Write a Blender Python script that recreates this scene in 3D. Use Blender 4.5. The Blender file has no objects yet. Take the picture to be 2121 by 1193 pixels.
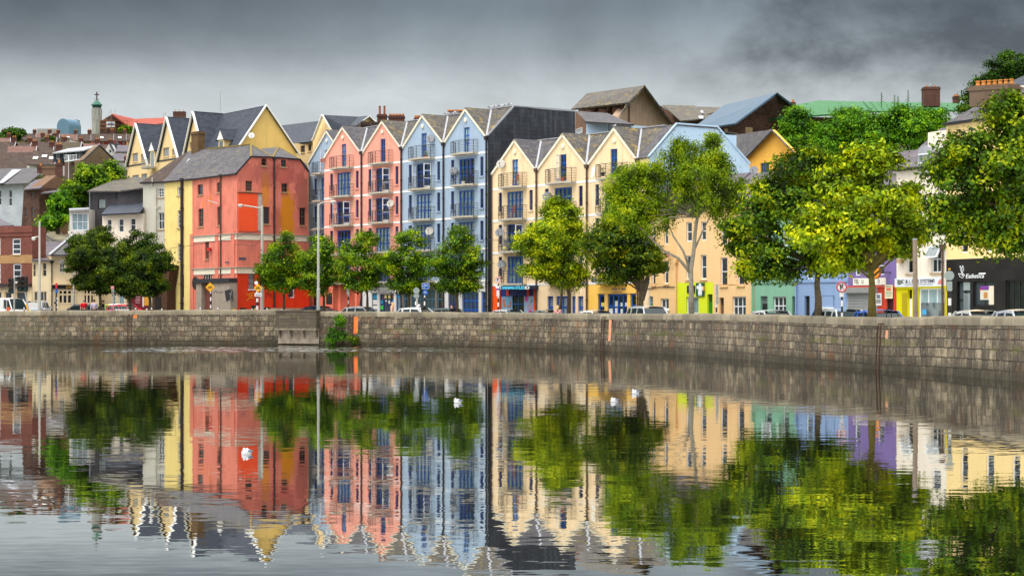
import bpy, bmesh, math, random
import numpy as np
from mathutils import Vector, Matrix, geometry
random.seed(7); RNG = np.random.default_rng(11)
SC = bpy.context.scene; COL = SC.collection
# photo pixels (2121 x 1193) turn into points: F focal length in px, YH the horizon row, H the eye height over the water;
# s is the scale in px per metre at a depth, so depth Y = F / s
F, CX, YH, H = 4000.0, 1060.5, 646.0, 2.4
def P(px, py, s): return Vector(((px-CX)/s, F/s, H-(py-YH)/s))
def lin(c): return tuple(((v/255)/12.92 if v/255 <= .04045 else ((v/255+.055)/1.055)**2.4) for v in c)
# ---------------------------------------------------------------- materials
class NT:
    def __init__(s, name, world=False):
        s.m = bpy.data.materials.new(name); s.m.use_nodes = True
        s.t = s.m.node_tree; s.t.nodes.clear()
        s.out = s.t.nodes.new('ShaderNodeOutputMaterial')
    def n(s, typ, ins=None, **kw):
        nd = s.t.nodes.new('ShaderNode'+typ)
        for k, v in kw.items(): setattr(nd, k, v)
        for k, v in (ins or {}).items():
            sk = nd.inputs[k]
            if isinstance(v, bpy.types.NodeSocket): s.t.links.new(v, sk)
            else:
                if sk.type == 'RGBA' and len(v) == 3: v = (*v, 1)
                sk.default_value = v
        return nd
    def math(s, op, a, b=0.0, clamp=False):
        return s.n('Math', {0: a, 1: b}, operation=op, use_clamp=clamp).outputs[0]
    def mix(s, f, a, b, mode='MIX'):
        nd = s.n('MixRGB', {0: f, 1: a, 2: b}, blend_type=mode); return nd.outputs[0]
    def ramp(s, f, stops):
        nd = s.n('ValToRGB', {0: f}); e = nd.color_ramp.elements
        while len(e) > 1: e.remove(e[-1])
        for i, (p, c) in enumerate(stops):
            x = e[0] if i == 0 else e.new(p)
            x.position = p; x.color = (c, c, c, 1) if isinstance(c, (int, float)) else (*c, 1)
        return nd.outputs[0]
    def pos(s, sc=(1, 1, 1), off=(0, 0, 0)):
        g = s.n('NewGeometry').outputs['Position']
        return s.n('Mapping', {'Vector': g, 'Scale': sc, 'Location': off}).outputs[0]
    def noise(s, vec, scale, detail=4, rough=.55, out=0):
        return s.n('TexNoise', {'Vector': vec, 'Scale': scale, 'Detail': detail, 'Roughness': rough}).outputs[out]
    def done(s, col, rough=.8, spec=.3, metal=0.0, bump=None, bd=.02, **extra):
        ins = {'Base Color': col, 'Roughness': rough, 'Specular IOR Level': spec, 'Metallic': metal}
        ins.update(extra)
        b = s.n('BsdfPrincipled', ins)
        if bump is not None:
            s.t.links.new(s.n('Bump', {'Height': bump, 'Distance': bd, 'Strength': .8}).outputs[0], b.inputs['Normal'])
        s.t.links.new(b.outputs[0], s.out.inputs[0]); return s.m
def mul(c, k): return tuple(min(1, v*k) for v in c)
def weather(t, c, var, vs, streak, scol, stains):
    n1 = t.noise(t.pos(), vs, 5)
    c = t.mix(t.ramp(n1, [(.3, 0.0), (.7, 1.0)]), t.mix(1, c, (1-var,)*3, 'MULTIPLY'), c)
    if streak:
        n2 = t.noise(t.pos((2.6, 2.6, .22)), 1, 5, .6)
        n3 = t.noise(t.pos(), .35, 3)
        f = t.math('MULTIPLY', t.ramp(n2, [(.48, 0.0), (.72, 1.0)]), t.ramp(n3, [(.35, .25), (.65, 1.0)]))
        c = t.mix(t.math('MULTIPLY', f, streak), c, scol)
    for (p, r, sc, amt) in stains:
        v = t.n('VectorMath', {0: t.n('NewGeometry').outputs['Position'], 1: tuple(p)}, operation='SUBTRACT').outputs[0]
        v = t.n('VectorMath', {0: v, 1: tuple(1/x for x in r)}, operation='MULTIPLY').outputs[0]
        L = t.n('VectorMath', {0: v}, operation='LENGTH').outputs['Value']
        L = t.math('ADD', L, t.math('MULTIPLY', t.math('SUBTRACT', t.noise(t.pos((1, 1, .6)), 2.2, 6, .7), .5), 2.2))
        c = t.mix(t.math('MULTIPLY', t.ramp(L, [(.65, 1.0), (1.05, 0.0)]), amt), c, sc)
    return c
def surf(name, rgb, rough=.85, var=.14, vs=1.2, streak=0.0, scol=None, bump=.004, spec=.25, metal=0.0, stains=(), k=1.0):
    t = NT(name); base = mul(lin(rgb), k)
    c = t.n('RGB').outputs[0]; c.default_value = (*base, 1)
    c = weather(t, c, var, vs, streak, scol or mul(base, .35), stains)
    return t.done(c, rough, spec, metal, t.noise(t.pos(), 9, 5) if bump else None, bump)
def paint(name, rgb, rough=.4, spec=.5, metal=0.0, coat=0.0):
    t = NT(name); n = t.noise(t.pos(), 3, 3); b = lin(rgb)
    c = t.mix(n, mul(b, .9), mul(b, 1.05))
    return t.done(c, rough, spec, metal, None, **({'Coat Weight': coat, 'Coat Roughness': .05} if coat else {}))
def bricks(name, c1, c2, mortar, bw, bh, ms=.012, rough=.85, streak=0.0, scol=None, lichen=None, lam=.5, bump=.01, var=.2, bias=0.0, stains=(), k=1.0):
    t = NT(name); uv = t.n('UVMap').outputs[0]
    wob = t.noise(uv, 2.5, 2, out=1)
    uv2 = t.n('VectorMath', {0: uv, 1: t.n('VectorMath', {0: wob, 3: .02}, operation='SCALE').outputs[0]}, operation='ADD').outputs[0]
    b = t.n('TexBrick', {'Vector': uv2, 'Color1': mul(lin(c1), k), 'Color2': mul(lin(c2), k), 'Mortar': mul(lin(mortar), k), 'Scale': 1.0,
        'Mortar Size': ms, 'Mortar Smooth': .2, 'Bias': bias, 'Brick Width': bw, 'Row Height': bh})
    c = weather(t, b.outputs[0], var, .8, streak, scol or mul(lin(c1), .3), stains)
    if lichen:
        n = t.math('MULTIPLY', t.noise(t.pos(), .9, 6, .7), t.noise(t.pos(), 3.0, 4))
        c = t.mix(t.math('MULTIPLY', t.ramp(n, [(.27, 0.0), (.42, 1.0)]), lam), c, lin(lichen))
    h = t.math('ADD', t.math('MULTIPLY', b.outputs['Fac'], -1.0), t.math('MULTIPLY', t.noise(t.pos(), 8, 5), .5))
    return t.done(c, rough, .25, 0.0, h, bump)
def glass(name, lo, hi, rough=.06):
    t = NT(name); r = t.n('ObjectInfo').outputs['Random']
    c = t.mix(r, lin(lo), lin(hi))
    # uneven old panes, nets and blinds behind them
    c = t.mix(t.ramp(t.noise(t.pos((1.5, 1.5, .8)), 1.3, 3), [(.45, 0.0), (.6, .55)]), c, lin(hi))
    return t.done(c, rough, .6, 0.0, t.noise(t.pos(), .9, 2), .02)
def leafmat(name, dark, mid, bright, bias=.5, trans=.12):
    t = NT(name); r = t.n('NewGeometry').outputs['Random Per Island']
    cl = t.noise(t.pos(), .9, 3, .6)
    f = t.math('ADD', t.math('MULTIPLY', r, .55), t.math('MULTIPLY', t.math('SUBTRACT', cl, .5), 2.8))
    f = t.math('ADD', f, bias-.31, True)
    c = t.ramp(f, [(0.0, lin(dark)), (.5, lin(mid)), (1.0, lin(bright))])
    d = t.n('BsdfDiffuse', {0: c}); tr = t.n('BsdfTranslucent', {0: t.mix(.5, c, lin(bright))})
    gl = t.n('BsdfGlossy', {0: (1, 1, 1), 'Roughness': .45})
    m1 = t.n('MixShader', {0: trans, 1: d.outputs[0], 2: tr.outputs[0]})
    m2 = t.n('MixShader', {0: .012, 1: m1.outputs[0], 2: gl.outputs[0]})
    t.t.links.new(m2.outputs[0], t.out.inputs[0]); return t.m
# ---------------------------------------------------------------- mesh builder
class MB:
    def __init__(s): s.v = []; s.f = []; s.mi = []
    def face(s, pts, mi=0):
        b = len(s.v); s.v += [Vector(p) for p in pts]; s.f.append(list(range(b, b+len(pts)))); s.mi.append(mi); return s
    def mesh(s, vs, fs, mi=0):
        b = len(s.v); s.v += [Vector(p) for p in vs]
        for f in fs: s.f.append([b+i for i in f]); s.mi.append(mi)
        return s
    def obox(s, o, ex, ey, ez, mi=0):
        o, ex, ey, ez = map(Vector, (o, ex, ey, ez))
        vs = [o, o+ex, o+ex+ey, o+ey, o+ez, o+ex+ez, o+ex+ey+ez, o+ey+ez]
        return s.mesh(vs, [(0,3,2,1),(4,5,6,7),(0,1,5,4),(1,2,6,5),(2,3,7,6),(3,0,4,7)], mi)
    def prism(s, poly, vec, mi=0):
        poly = [Vector(p) for p in poly]; vec = Vector(vec); n = len(poly)
        vs = poly+[p+vec for p in poly]
        return s.mesh(vs, [tuple(range(n-1, -1, -1)), tuple(range(n, 2*n))]+[(i, (i+1) % n, n+(i+1) % n, n+i) for i in range(n)], mi)
    def slab(s, poly, th=.15, mi=0):
        poly = [Vector(p) for p in poly]
        nrm = geometry.normal(poly) if len(poly) > 2 else Vector((0, 0, 1))
        if nrm.z < 0: nrm = -nrm
        return s.prism([p-nrm*th for p in poly], nrm*th, mi)
    def bar(s, a, b, w, h=None, mi=0, up=(0, 0, 1)):
        a, b = Vector(a), Vector(b); h = h or w; d = (b-a)
        if d.length < 1e-6: return s
        dn = d.normalized(); up = Vector(up)
        x = dn.cross(up)
        if x.length < 1e-3: x = dn.cross(Vector((1, 0, 0)))
        x.normalize(); y = x.cross(dn)
        return s.obox(a-x*w/2-y*h/2, x*w, y*h, d, mi)
    def tube(s, pts, rad, n=8, mi=0, cap=True):
        pts = [Vector(p) for p in pts]; k = len(pts)
        if not hasattr(rad, '__len__'): rad = [rad]*k
        ring = []; x0 = None
        for i in range(k):
            t = (pts[min(i+1, k-1)]-pts[max(i-1, 0)])
            if t.length < 1e-9: t = Vector((0, 0, 1))
            t.normalize()
            if x0 is None:
                x0 = t.cross(Vector((0, 0, 1)))
                if x0.length < 1e-2: x0 = t.cross(Vector((0, 1, 0)))
            x0 = (x0-t*x0.dot(t)).normalized(); y0 = t.cross(x0)
            ring.append([pts[i]+(x0*math.cos(2*math.pi*j/n)+y0*math.sin(2*math.pi*j/n))*rad[i] for j in range(n)])
        vs = [p for r in ring for p in r]; fs = []
        for i in range(k-1):
            for j in range(n):
                fs.append((i*n+j, i*n+(j+1) % n, (i+1)*n+(j+1) % n, (i+1)*n+j))
        if cap: fs += [tuple(range(n-1, -1, -1)), tuple(range((k-1)*n, k*n))]
        return s.mesh(vs, fs, mi)
    def lathe(s, c, prof, n=12, axis=(0, 0, 1), mi=0):
        c = Vector(c); a = Vector(axis).normalized()
        return s.tube([c+a*z for r, z in prof], [max(r, 1e-4) for r, z in prof], n, mi)
    def ball(s, c, rx, ry=None, rz=None, nu=12, nv=8, mi=0, rot=None):
        ry = ry or rx; rz = rz or rx; c = Vector(c); vs = []; fs = []
        for i in range(nv+1):
            th = math.pi*i/nv
            for j in range(nu):
                ph = 2*math.pi*j/nu
                p = Vector((rx*math.sin(th)*math.cos(ph), ry*math.sin(th)*math.sin(ph), rz*math.cos(th)))
                vs.append(c+(rot @ p if rot else p))
        for i in range(nv):
            for j in range(nu): fs.append((i*nu+j, (i+1)*nu+j, (i+1)*nu+(j+1) % nu, i*nu+(j+1) % nu))
        return s.mesh(vs, fs, mi)
    def build(s, name, mats, org, smooth=False):
        me = bpy.data.meshes.new(name); o0 = Vector(org)
        me.from_pydata([tuple(p-o0) for p in s.v], [], s.f)
        for m in (mats if isinstance(mats, (list, tuple)) else [mats]): me.materials.append(m)
        me.polygons.foreach_set('material_index', s.mi)
        uv = me.uv_layers.new(name='UVMap'); Z = Vector((0, 0, 1))
        dat = np.zeros(len(me.loops)*2, dtype=np.float32)
        for poly, f in zip(me.polygons, s.f):
            n = poly.normal
            if abs(n.z) > .985: t, v = Vector((1, 0, 0)), Vector((0, 1, 0))
            else:
                t = Z.cross(n).normalized(); v = n.cross(t)
            for li, vi in zip(poly.loop_indices, f):
                p = s.v[vi]; dat[2*li] = p.dot(t); dat[2*li+1] = p.dot(v)
        uv.data.foreach_set('uv', dat)
        if smooth: me.polygons.foreach_set('use_smooth', [True]*len(me.polygons))
        ob = bpy.data.objects.new(name, me); COL.objects.link(ob); return ob
ORG = {}
def props(o, label, cat, group=None, kind=None):
    if label: o['label'] = label
    if cat: o['category'] = cat
    if group: o['group'] = group
    if kind: o['kind'] = kind
def thing(name, label, cat, base, group=None):
    o = bpy.data.objects.new(name, None); COL.objects.link(o); o.empty_display_size = .5
    o.location = base; props(o, label, cat, group); ORG[o] = Vector(base); return o
def part(mb, name, mats, parent, label=None, smooth=False):
    org = ORG[parent]; o = mb.build(name, mats, org, smooth); o.parent = parent; ORG[o] = org
    if label: o['label'] = label
    return o
def solo(mb, name, mats, label, cat, group=None, kind=None, smooth=False, base=None):
    if base is None:
        xs = [p.x for p in mb.v]; ys = [p.y for p in mb.v]; base = ((min(xs)+max(xs))/2, (min(ys)+max(ys))/2, min(p.z for p in mb.v))
    o = mb.build(name, mats, base, smooth); o.location = base; props(o, label, cat, group, kind); ORG[o] = Vector(base); return o
def copy_thing(root, loc, rotz=None, label=None, group=None):
    c = root.copy(); COL.objects.link(c); c.location = loc
    if rotz is not None: c.rotation_euler = (0, 0, rotz)
    if label: c['label'] = label
    if group: c['group'] = group
    for ch in list(root.children):
        d = ch.copy(); COL.objects.link(d); d.parent = c
        for g in list(ch.children):
            e = g.copy(); COL.objects.link(e); e.parent = d
    return c
# ---------------------------------------------------------------- facades
class Fr:
    """A vertical plane through two points of the photo (px, s); u runs along it in metres, z is height, n points to the river."""
    def __init__(self, a, b):
        self.a, self.b = a, b
        A = P(a[0], YH, a[1]); B = P(b[0], YH, b[1]); A.z = B.z = 0
        self.o = A; self.d = (B-A).normalized(); self.n = Vector((self.d.y, -self.d.x, 0)); self.L = (B-A).length
    def s(self, px): return self.a[1]+(self.b[1]-self.a[1])*(px-self.a[0])/(self.b[0]-self.a[0])
    def u(self, px):
        q = P(px, YH, self.s(px)); q.z = 0; return (q-self.o).dot(self.d)
    def z(self, px, py): return H-(py-YH)/self.s(px)
    def pt(self, u, z, out=0.0): return self.o+self.d*u+self.n*out+Vector((0, 0, z))
    def px(self, px, py, out=0.0): return self.pt(self.u(px), self.z(px, py), out)
    def uz(self, px, py): return (self.u(px), self.z(px, py))
    def rect(self, x0, y0, x1, y1):
        m = (x0+x1)/2; return (self.u(x0), self.z(m, y1), self.u(x1), self.z(m, y0))
    def box(self, mb, u0, z0, u1, z1, o0, o1, mi=0):
        return mb.obox(self.pt(u0, z0, o0), self.d*(u1-u0), self.n*(o1-o0), Vector((0, 0, z1-z0)), mi)
def rpoly(r): return [(r[0], r[1]), (r[2], r[1]), (r[2], r[3]), (r[0], r[3])]
def wall(mb, fr, outer, holes=(), reveal=.16, out=0.0, mi=0, rmi=None):
    hs = [rpoly(h) if len(h) == 4 and not hasattr(h[0], '__len__') else list(h) for h in holes]
    lists = [[Vector((u, z, 0)) for u, z in outer]]+[[Vector((u, z, 0)) for u, z in h] for h in hs]
    flat = [v for l in lists for v in l]
    tris = geometry.tessellate_polygon(lists)
    mb.mesh([fr.pt(v.x, v.y, out) for v in flat], [tuple(t) for t in tris], mi)
    for h in hs:
        for i in range(len(h)):
            a, b = h[i], h[(i+1) % len(h)]
            mb.face([fr.pt(*a, out), fr.pt(*b, out), fr.pt(*b, out-reveal), fr.pt(*a, out-reveal)], mi if rmi is None else rmi)
def back(mb, fr, outer, depth, mi=0, out=0.0):
    """side faces, back face of a building whose front is `outer`"""
    n = len(outer)
    for i in range(n):
        a, b = outer[i], outer[(i+1) % n]
        mb.face([fr.pt(*a, out), fr.pt(*b, out), fr.pt(*b, out-depth), fr.pt(*a, out-depth)], mi)
    mb.face([fr.pt(*p, out-depth) for p in outer][::-1], mi)
def window(fr, r, parent, gm, fm, nx=1, nz=2, w=.07, inset=.12, sill=None, out=0.0, name='window', hb=None, wv=None):
    u0, z0, u1, z1 = r
    m = MB(); m.face([fr.pt(u0, z0, out-inset), fr.pt(u1, z0, out-inset), fr.pt(u1, z1, out-inset), fr.pt(u0, z1, out-inset)])
    o = part(m, name, gm, parent)
    f = MB(); a, b = out-inset-.02, out-inset+.045
    fr.box(f, u0, z0, u0+w, z1, a, b); fr.box(f, u1-w, z0, u1, z1, a, b)
    fr.box(f, u0+w, z0, u1-w, z0+w, a, b); fr.box(f, u0+w, z1-w, u1-w, z1, a, b)
    mw = (wv or w*.8)
    for i in range(1, nx):
        c = u0+(u1-u0)*i/nx; fr.box(f, c-mw/2, z0+w, c+mw/2, z1-w, a, b-.006)
    for zz in (hb if hb is not None else [j/nz for j in range(1, nz)]):
        c = z0+(z1-z0)*zz; fr.box(f, u0+w, c-mw/2, u1-w, c+mw/2, a, b-.012)
    part(f, 'frame', fm, o)
    if sill is not None:
        g = MB(); fr.box(g, u0-.08, z0-.11, u1+.08, z0-.002, out-inset, out+.09); part(g, 'sill', sill, o)
    return o
def text(body, size, fr, u, z, out, mat, parent, name='lettering', shear=0.0, sx=1.0, align='LEFT', depth=.012, bold=0.0, fit=None):
    cu = bpy.data.curves.new('txt', 'FONT'); cu.body = body; cu.size = size; cu.extrude = depth; cu.shear = shear; cu.align_x = align; cu.offset = bold
    ob = bpy.data.objects.new('txt', cu); COL.objects.link(ob)
    bpy.context.view_layer.update()
    me = bpy.data.meshes.new_from_object(ob.evaluated_get(bpy.context.evaluated_depsgraph_get()))
    if fit: sx = fit/max(v.co.x for v in me.vertices)
    m = MB(); m.mesh([fr.pt(u+v.co.x*sx, z+v.co.y, out+v.co.z) for v in me.vertices], [tuple(p.vertices) for p in me.polygons])
    bpy.data.objects.remove(ob); bpy.data.curves.remove(cu); bpy.data.meshes.remove(me)
    return part(m, name, mat, parent)
def crop(x0, y0, k): return lambda x, y: (x0+x/k, y0+y/k)
def textpx(body, fr, cc, x0, yb, x1, cap, out, mat, parent, **k):
    """text from pixel x0 to x1 on baseline yb; cap = height of the capitals in the same pixels"""
    u0, z = fr.uz(*cc(x0, yb)); u1 = fr.u(cc(x1, yb)[0]); h = abs(cc(0, cap)[1]-cc(0, 0)[1])/fr.s(cc(x0, yb)[0])
    return text(body, h/.72, fr, u0, z, out, mat, parent, fit=u1-u0, **k)
cA = crop(0, 170, 4.262); cB = crop(0, 430, 4.114); cC = crop(260, 210, 4.262); cD = crop(300, 440, 4.262); cE = crop(620, 220, 4.262)
cF = crop(620, 450, 4.262); cG = crop(1000, 220, 4.262); cH = crop(1000, 450, 4.262); cI = crop(1160, 160, 3.315); cJ = crop(1320, 430, 4.262)
cK = crop(1600, 90, 3.409); cL = crop(1700, 430, 4.261)
def crect(fr, c, x0, y0, x1, y1): return fr.rect(*c(x0, y0), *c(x1, y1))
# ---------------------------------------------------------------- shared materials
G_DARK = glass('dark_glass', (18, 24, 30), (62, 72, 78)); G_PALE = glass('curtained_glass', (70, 82, 88), (150, 160, 160), .1)
G_BLUE = glass('bluish_glass', (70, 96, 112), (160, 184, 188)); G_BLACK = glass('shop_glass', (10, 13, 16), (34, 40, 44))
W_BLUE = paint('blue_joinery', (14, 84, 170)); W_WHITE = paint('white_joinery', (236, 238, 240), .5, .4); W_NAVY = paint('navy_joinery', (24, 48, 132))
W_BROWN = paint('brown_joinery', (110, 82, 60), .6); W_DARK = paint('dark_joinery', (36, 32, 32), .5); W_TEAL = paint('teal_joinery', (70, 128, 158))
IRON = paint('black_iron', (44, 44, 50), .5); PIPE = surf('cast_pipe', (58, 50, 52), .6, .2); PIPEB = surf('brown_pipe', (96, 76, 66), .6, .25)
STEEL = surf('galvanised_steel', (168, 170, 168), .45, .12, metal=.4); TRIM = surf('cream_trim', (240, 232, 208), .8, .1, streak=.15)
WHITE = surf('white_trim', (244, 244, 240), .8, .06, streak=.1); LEAD = surf('lead_flashing', (168, 170, 176), .6, .2)
SLATE = bricks('grey_slate', (102, 98, 102), (76, 75, 80), (50, 48, 52), .5, .3, .014, .75, .25, lichen=(150, 138, 84), lam=.35, bump=.012)
SLATE_L = bricks('lichen_slate', (106, 101, 94), (82, 79, 77), (54, 50, 50), .5, .3, .014, .75, .3, lichen=(168, 140, 50), lam=.75, bump=.012)
SLATE_D = bricks('dark_slate', (70, 76, 88), (54, 60, 72), (34, 37, 44), .5, .3, .014, .7, .15, bump=.01)
SLATE_W = bricks('hung_slate', (64, 68, 76), (50, 54, 62), (32, 34, 38), .62, .36, .012, .7, .35, scol=lin((128, 130, 132)), bump=.01)
SLATE_P = bricks('purple_slate', (116, 108, 114), (94, 88, 96), (66, 60, 66), .5, .3, .014, .75, .25, bump=.012)
TILE_B = bricks('brown_tile', (84, 66, 58), (64, 50, 46), (38, 30, 28), .4, .32, .02, .85, .35, lichen=(128, 112, 70), lam=.4, bump=.02)
TILE_R = bricks('reddish_tile', (134, 98, 86), (112, 82, 74), (66, 50, 46), .4, .32, .02, .85, .3, bump=.02)
CONC = surf('concrete', (176, 168, 152), .9, .3, 1.5, .4, bump=.01); RUBBLE = bricks('rubble_stone', (122, 88, 76), (92, 66, 58), (70, 56, 50), .42, .22, .03, .95, .3, bump=.04, var=.35)
BRICK_R = bricks('red_brick', (142, 70, 56), (112, 54, 46), (128, 104, 92), .24, .085, .012, .9, .3, bump=.008)
BRICK_C = bricks('chimney_brick', (118, 72, 60), (84, 56, 52), (90, 72, 64), .24, .085, .012, .9, .5, bump=.008)
POT = surf('clay_pot', (206, 136, 70), .85, .25)
BARK = surf('bark', (112, 100, 80), .95, .45, 6, .5, bump=.03); BARK_B = surf('birch_bark', (168, 160, 142), .9, .4, 4, .35, lin((50, 46, 42)), bump=.02)
BARK_M = surf('mossy_bark', (128, 116, 62), .95, .4, 5, .5, lin((60, 52, 44)), bump=.03)
TYRE = paint('tyre', (24, 24, 26), .85, .2); RIM = paint('wheel_rim', (150, 152, 156), .35, .5, .6); CARGLASS = paint('car_glass', (34, 48, 50), .08, .4)
LAMP_R = paint('red_lens', (196, 24, 30), .2); LAMP_W = paint('clear_lens', (225, 228, 230), .15); BLACK = paint('black_plastic', (22, 22, 24), .55)
DISH = surf('dish_metal', (138, 140, 146), .55, .15); DISH_L = surf('pale_dish_metal', (196, 192, 182), .55, .15)
# ---------------------------------------------------------------- world, sun, camera
EL, AZ = 64.0, 215.0      # sun height and compass bearing; behind the camera, a little to the left
def world():
    w = bpy.data.worlds.new("World"); SC.world = w; w.use_nodes = True; nt = w.node_tree; nt.nodes.clear()
    N = nt.nodes.new; L = nt.links.new
    sky = N('ShaderNodeTexSky'); sky.sky_type = 'NISHITA'; sky.sun_disc = False
    sky.sun_elevation = math.radians(EL); sky.sun_rotation = math.radians(AZ); sky.dust_density = 4
    skv = N('ShaderNodeMixRGB'); skv.blend_type = 'MULTIPLY'; skv.inputs[0].default_value = 1; skv.inputs[2].default_value = (.09,)*3+(1,)
    L(sky.outputs[0], skv.inputs[1])
    tc = N('ShaderNodeTexCoord'); sep = N('ShaderNodeSeparateXYZ'); L(tc.outputs['Generated'], sep.inputs[0])
    r = N('ShaderNodeValToRGB'); e = r.color_ramp.elements
    st = [(0.0, (.62, .67, .69)), (.09, (.62, .67, .69)), (.112, (.57, .62, .635)), (.132, (.335, .38, .41)), (.155, (.20, .24, .275)), (.165, (.20, .23, .255)), (.185, (.62, .66, .69)), (.25, (1.0, 1.03, 1.06)), (.5, (1.7, 1.72, 1.74)), (1.0, (3.4, 3.4, 3.35))]
    e[0].position, e[0].color = st[0][0], (*st[0][1], 1); e[1].position, e[1].color = st[-1][0], (*st[-1][1], 1)
    for p, c in st[1:-1]:
        x = e.new(p); x.color = (*c, 1)
    L(sep.outputs['Z'], r.inputs[0])
    mp = N('ShaderNodeMapping'); mp.inputs['Scale'].default_value = (1, 1, 1.6); L(tc.outputs['Generated'], mp.inputs[0])
    def noise(scale, det, ro, off=0, dist=0.0):
        n = N('ShaderNodeTexNoise'); n.inputs['Scale'].default_value = scale; n.inputs['Detail'].default_value = det; n.inputs['Roughness'].default_value = ro
        n.inputs['Distortion'].default_value = dist
        m2 = N('ShaderNodeMapping'); m2.inputs['Location'].default_value = (off, off*.3, off*.7); L(mp.outputs[0], m2.inputs[0]); L(m2.outputs[0], n.inputs['Vector']); return n.outputs[0]
    def ramp(s, stops):
        q = N('ShaderNodeValToRGB'); q.color_ramp.elements[0].position = stops[0][0]; q.color_ramp.elements[0].color = (stops[0][1],)*3+(1,)
        q.color_ramp.elements[1].position = stops[1][0]; q.color_ramp.elements[1].color = (stops[1][1],)*3+(1,); L(s, q.inputs[0]); return q.outputs[0]
    def mix(mode, f, a, b):
        m = N('ShaderNodeMixRGB'); m.blend_type = mode
        for i, v in enumerate((f, a, b)):
            if isinstance(v, bpy.types.NodeSocket): L(v, m.inputs[i])
            elif i == 0: m.inputs[0].default_value = v
            else: m.inputs[i].default_value = (*v, 1)
        return m.outputs[0]
    c = mix('MULTIPLY', 1.0, r.outputs[0], ramp(noise(6, 7, .6, 0, .25), [(.3, .70), (.7, 1.26)]))
    # heavier cloud to the left and at the far right
    sd = N('ShaderNodeValToRGB'); se = sd.color_ramp.elements; se[0].position, se[0].color = .24, (.54,)*3+(1,); se[1].position, se[1].color = .80, (.55,)*3+(1,)
    for p_, v_ in ((.36, .74), (.5, .98), (.6, .96), (.68, .78)):
        x = se.new(p_); x.color = (v_,)*3+(1,)
    sm = N('ShaderNodeMapRange'); sm.inputs[1].default_value = -.5; sm.inputs[2].default_value = .5; L(sep.outputs['X'], sm.inputs[0]); L(sm.outputs[0], sd.inputs[0])
    zf = N('ShaderNodeMapRange'); zf.inputs[1].default_value = .085; zf.inputs[2].default_value = .14; L(sep.outputs['Z'], zf.inputs[0])
    zg = N('ShaderNodeMapRange'); zg.inputs[1].default_value = .26; zg.inputs[2].default_value = .17; L(sep.outputs['Z'], zg.inputs[0])
    zm = N('ShaderNodeMath'); zm.operation = 'MULTIPLY'; L(zf.outputs[0], zm.inputs[0]); L(zg.outputs[0], zm.inputs[1])
    c = mix('MULTIPLY', zm.outputs[0], c, sd.outputs[0])
    # a torn darker scud low on the right, where the photograph has it
    wisp = ramp(noise(8.5, 8, .6, 3.1, .15), [(.45, 0.0), (.62, .85)])
    mx = N('ShaderNodeMapRange'); mx.inputs[1].default_value = .04; mx.inputs[2].default_value = .13; L(sep.outputs['X'], mx.inputs[0])
    mz = N('ShaderNodeMapRange'); mz.inputs[1].default_value = .09; mz.inputs[2].default_value = .13; L(sep.outputs['Z'], mz.inputs[0])
    mm = N('ShaderNodeMath'); mm.operation = 'MULTIPLY'; L(mx.outputs[0], mm.inputs[0]); L(mz.outputs[0], mm.inputs[1])
    m3 = N('ShaderNodeMath'); m3.operation = 'MULTIPLY'; L(mm.outputs[0], m3.inputs[0]); L(wisp, m3.inputs[1])
    c = mix('MIX', m3.outputs[0], c, (.062, .074, .085))
    c = mix('MIX', .1, c, skv.outputs[0])
    bg = N('ShaderNodeBackground'); bg.inputs[1].default_value = 1.0; L(c, bg.inputs[0])
    o = N('ShaderNodeOutputWorld'); L(bg.outputs[0], o.inputs[0])
world()
sun = bpy.data.lights.new('sun', 'SUN'); sun.energy = 1.5; sun.angle = math.radians(20); sun.color = (1, .95, .86)
so = bpy.data.objects.new('sun', sun); COL.objects.link(so)
az = math.radians(AZ); el = math.radians(EL)
sd = Vector((math.sin(az)*math.cos(el), math.cos(az)*math.cos(el), math.sin(el)))
so.rotation_euler = sd.to_track_quat('Z', 'Y').to_euler(); so.location = (0, 0, 200)
cam = bpy.data.cameras.new('camera'); co = bpy.data.objects.new('camera', cam); COL.objects.link(co)
co.location = (0, 0, H); co.rotation_euler = (math.radians(90), 0, 0)
cam.sensor_width = 36; cam.lens = 36*F/2121; cam.shift_y = (YH-596.5)/2121; cam.clip_end = 6000; cam.clip_start = .5
SC.camera = co
SC.view_settings.view_transform = 'Standard'; SC.view_settings.look = 'None'; SC.view_settings.exposure = EXPOSURE = 0.22; SC.view_settings.gamma = 1
# ---------------------------------------------------------------- ground, hill, water
ROAD = 1.0
def RZ(x):                     # the street falls from left to right
    k = [(-60, 1.68), (-24, 1.65), (-15, 1.45), (-2, 1.2), (4, 1.06), (60, 1.0)]
    if x <= k[0][0]: return k[0][1]
    for (a, za), (b, zb) in zip(k, k[1:]):
        if x <= b: return za+(zb-za)*(x-a)/(b-a)
    return 1.0
WL = [(-420, 702), (-160, 705), (0, 709), (150, 710), (300, 711.5), (450, 712.5), (600, 713.5), (740, 715), (850, 716), (1000, 718.5), (1100, 721), (1250, 726), (1400, 733), (1500, 741), (1600, 749), (1740, 758.5), (1820, 765), (1940, 774), (2121, 790), (2400, 825), (2900, 905)]
def wl_s(px):
    for (a, ya), (b, yb) in zip(WL, WL[1:]):
        if a <= px <= b: return ((ya+(yb-ya)*(px-a)/(b-a))-YH)/H
    return (WL[-1][1]-YH)/H
WT = [(-420, 644), (0, 644), (270, 642.5), (560, 641), (577, 641.2), (662, 644.8), (850, 646), (1000, 647), (1240, 649.6), (1500, 650), (1620, 652.5), (1740, 656), (1810, 657.6), (1880, 656), (1940, 654), (2121, 653.5), (2900, 650)]
def wt_y(px):
    for (a, ya), (b, yb) in zip(WT, WT[1:]):
        if a <= px <= b: return ya+(yb-ya)*(px-a)/(b-a)
    return 650
QX = [-420+i*20 for i in range(167)]
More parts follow.
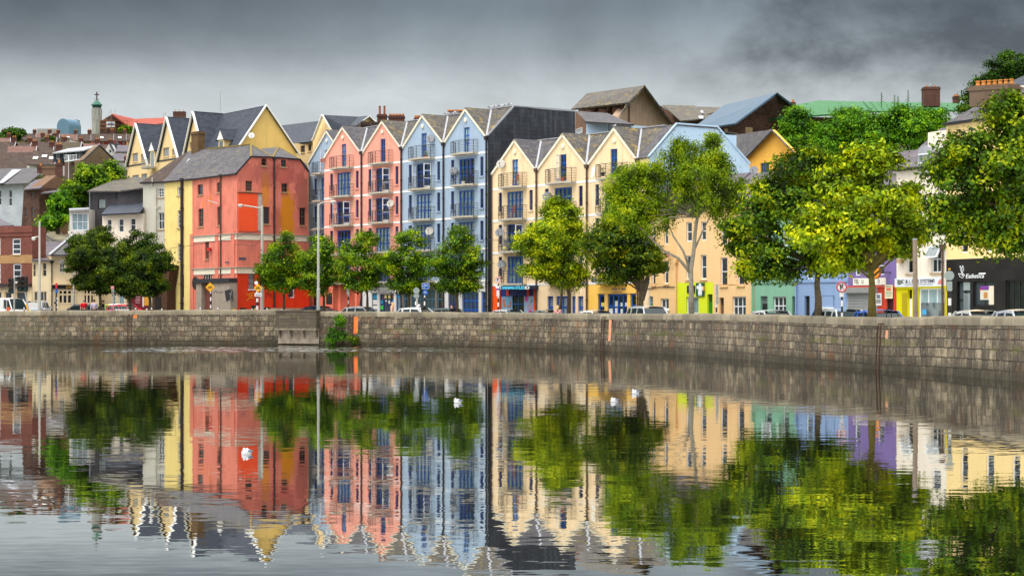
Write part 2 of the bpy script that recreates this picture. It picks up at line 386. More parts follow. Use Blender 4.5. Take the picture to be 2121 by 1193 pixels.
QF = []                                   # quay face line: (point on the water, top height)
for x in QX:
    s = wl_s(x); p = P(x, YH, s); p.z = 0; QF.append((p, H-(wt_y(x)-YH)/s))
def smooth_line(pts, it=6):
    for _ in range(it):
        pts = [pts[0]]+[(pts[i-1]+pts[i]*2+pts[i+1])/4 for i in range(1, len(pts)-1)]+[pts[-1]]
    return pts
QP = smooth_line([q for q, _ in QF]); QT = [t for _, t in QF]
def qn(i):
    d = (QP[min(i+1, len(QP)-1)]-QP[max(i-1, 0)]).normalized(); return Vector((d.y, -d.x, 0))
def quay_at(px):                           # point of the quay face, its outward normal, direction and top height at a column of the photo
    f = (px+420)/20; i = int(f); k = f-i; p = QP[i].lerp(QP[i+1], k); n = qn(i).lerp(qn(i+1), k).normalized()
    return p, n, Vector((-n.y, n.x, 0)), QT[i]+(QT[i+1]-QT[i])*k
def build_water():
    t = NT('river_water')
    def slope(sx, sy, amp, off):
        n = t.noise(t.pos((sx, sy, 1), (off, off, 0)), 1, 2, .5, 1)
        v = t.n('VectorMath', {0: n, 1: (.5, .5, .5)}, operation='SUBTRACT').outputs[0]
        return t.n('VectorMath', {0: v, 1: (amp, amp, 0)}, operation='MULTIPLY').outputs[0]
    add = lambda a, b: t.n('VectorMath', {0: a, 1: b}, operation='ADD').outputs[0]
    big = t.ramp(t.noise(t.pos((.05, .02, 1)), 1, 3), [(.35, .55), (.65, 1.3)])      # calmer and livelier patches
    v = add(add(slope(1.5, 5.5, .017, 0), slope(.5, 1.5, .006, 7)), slope(4.5, 15, .010, 13))
    v = t.n('VectorMath', {0: v, 3: big}, operation='SCALE').outputs[0]
    # cat's-paw of wind below the parapet
    sp = t.n('SeparateXYZ', {0: t.pos()})
    wob = t.math('MULTIPLY', t.math('SUBTRACT', t.noise(t.pos((.12, .1, 1)), 1, 4, .6), .5), 9.0)
    dy = t.math('ABSOLUTE', t.math('ADD', t.math('ADD', sp.outputs['Y'], -124.0), wob))
    band = t.math('MULTIPLY', t.n('MapRange', {0: dy, 1: 11.0, 2: 6.0}).outputs[0], t.n('MapRange', {0: t.math('ABSOLUTE', t.math('ADD', sp.outputs['X'], 14.0)), 1: 15.0, 2: 9.0}).outputs[0])
    rip = t.n('VectorMath', {0: slope(2.4, 3.2, 1.1, 29), 3: band}, operation='SCALE').outputs[0]
    v = add(v, rip)
    nrm = t.n('VectorMath', {0: add(v, (0, 0, 1))}, operation='NORMALIZE').outputs[0]
    gl = t.n('BsdfGlossy', {0: (.80, .81, .80), 'Roughness': .0, 'Normal': nrm})
    df = t.n('BsdfDiffuse', {0: (.022, .024, .018)})
    lw = t.n('LayerWeight', {0: .5}).outputs['Facing']
    fac = t.n('MapRange', {0: lw, 1: .80, 2: .97, 3: .92, 4: .96}).outputs[0]
    m = t.n('MixShader', {0: fac, 1: df.outputs[0], 2: gl.outputs[0]})
    t.t.links.new(m.outputs[0], t.out.inputs[0])
    w = MB(); w.face([(-400, -60, 0), (300, -60, 0), (300, 420, 0), (-400, 420, 0)])
    solo(w, 'river', t.m, None, None, kind='structure', base=(0, 0, 0))
build_water()
def build_ground():
    asph = surf('asphalt', (96, 94, 92), .9, .25, 2, bump=.006, k=.8); pave = bricks('paving', (170, 164, 152), (150, 146, 138), (110, 106, 100), .6, .6, .012, .9, bump=.004)
    grass = surf('hill_grass', (86, 96, 52), .95, .4, .4, bump=.03)
    inner = [QP[i]-qn(i)*.75 for i in range(len(QP))]
    g = MB(); far = [Vector((p.x*2.2 if p.x > 0 else p.x*1.8, 1500, 0)) for p in inner]
    # the ground behind the wall, a strip mesh running from the quay to the horizon
    n = len(inner); rows = [inner]
    for k in (.02, .06, .15, .4, 1.0): rows.append([a.lerp(b, k) for a, b in zip(inner, far)])
    vs = [Vector((p.x, p.y, RZ(inner[i].x))) for r in rows for i, p in enumerate(r)]
    g.mesh(vs, [(r*n+i, r*n+i+1, (r+1)*n+i+1, (r+1)*n+i) for r in range(len(rows)-1) for i in range(n-1)])
    solo(g, 'ground', asph, None, None, kind='structure', base=(0, 0, 0))
    def strip(name, off0, off1, z0, z1, mat):
        m = MB()
        for i in range(len(QP)-1):
            a0, b0 = QP[i]-qn(i)*off0, QP[i+1]-qn(i+1)*off0; a1, b1 = QP[i]-qn(i)*off1, QP[i+1]-qn(i+1)*off1
            up = Vector((0, 0, 1)); ra, rb = RZ(QP[i].x), RZ(QP[i+1].x)
            m.face([a0+up*(z1+ra), b0+up*(z1+rb), b1+up*(z1+rb), a1+up*(z1+ra)]); m.face([a1+up*(z0+ra), b1+up*(z0+rb), b1+up*(z1+rb), a1+up*(z1+ra)])
        solo(m, name, mat, None, None, kind='structure', base=(0, 0, 0))
    strip('pavement', .77, 2.3, 0, .12, pave)
    lm = MB(); wp = paint('road_paint', (225, 225, 218), .7)
    for i in range(0, len(QP)-1):
        if i % 2: continue
        a, b = QP[i]-qn(i)*6.2, QP[i].lerp(QP[i+1], .7)-qn(i)*6.2; q = qn(i)*.06
        lm.face([p+Vector((0, 0, RZ(p.x)+.012)) for p in (a+q, b+q, b-q, a-q)])
    solo(lm, 'road_marking', wp, None, None, kind='structure', base=(0, 0, 0))
    # the hill behind the quays
    prof = [(196, 1.3), (206, 3), (225, 6), (262, 12), (330, 22), (450, 38), (600, 54), (900, 82), (1400, 96), (2600, 100)]
    h = MB(); xs = [-420+20*i for i in range(46)]; vs = []
    for (y, z) in prof:
        for x in xs:
            X = x*(y/300 if y > 300 else 1)
            sh = max(0.0, min(1.0, (x+12)/30))            # the quay bends: the hill starts nearer on the right
            yy = y-sh*28*max(0, 1-(y-196)/300)
            vs.append((X, yy, z+(math.sin(x*.07+y*.02)*.8 if z > 5 else 0)))
    k = len(xs); h.mesh(vs, [(r*k+i, r*k+i+1, (r+1)*k+i+1, (r+1)*k+i) for r in range(len(prof)-1) for i in range(k-1)])
    solo(h, 'hillside', grass, None, None, kind='structure', base=(0, 0, 0), smooth=True)
build_ground()
# ---------------------------------------------------------------- quay wall
def build_quay():
    t = NT('quay_ashlar'); uv = t.n('UVMap').outputs[0]
    wob = t.n('VectorMath', {0: t.noise(uv, 1.5, 4, .6, 1), 3: .13}, operation='SCALE').outputs[0]
    uv2 = t.n('VectorMath', {0: uv, 1: wob}, operation='ADD').outputs[0]
    b = t.n('TexBrick', {'Vector': uv2, 'Color1': lin((166, 150, 124)), 'Color2': lin((104, 93, 79)), 'Mortar': lin((44, 38, 31)), 'Scale': 1.0,
        'Mortar Size': .024, 'Mortar Smooth': .5, 'Brick Width': .68, 'Row Height': .37}, offset=.43, squash=.75, squash_frequency=3)
    c = weather(t, b.outputs[0], .55, 2.6, .0, (0, 0, 0), ())
    st = t.ramp(t.noise(t.pos((1.9, 1.9, .3)), 1.3, 7, .72), [(.42, 0.0), (.64, .8)])
    pat = t.ramp(t.noise(t.pos((.35, .35, .9)), 1, 4), [(.34, .0), (.54, .95)])
    c = t.mix(t.math('MULTIPLY', st, pat), c, lin((42, 38, 34)))                      # soot and wash streaks
    big = t.math('MULTIPLY', t.ramp(t.noise(t.pos((.55, .55, .5), (3, 1, 7)), 1, 8, .75), [(.45, 0.0), (.56, 1.0)]), .7)
    c = t.mix(big, c, lin((62, 54, 45)))                                              # broad damp patches
    wh = t.ramp(t.noise(t.pos((4, 4, .5), (9, 3, 1)), 1, 5, .7), [(.66, 0.0), (.78, .4)])
    c = t.mix(wh, c, lin((190, 186, 174)))
    sp_ = t.ramp(t.noise(t.pos((1, 1, 1), (5, 2, 9)), 6.5, 6, .7), [(.56, 0.0), (.66, .42)])
    c = t.mix(sp_, c, lin((182, 174, 152)))
    dk_ = t.ramp(t.noise(t.pos((1, 1, .7), (2, 6, 4)), 3.2, 6, .7), [(.55, 0.0), (.66, .55)])
    c = t.mix(dk_, c, lin((50, 44, 37)))
    ru = t.math('MULTIPLY', t.ramp(t.noise(t.pos((1.2, 1.2, .8), (4, 8, 2)), 1, 6, .7), [(.54, 0.0), (.66, 1.0)]), t.ramp(t.noise(t.pos((.12, .12, .5), (1, 2, 3)), 1, 2), [(.44, 0.0), (.58, .9)]))
    c = t.mix(t.math('MULTIPLY', ru, .65), c, lin((128, 78, 38)))                                              # rust
    zz = t.n('SeparateXYZ', {0: t.pos()}).outputs['Z']
    ml = t.math('ABSOLUTE', t.math('ADD', t.math('ADD', zz, -1.12), t.math('MULTIPLY', t.math('SUBTRACT', t.noise(t.pos(), 1.1, 4), .5), .5)))
    mo = t.math('MULTIPLY', t.n('MapRange', {0: ml, 1: .16, 2: .03}).outputs[0], t.ramp(t.noise(t.pos((.5, .5, 1)), 1, 4), [(.47, 0.0), (.6, .6)]))
    c = t.mix(mo, c, lin((86, 88, 36)))                                               # moss along one joint
    wet = t.n('MapRange', {0: t.math('ADD', zz, t.math('MULTIPLY', t.noise(t.pos((1, 1, .2)), 1.5, 4), -.5)), 1: .42, 2: -.06}).outputs[0]
    c = t.mix(t.math('MULTIPLY', wet, .75), c, lin((46, 42, 30)))                     # tide mark
    xr = t.n('MapRange', {0: t.n('SeparateXYZ', {0: t.pos()}).outputs['X'], 1: -33.0, 2: -40.0}).outputs[0]
    c = t.mix(t.math('MULTIPLY', xr, .5), c, lin((92, 88, 72)))
    h = t.math('ADD', t.math('MULTIPLY', b.outputs['Fac'], -1.0), t.math('MULTIPLY', t.noise(t.pos(), 6, 6, .65), .9))
    ashlar = t.done(c, .9, .25, 0.0, h, .06)
    cop = bricks('coping_stone', (150, 139, 118), (122, 113, 97), (70, 62, 52), 1.5, 3.0, .012, .9, .6, lin((74, 66, 54)), lichen=(150, 140, 90), lam=.4, bump=.02, var=.4)
    # coping joints need v constant, so rows are tall
    root = thing('quay_wall', 'long grey ashlar quay wall with rounded coping rising out of the river', 'quay wall', (QP[60].x, QP[60].y, 0))
    m = MB(); up = Vector((0, 0, 1)); CH = .36
    def sect(i):
        p, n, tz = QP[i], qn(i), QT[i]
        return [p+n*.06-up*1.2, p+n*.0+up*0, p-n*.10+up*(tz-CH), p-n*.72+up*(tz-CH), p-n*.72+up*(ROAD-.3)]
    A = [sect(i) for i in range(len(QP))]
    acc = 0.0
    for i in range(len(QP)-1):
        for j in range(4): m.face([A[i][j], A[i+1][j], A[i+1][j+1], A[i][j+1]])
    ob = part(m, 'masonry', ashlar, root)
    # UVs that run along the curve
    L = [0.0]
    for i in range(len(QP)-1): L.append(L[-1]+(QP[i+1]-QP[i]).length)
    uvl = ob.data.uv_layers[0].data; k = 0
    for i in range(len(QP)-1):
        for j in range(4):
            for q, (ii, jj) in enumerate(((i, j), (i+1, j), (i+1, j+1), (i, j+1))):
                uvl[k].uv = (L[ii], A[ii][jj].z-QT[ii]+3.01 if jj in (1, 2) or j == 0 else A[ii][jj].z+jj); k += 1
    c = MB(); prof = [(.02, -CH+.004), (.03, -.13), (-.02, -.045), (-.13, -.008), (-.36, 0), (-.62, -.012), (-.73, -.06), (-.76, -.14), (-.76, -CH+.004)]
    jz = [(random.gauss(0, .012), random.gauss(0, .014)) for _ in QP]
    C = [[QP[i]-qn(i)*.10+qn(i)*(o+jz[i][1])+up*(QT[i]+dz+(jz[i][0] if dz > -.3 else 0)) for o, dz in prof] for i in range(len(QP))]
    n = len(prof); c.mesh([p for r in C for p in r], [(i*n+j, (i+1)*n+j, (i+1)*n+j+1, i*n+j+1) for i in range(len(QP)-1) for j in range(n-1)])
    oc = part(c, 'coping', cop, root, smooth=True)
    uvl = oc.data.uv_layers[0].data; k = 0
    for i in range(len(QP)-1):
        for j in range(n-1):
            for (ii, jj) in ((i, j), (i+1, j), (i+1, j+1), (i, j+1)): uvl[k].uv = (L[ii], 1+jj*.05); k += 1
    # orange paint marks beside the ladders, and the ladders
    org = surf('orange_paint', (250, 128, 58), .8, .4, 3, .35, lin((150, 110, 80)))
    orgp = surf('faded_orange_paint', (226, 156, 120), .85, .4, 3, .5, lin((140, 120, 100)))
    rust = surf('rusted_iron', (74, 50, 40), .9, .35, 5)
    def onface(px, dz, o=.0, du=0.0):
        p, nn, d, tz = quay_at(px); f = (tz-CH-dz)/(tz-CH); return p+d*du+up*dz-nn*(.10*dz/(tz-CH))+nn*o
    for px0, px1, y0, y1, mt in ((274, 283, 651.5, 659, org), (731, 741, 656, 691, org), (1256, 1268, 662, 706, orgp), (1827, 1841, 684, 701, orgp)):
        pm = (px0+px1)/2; s = wl_s(pm); z0, z1 = H-(y1-YH)/s, H-(y0-YH)/s; w = (px1-px0)/s
        q = MB(); q.face([onface(pm, z0, .006, -w/2), onface(pm, z0, .006, w/2), onface(pm, z1, .006, w/2), onface(pm, z1, .006, -w/2)])
        part(q, 'paint_mark', mt, root)
    for px, yt, lab in ((270, 652, 'rusty iron ladder nearest the three round trees at the left'), (727, 653, 'rusty ladder between the leafy bush and a bright orange paint stripe'),
                        (1251, 657, 'dark iron ladder near the middle of the quay with a long faded orange stripe'), (1824, 671, 'large dark iron ladder on the near right stretch of the quay wall')):
        s = wl_s(px); zt = H-(yt-YH)/s; r = thing('wall_ladder', lab, 'ladder', onface(px, 0, .12), 'ladders on the quay wall')
        w = .34
        for sg in (-1, 1):
            q = MB(); q.tube([onface(px, -.3, .14, sg*w/2), onface(px, zt-.1, .14, sg*w/2), onface(px, zt, .11, sg*w/2), onface(px, zt+.02, -.02, sg*w/2+.12), onface(px, zt-.02, -.1, sg*w/2+.16)], .028, 6); part(q, 'rail', rust, r)
        q = MB()
        k = 0
        while .05+k*.26 < zt-.05: q.tube([onface(px, .05+k*.26, .14, -w/2), onface(px, .05+k*.26, .14, w/2)], .016, 5); k += 1
        part(q, 'rungs', rust, r)
    # the projecting darker parapet with its brackets
    p0, nn, d, tz = quay_at(577); p1, _, _, tz1 = quay_at(661); dd = (p1-p0).normalized(); Lp = (p1-p0).length
    dk = bricks('dark_parapet_stone', (98, 88, 74), (78, 70, 60), (64, 58, 50), 1.1, .24, .012, .9, .5, lin((60, 54, 46)), lichen=(118, 112, 70), lam=.5, bump=.015)
    COR = surf('corbel_stone', (128, 118, 102), .9, .4, 3, .7)
    r = thing('projecting_parapet', 'dark stone parapet box corbelled out over the river on the quay wall', 'parapet', p0+dd*Lp/2+up*1.1)
    q = MB(); q.obox(p0+nn*-.3+up*1.22, dd*Lp, nn*.72, up*(2.42-1.22)); q.obox(p0+nn*-.35+up*2.421-dd*.04, dd*(Lp+.08), nn*.82, up*.11); part(q, 'parapet_box', dk, r)
    q = MB(); q.obox(p0+nn*-.2+up*1.06-dd*.05, dd*(Lp+.1), nn*.72, up*.155); part(q, 'ledge', COR, r)
    for f in (.03, .3, .62, .93):
        q = MB(); a = p0+dd*(Lp*f); q.prism([a+nn*.0+up*1.055, a+nn*.46+up*1.055, a+nn*.42+up*.9, a+nn*.04+up*.45], dd*.16); part(q, 'bracket', COR, r)
    q = MB(); lime = surf('limewashed_stone', (166, 152, 136), .9, .5, 2.2, .9, lin((96, 80, 60)))
    q.face([p0+nn*.05+up*.08, p1+nn*.05+up*.08, p1-nn*.03+up*1.05, p0-nn*.03+up*1.05]); part(q, 'limewash', lime, r)
build_quay()
# ---------------------------------------------------------------- helpers for houses
def balcony(fr, uc, z, w, parent, proj=.85, hr=1.05):
    K = 10; arc = [(uc-w/2+w*k/K, proj*(.62+.38*math.sin(math.pi*k/K))) for k in range(K+1)]
    m = MB(); poly = [fr.pt(uc-w/2, z-.15, .024)]+[fr.pt(u, z-.15, o) for u, o in arc]+[fr.pt(uc+w/2, z-.15, .024)]
    m.prism(poly, (0, 0, .16)); b = part(m, 'balcony', CONC_L, parent)
    r = MB(); line = [(uc-w/2, .05)]+arc+[(uc+w/2, .05)]
    for k in range(8): r.tube([fr.pt(u, z+.12+k*(hr-.12)/7, o-.03) for u, o in line], .024 if k == 7 else .014, 4)
    for i in (0, 1, 3, 6, 9, 11): r.bar(fr.pt(line[i][0], z-.1, line[i][1]-.03), fr.pt(line[i][0], z+hr, line[i][1]-.03), .045)
    part(r, 'railing', IRON, b); return b
CONC_L = surf('balcony_concrete', (196, 186, 166), .85, .15, 2, .4, lin((130, 110, 90)))
def leaf_open(fr, u, z0, z1, w, ang, parent):
    """a glazed white door leaf standing open on a hinge at u"""
    d = fr.d*math.cos(ang)+fr.n*math.sin(ang); m = MB(); o = fr.pt(u, z0, .03); up = Vector((0, 0, 1)); h = z1-z0; th = d.cross(up)*.04
    for a, b, c, e in ((0, .08, 0, h), (w-.08, w, 0, h), (.08, w-.08, 0, .25), (.08, w-.08, h-.09, h), (.08, w-.08, h*.4, h*.4+.05), (.08, w-.08, h*.7, h*.7+.05)):
        m.obox(o+d*a+up*c, d*(b-a), th, up*(e-c))
    part(m, 'door_leaf', W_WHITE, parent)
def dish(pos, face, r, label, mat, arm, tilt=.35):
    """satellite dish: bowl, feed arm and wall bracket; pos is the bowl's centre, arm the point on the wall"""
    f = Vector(face).normalized(); f = (f+Vector((0, 0, tilt))).normalized(); pos = Vector(pos)
    t = thing('satellite_dish', label, 'satellite dish', Vector(arm), 'satellite dishes on the house fronts')
    prof = [(r*k/5, .14*r*(k/5)**2-.02) for k in range(6)]+[(r*1.02, .14*r)]+[(r*.96*k/5, .14*r*(k/5)**2+.01) for k in range(5, -1, -1)]
    m = MB(); m.lathe(pos, prof, 20, f); part(m, 'bowl', mat, t)
    q = MB(); x = f.cross(Vector((0, 0, 1))).normalized(); y = x.cross(f)
    q.tube([pos-y*r*.9+f*.1, pos+f*r*.9-y*.2*r], .02, 6); q.ball(pos+f*r*.95-y*.15*r, .05, nu=8, nv=5); part(q, 'feed_arm', PIPE, t)
    q = MB(); q.tube([pos-f*.02, pos-f*.12, Vector(arm)], .025, 6); part(q, 'bracket', PIPE, t); return t
def downpipe(fr, px, py0, parent, mat, r=.06, z1=None, out=.12, hopper=True, name='downpipe'):
    u, z0 = fr.uz(px, py0); z1 = ROAD if z1 is None else z1; m = MB()
    m.tube([fr.pt(u, z0, out), fr.pt(u, z1, out)], r, 8)
    if hopper:
        m.prism([fr.pt(u-.22, z0+.1, out-.1), fr.pt(u+.22, z0+.1, out-.1), fr.pt(u+.1, z0-.22, out-.1), fr.pt(u-.1, z0-.22, out-.1)], fr.n*.24)
    k = z0-1
    while k > z1+.5: m.lathe(fr.pt(u, k, out), [(r*1.35, -.05), (r*1.35, .05)], 8); k -= 1.9
    part(m, name, mat, parent)
def strip3(a, b, w, h, out, mb): mb.bar(a+out, b+out, w, h)
def chimney(base, w, d, h, pots, parent, mat=None, dx=Vector((1, 0, 0)), dy=Vector((0, 1, 0)), potm=None, ph=.55, name='chimney'):
    """base: point at the lower centre"""
    base = Vector(base); up = Vector((0, 0, 1)); m = MB(); o = base-dx*w/2-dy*d/2
    m.obox(o, dx*w, dy*d, up*(h-.3)); o2 = o-dx*.07-dy*.07
    m.obox(o2+up*(h-.299), dx*(w+.14), dy*(d+.14), up*.16); m.obox(o+up*(h-.138), dx*w, dy*d, up*.138)
    c = part(m, name, mat or BRICK_C, parent)
    for i in range(pots):
        p = base-dx*w/2+dx*w*(i+.5)/pots+up*h; q = MB(); q.lathe(p, [(.15, -.02), (.15, .1), (.12, .14), (.11, ph-.08), (.15, ph-.06), (.14, ph), (.09, ph)], 10); part(q, 'chimney_pot', potm or POT, c)
    return c
# ---------------------------------------------------------------- the gabled terraces
def townhouse(fr, x0, x1, apx, ze, za, bands, wm, gm, label, d, depth, ridge_z, glaz, opens=(), holes_g=(), zg=None, roofm=None, lead=True, bal=True, low_bal=None, wins=True, ground_fn=None, side='right', endm=None):
    u0, u1 = fr.u(x0), fr.u(x1); ua = (u0+u1)/2 if apx is None else fr.u(apx); W = u1-u0; zb = ROAD-.05
    t = thing('gabled_house', label, 'house', fr.pt((u0+u1)/2, ROAD, 0), 'gabled town houses on the quay'); zg = zg or bands[-1]
    outer = [(u0, zg), (u1, zg), (u1, ze), (ua, za), (u0, ze)]
    dc = u0+W*.525; top = bands[0]
    doors = [((dc-.42, top+.16, dc+.42, top+2.32), 2)]+[((dc-W*.175, b+.06, dc+W*.175, b+2.34), 4) for b in bands[1:]]
    sides = [(u0+W*f-W*.038, b+.72, u0+W*f+W*.038, b+2.36) for b in bands[1:] for f in (.195, .868)]
    m = MB(); wall(m, fr, outer, [r for r, _ in doors]+(sides if wins else []), .17); part(m, 'wall', wm, t)
    m = MB(); back(m, fr, [(u0, zb), (u1, zb), (u1, ze), (u0, ze)], depth-.05); part(m, 'side_walls', endm or wm, t)
    for i, (r, nx) in enumerate(doors):
        op = i in opens
        w = window(fr, r, t, G_BLACK if op else random.choice((glaz, glaz, G_PALE, G_DARK)), W_BLUE, nx, 1, .11, .13, None, name='balcony_door', hb=(.36, .68), wv=.085)
        if nx == 4:
            f = MB(); c = (r[0]+r[2])/2     # the pair of opening leaves in the middle is heavier
            if not op:
                for s in (-.3, .0, .3): fr.box(f, c+s*W*.28-.06, r[1]+.1, c+s*W*.28+.06, r[3]-.1, -.1, -.055)
                part(f, 'leaf_stiles', W_BLUE, w)
        if op: leaf_open(fr, r[0]+.02, r[1], r[3]-.05, W*.09+.05, 1.15, t); leaf_open(fr, r[2]-.02, r[1], r[3]-.05, W*.09+.05, math.pi-1.0, t) if i != 0 else None
    if wins:
        for r in sides: window(fr, r, t, G_DARK, W_NAVY, 1, 2, .07, .13, wm, hb=(.5,))
    bm = MB()
    for b in bands: fr.box(bm, u0+.002, b-.09, u1-.002, b+.09, 0, .022)
    part(bm, 'string_course', WHITE, t)
    bm = MB(); n = fr.n
    for a, b in (((u0, ze), (ua, za)), ((ua, za), (u1, ze))):
        A, B = fr.pt(*a, .05), fr.pt(*b, .05); e = (B-A).normalized(); q = n.cross(e); q = q if q.z < 0 else -q
        bm = MB(); bm.obox(A-n*.045, B-A, n*.12, q*.2); part(bm, 'bargeboard', TRIM, t)
    bm = MB(); bm.lathe(fr.pt(ua, za-1.05, .0), [(.12, 0), (.2, .03), (.2, .09), (.12, .12)], 12, n); part(bm, 'gable_lamp', TRIM, t)
    if bal:
        for i, b in enumerate(bands):
            if low_bal is not None and i >= low_bal: break
            balcony(fr, dc, b+.1, W*.52, t)
    # roof: gable pitches run back to a ridge over the row
    R = MB(); Y = Vector((0, 0, 1)); lift = Y*.06; ex = .12
    ap = fr.pt(ua, za, ex)+lift; re = fr.pt(ua, ridge_z, -d)+lift; eL = fr.pt(u0, ze, ex)+lift; eR = fr.pt(u1, ze, ex)+lift
    r0, r1 = fr.pt(u0, ridge_z, -d)+lift, fr.pt(u1, ridge_z, -d)+lift
    for tri in ((ap, re, eL), (ap, re, eR), (re, r0, eL), (re, r1, eR)): R.slab(tri, .1)
    R.slab([r0, r1, fr.pt(u1, ridge_z-.15, -depth)+lift, fr.pt(u0, ridge_z-.15, -depth)+lift], .1)
    ro = part(R, 'roof', roofm or SLATE, t)
    m = MB(); back(m, fr, [(u0+.02, ze-.1), (u1-.02, ze-.1), (u1-.02, ridge_z-.3), (u0+.02, ridge_z-.3)], depth-d-.15, out=-d); part(m, 'attic_wall', endm or wm, t)
    if lead:
        l = MB(); up = Y*.03
        l.bar(re+up, eR+up, .17, .03); l.bar(r0+up, r1+up, .2, .08); part(l, 'flashing', LEAD, ro)
    # ground floor
    if ground_fn: ground_fn(t, fr, u0, u1, zb, zg, gm)
    return t
def ground_floor(t, fr, u0, u1, zb, zg, gm, holes, out=.0):
    """holes: (x0,y0,x1,nx,nz,frame,glass) in photo pixels, down to the pavement"""
    hs = []
    for (x0, y0, x1, *_), in [(h,) for h in holes]:
        r = fr.rect(x0, y0, x1, 700); hs.append((r[0], zb+.02 if True else r[1], r[2], r[3]))
    m = MB(); wall(m, fr, [(u0, zb), (u1, zb), (u1, zg), (u0, zg)], hs, .22, out); part(m, 'ground_floor', gm, t)
    for h, r in zip(holes, hs): window(fr, (r[0], r[1]+.02, r[2], r[3]), t, h[6], h[5], h[3], h[4], .15 if h[5] is W_BLUE else .07, .16, None, out, name='shop_window', wv=.16 if h[5] is W_BLUE else None)
def sheet(fr, rect, out, mat, parent, name, th=.03):
    m = MB(); fr.box(m, *rect, out, out+th); return part(m, name, mat, parent)
FT = Fr((672, 21.52), (1010.2, 24.42)); BT = [15.95, 13.25, 10.52, 7.79, 5.06]
PINK = surf('pink_render', (247, 170, 148), .9, .15, .8, .5, lin((206, 132, 116))); BLUEW = surf('sky_blue_render', (168, 188, 208), .9, .14, .8, .5, lin((132, 150, 170)))
CREAMW = surf('cream_render', (251, 222, 178), .9, .12, .8, .5, lin((206, 168, 128))); PALEB = surf('pale_blue_render', (188, 214, 236), .9, .06, .6, .12)
CORALW = surf('coral_plinth', (250, 134, 104), .85, .1); STONEW = surf('pale_stone_front', (222, 220, 216), .85, .06, 1, .15); TAUPE = surf('taupe_pier', (120, 112, 104), .8, .1)
ORANGEW = surf('orange_front', (255, 92, 22), .8, .06); YELLOWW = surf('amber_front', (252, 200, 96), .85, .07)
GRILLE = paint('dark_grille', (34, 34, 38), .6)
e = lambda x: 620+x/4.262
def gf(holes): return lambda t, fr, u0, u1, zb, zg, gm: ground_floor(t, fr, u0, u1, zb, zg, gm, holes)
def g_pink1(t, fr, u0, u1, zb, zg, gm):
    ground_floor(t, fr, u0, u1, zb, zg, gm, [(cF(y, 0)[0], 572, cF(z, 0)[0], n, 4, W_DARK, G_BLACK) for y, z, n in ((298, 344, 2), (362, 490, 3), (506, 556, 2))])
    sheet(fr, fr.rect(676, 607, 688, 630), .0, GRILLE, t, 'vent_grille')
def g_pink2(t, fr, u0, u1, zb, zg, gm):
    ground_floor(t, fr, u0, u1, zb, zg, gm, [(770, 608, 781, 2, 3, W_DARK, G_BLACK), (786, 609, 815.5, 4, 3, W_NAVY, G_DARK), (820, 609, 831, 1, 2, W_NAVY, G_BLUE)])
    cy = paint('cyan_poster', (30, 150, 200), .5); wh = paint('white_poster', (226, 226, 222), .5); gr = paint('green_poster', (40, 200, 60), .5); ylw = paint('yellow_poster', (226, 210, 110), .5); br = paint('brown_poster', (128, 62, 40), .5)
    for x0, y0, x1, y1, mt in ((771, 609.5, 780, 619, cy), (771, 621, 780, 631, wh), (771, 633, 780, 640, wh), (821, 609.5, 829, 618, cy), (787, 622, 791.5, 629, cy), (786.5, 633, 792, 641, gr), (794.5, 611, 799, 618, ylw), (802, 611, 806.5, 618, ylw),
                               (810, 609.5, 815, 617, br), (811, 621, 815, 629, cy), (802.5, 622, 806, 629, wh), (796, 622, 799.5, 625, wh)):
        m = MB(); r = fr.rect(x0, y0, x1, y1); fr.box(m, *r, -.112, -.10); part(m, 'poster', mt, t)
    lightbox = STONEW
    f = MB(); r = fr.rect(771, 596, 828, 606); fr.box(f, *r, .03, .16); fs = part(f, 'fascia', lightbox, t)
    textpx('& Systems', fr, cF, 665, 662, 810, 26, .162, paint('grey_letters', (120, 116, 128), .5), t)
HOUSES = []
def T(**k): HOUSES.append(townhouse(**k)); return HOUSES[-1]
T(fr=FT, x0=671.6, x1=750.4, apx=710.6, ze=17.25, za=19.95, bands=BT, wm=PINK, gm=CORALW, label='pink gabled house between the blue house end and the other pink house', d=2.7, depth=9.3, ridge_z=19.95, glaz=G_BLUE, opens=(2,), ground_fn=g_pink1, roofm=SLATE)
T(fr=FT, x0=750.4, x1=833.2, apx=792.5, ze=17.25, za=19.95, bands=BT, wm=PINK, gm=STONEW, label='pink gabled house directly left of the two blue gables, pale shopfront below', d=2.7, depth=9.3, ridge_z=19.95, glaz=G_BLUE, opens=(1, 2), ground_fn=g_pink2, roofm=SLATE_L)
T(fr=FT, x0=833.2, x1=920.3, apx=876, ze=17.25, za=19.95, bands=BT, wm=BLUEW, gm=TAUPE, label='light blue gabled house next to the pink pair, with teal grid glazing below', d=2.7, depth=9.3, ridge_z=19.95, glaz=G_BLUE, opens=(1,), roofm=SLATE_L,
  ground_fn=gf([(836, 600, 850, 2, 4, W_TEAL, G_DARK), (852.5, 600, 901, 6, 4, W_TEAL, G_DARK), (905, 600, 915.5, 1, 4, W_TEAL, G_DARK)]))
hB2 = T(fr=FT, x0=920.3, x1=1010.2, apx=965, ze=17.25, za=19.95, bands=BT, wm=BLUEW, gm=STONEW, label='tallest light blue gabled house with dark slate-hung end wall', d=2.7, depth=9.3, ridge_z=19.95, glaz=G_BLUE, roofm=SLATE_L, endm=SLATE_W,
  ground_fn=gf([(928, 604, 945, 2, 3, W_NAVY, G_DARK), (957, 604, 991.3, 4, 4, W_BLUE, G_DARK), (997, 604, 1006, 1, 4, W_BLUE, G_DARK)]))
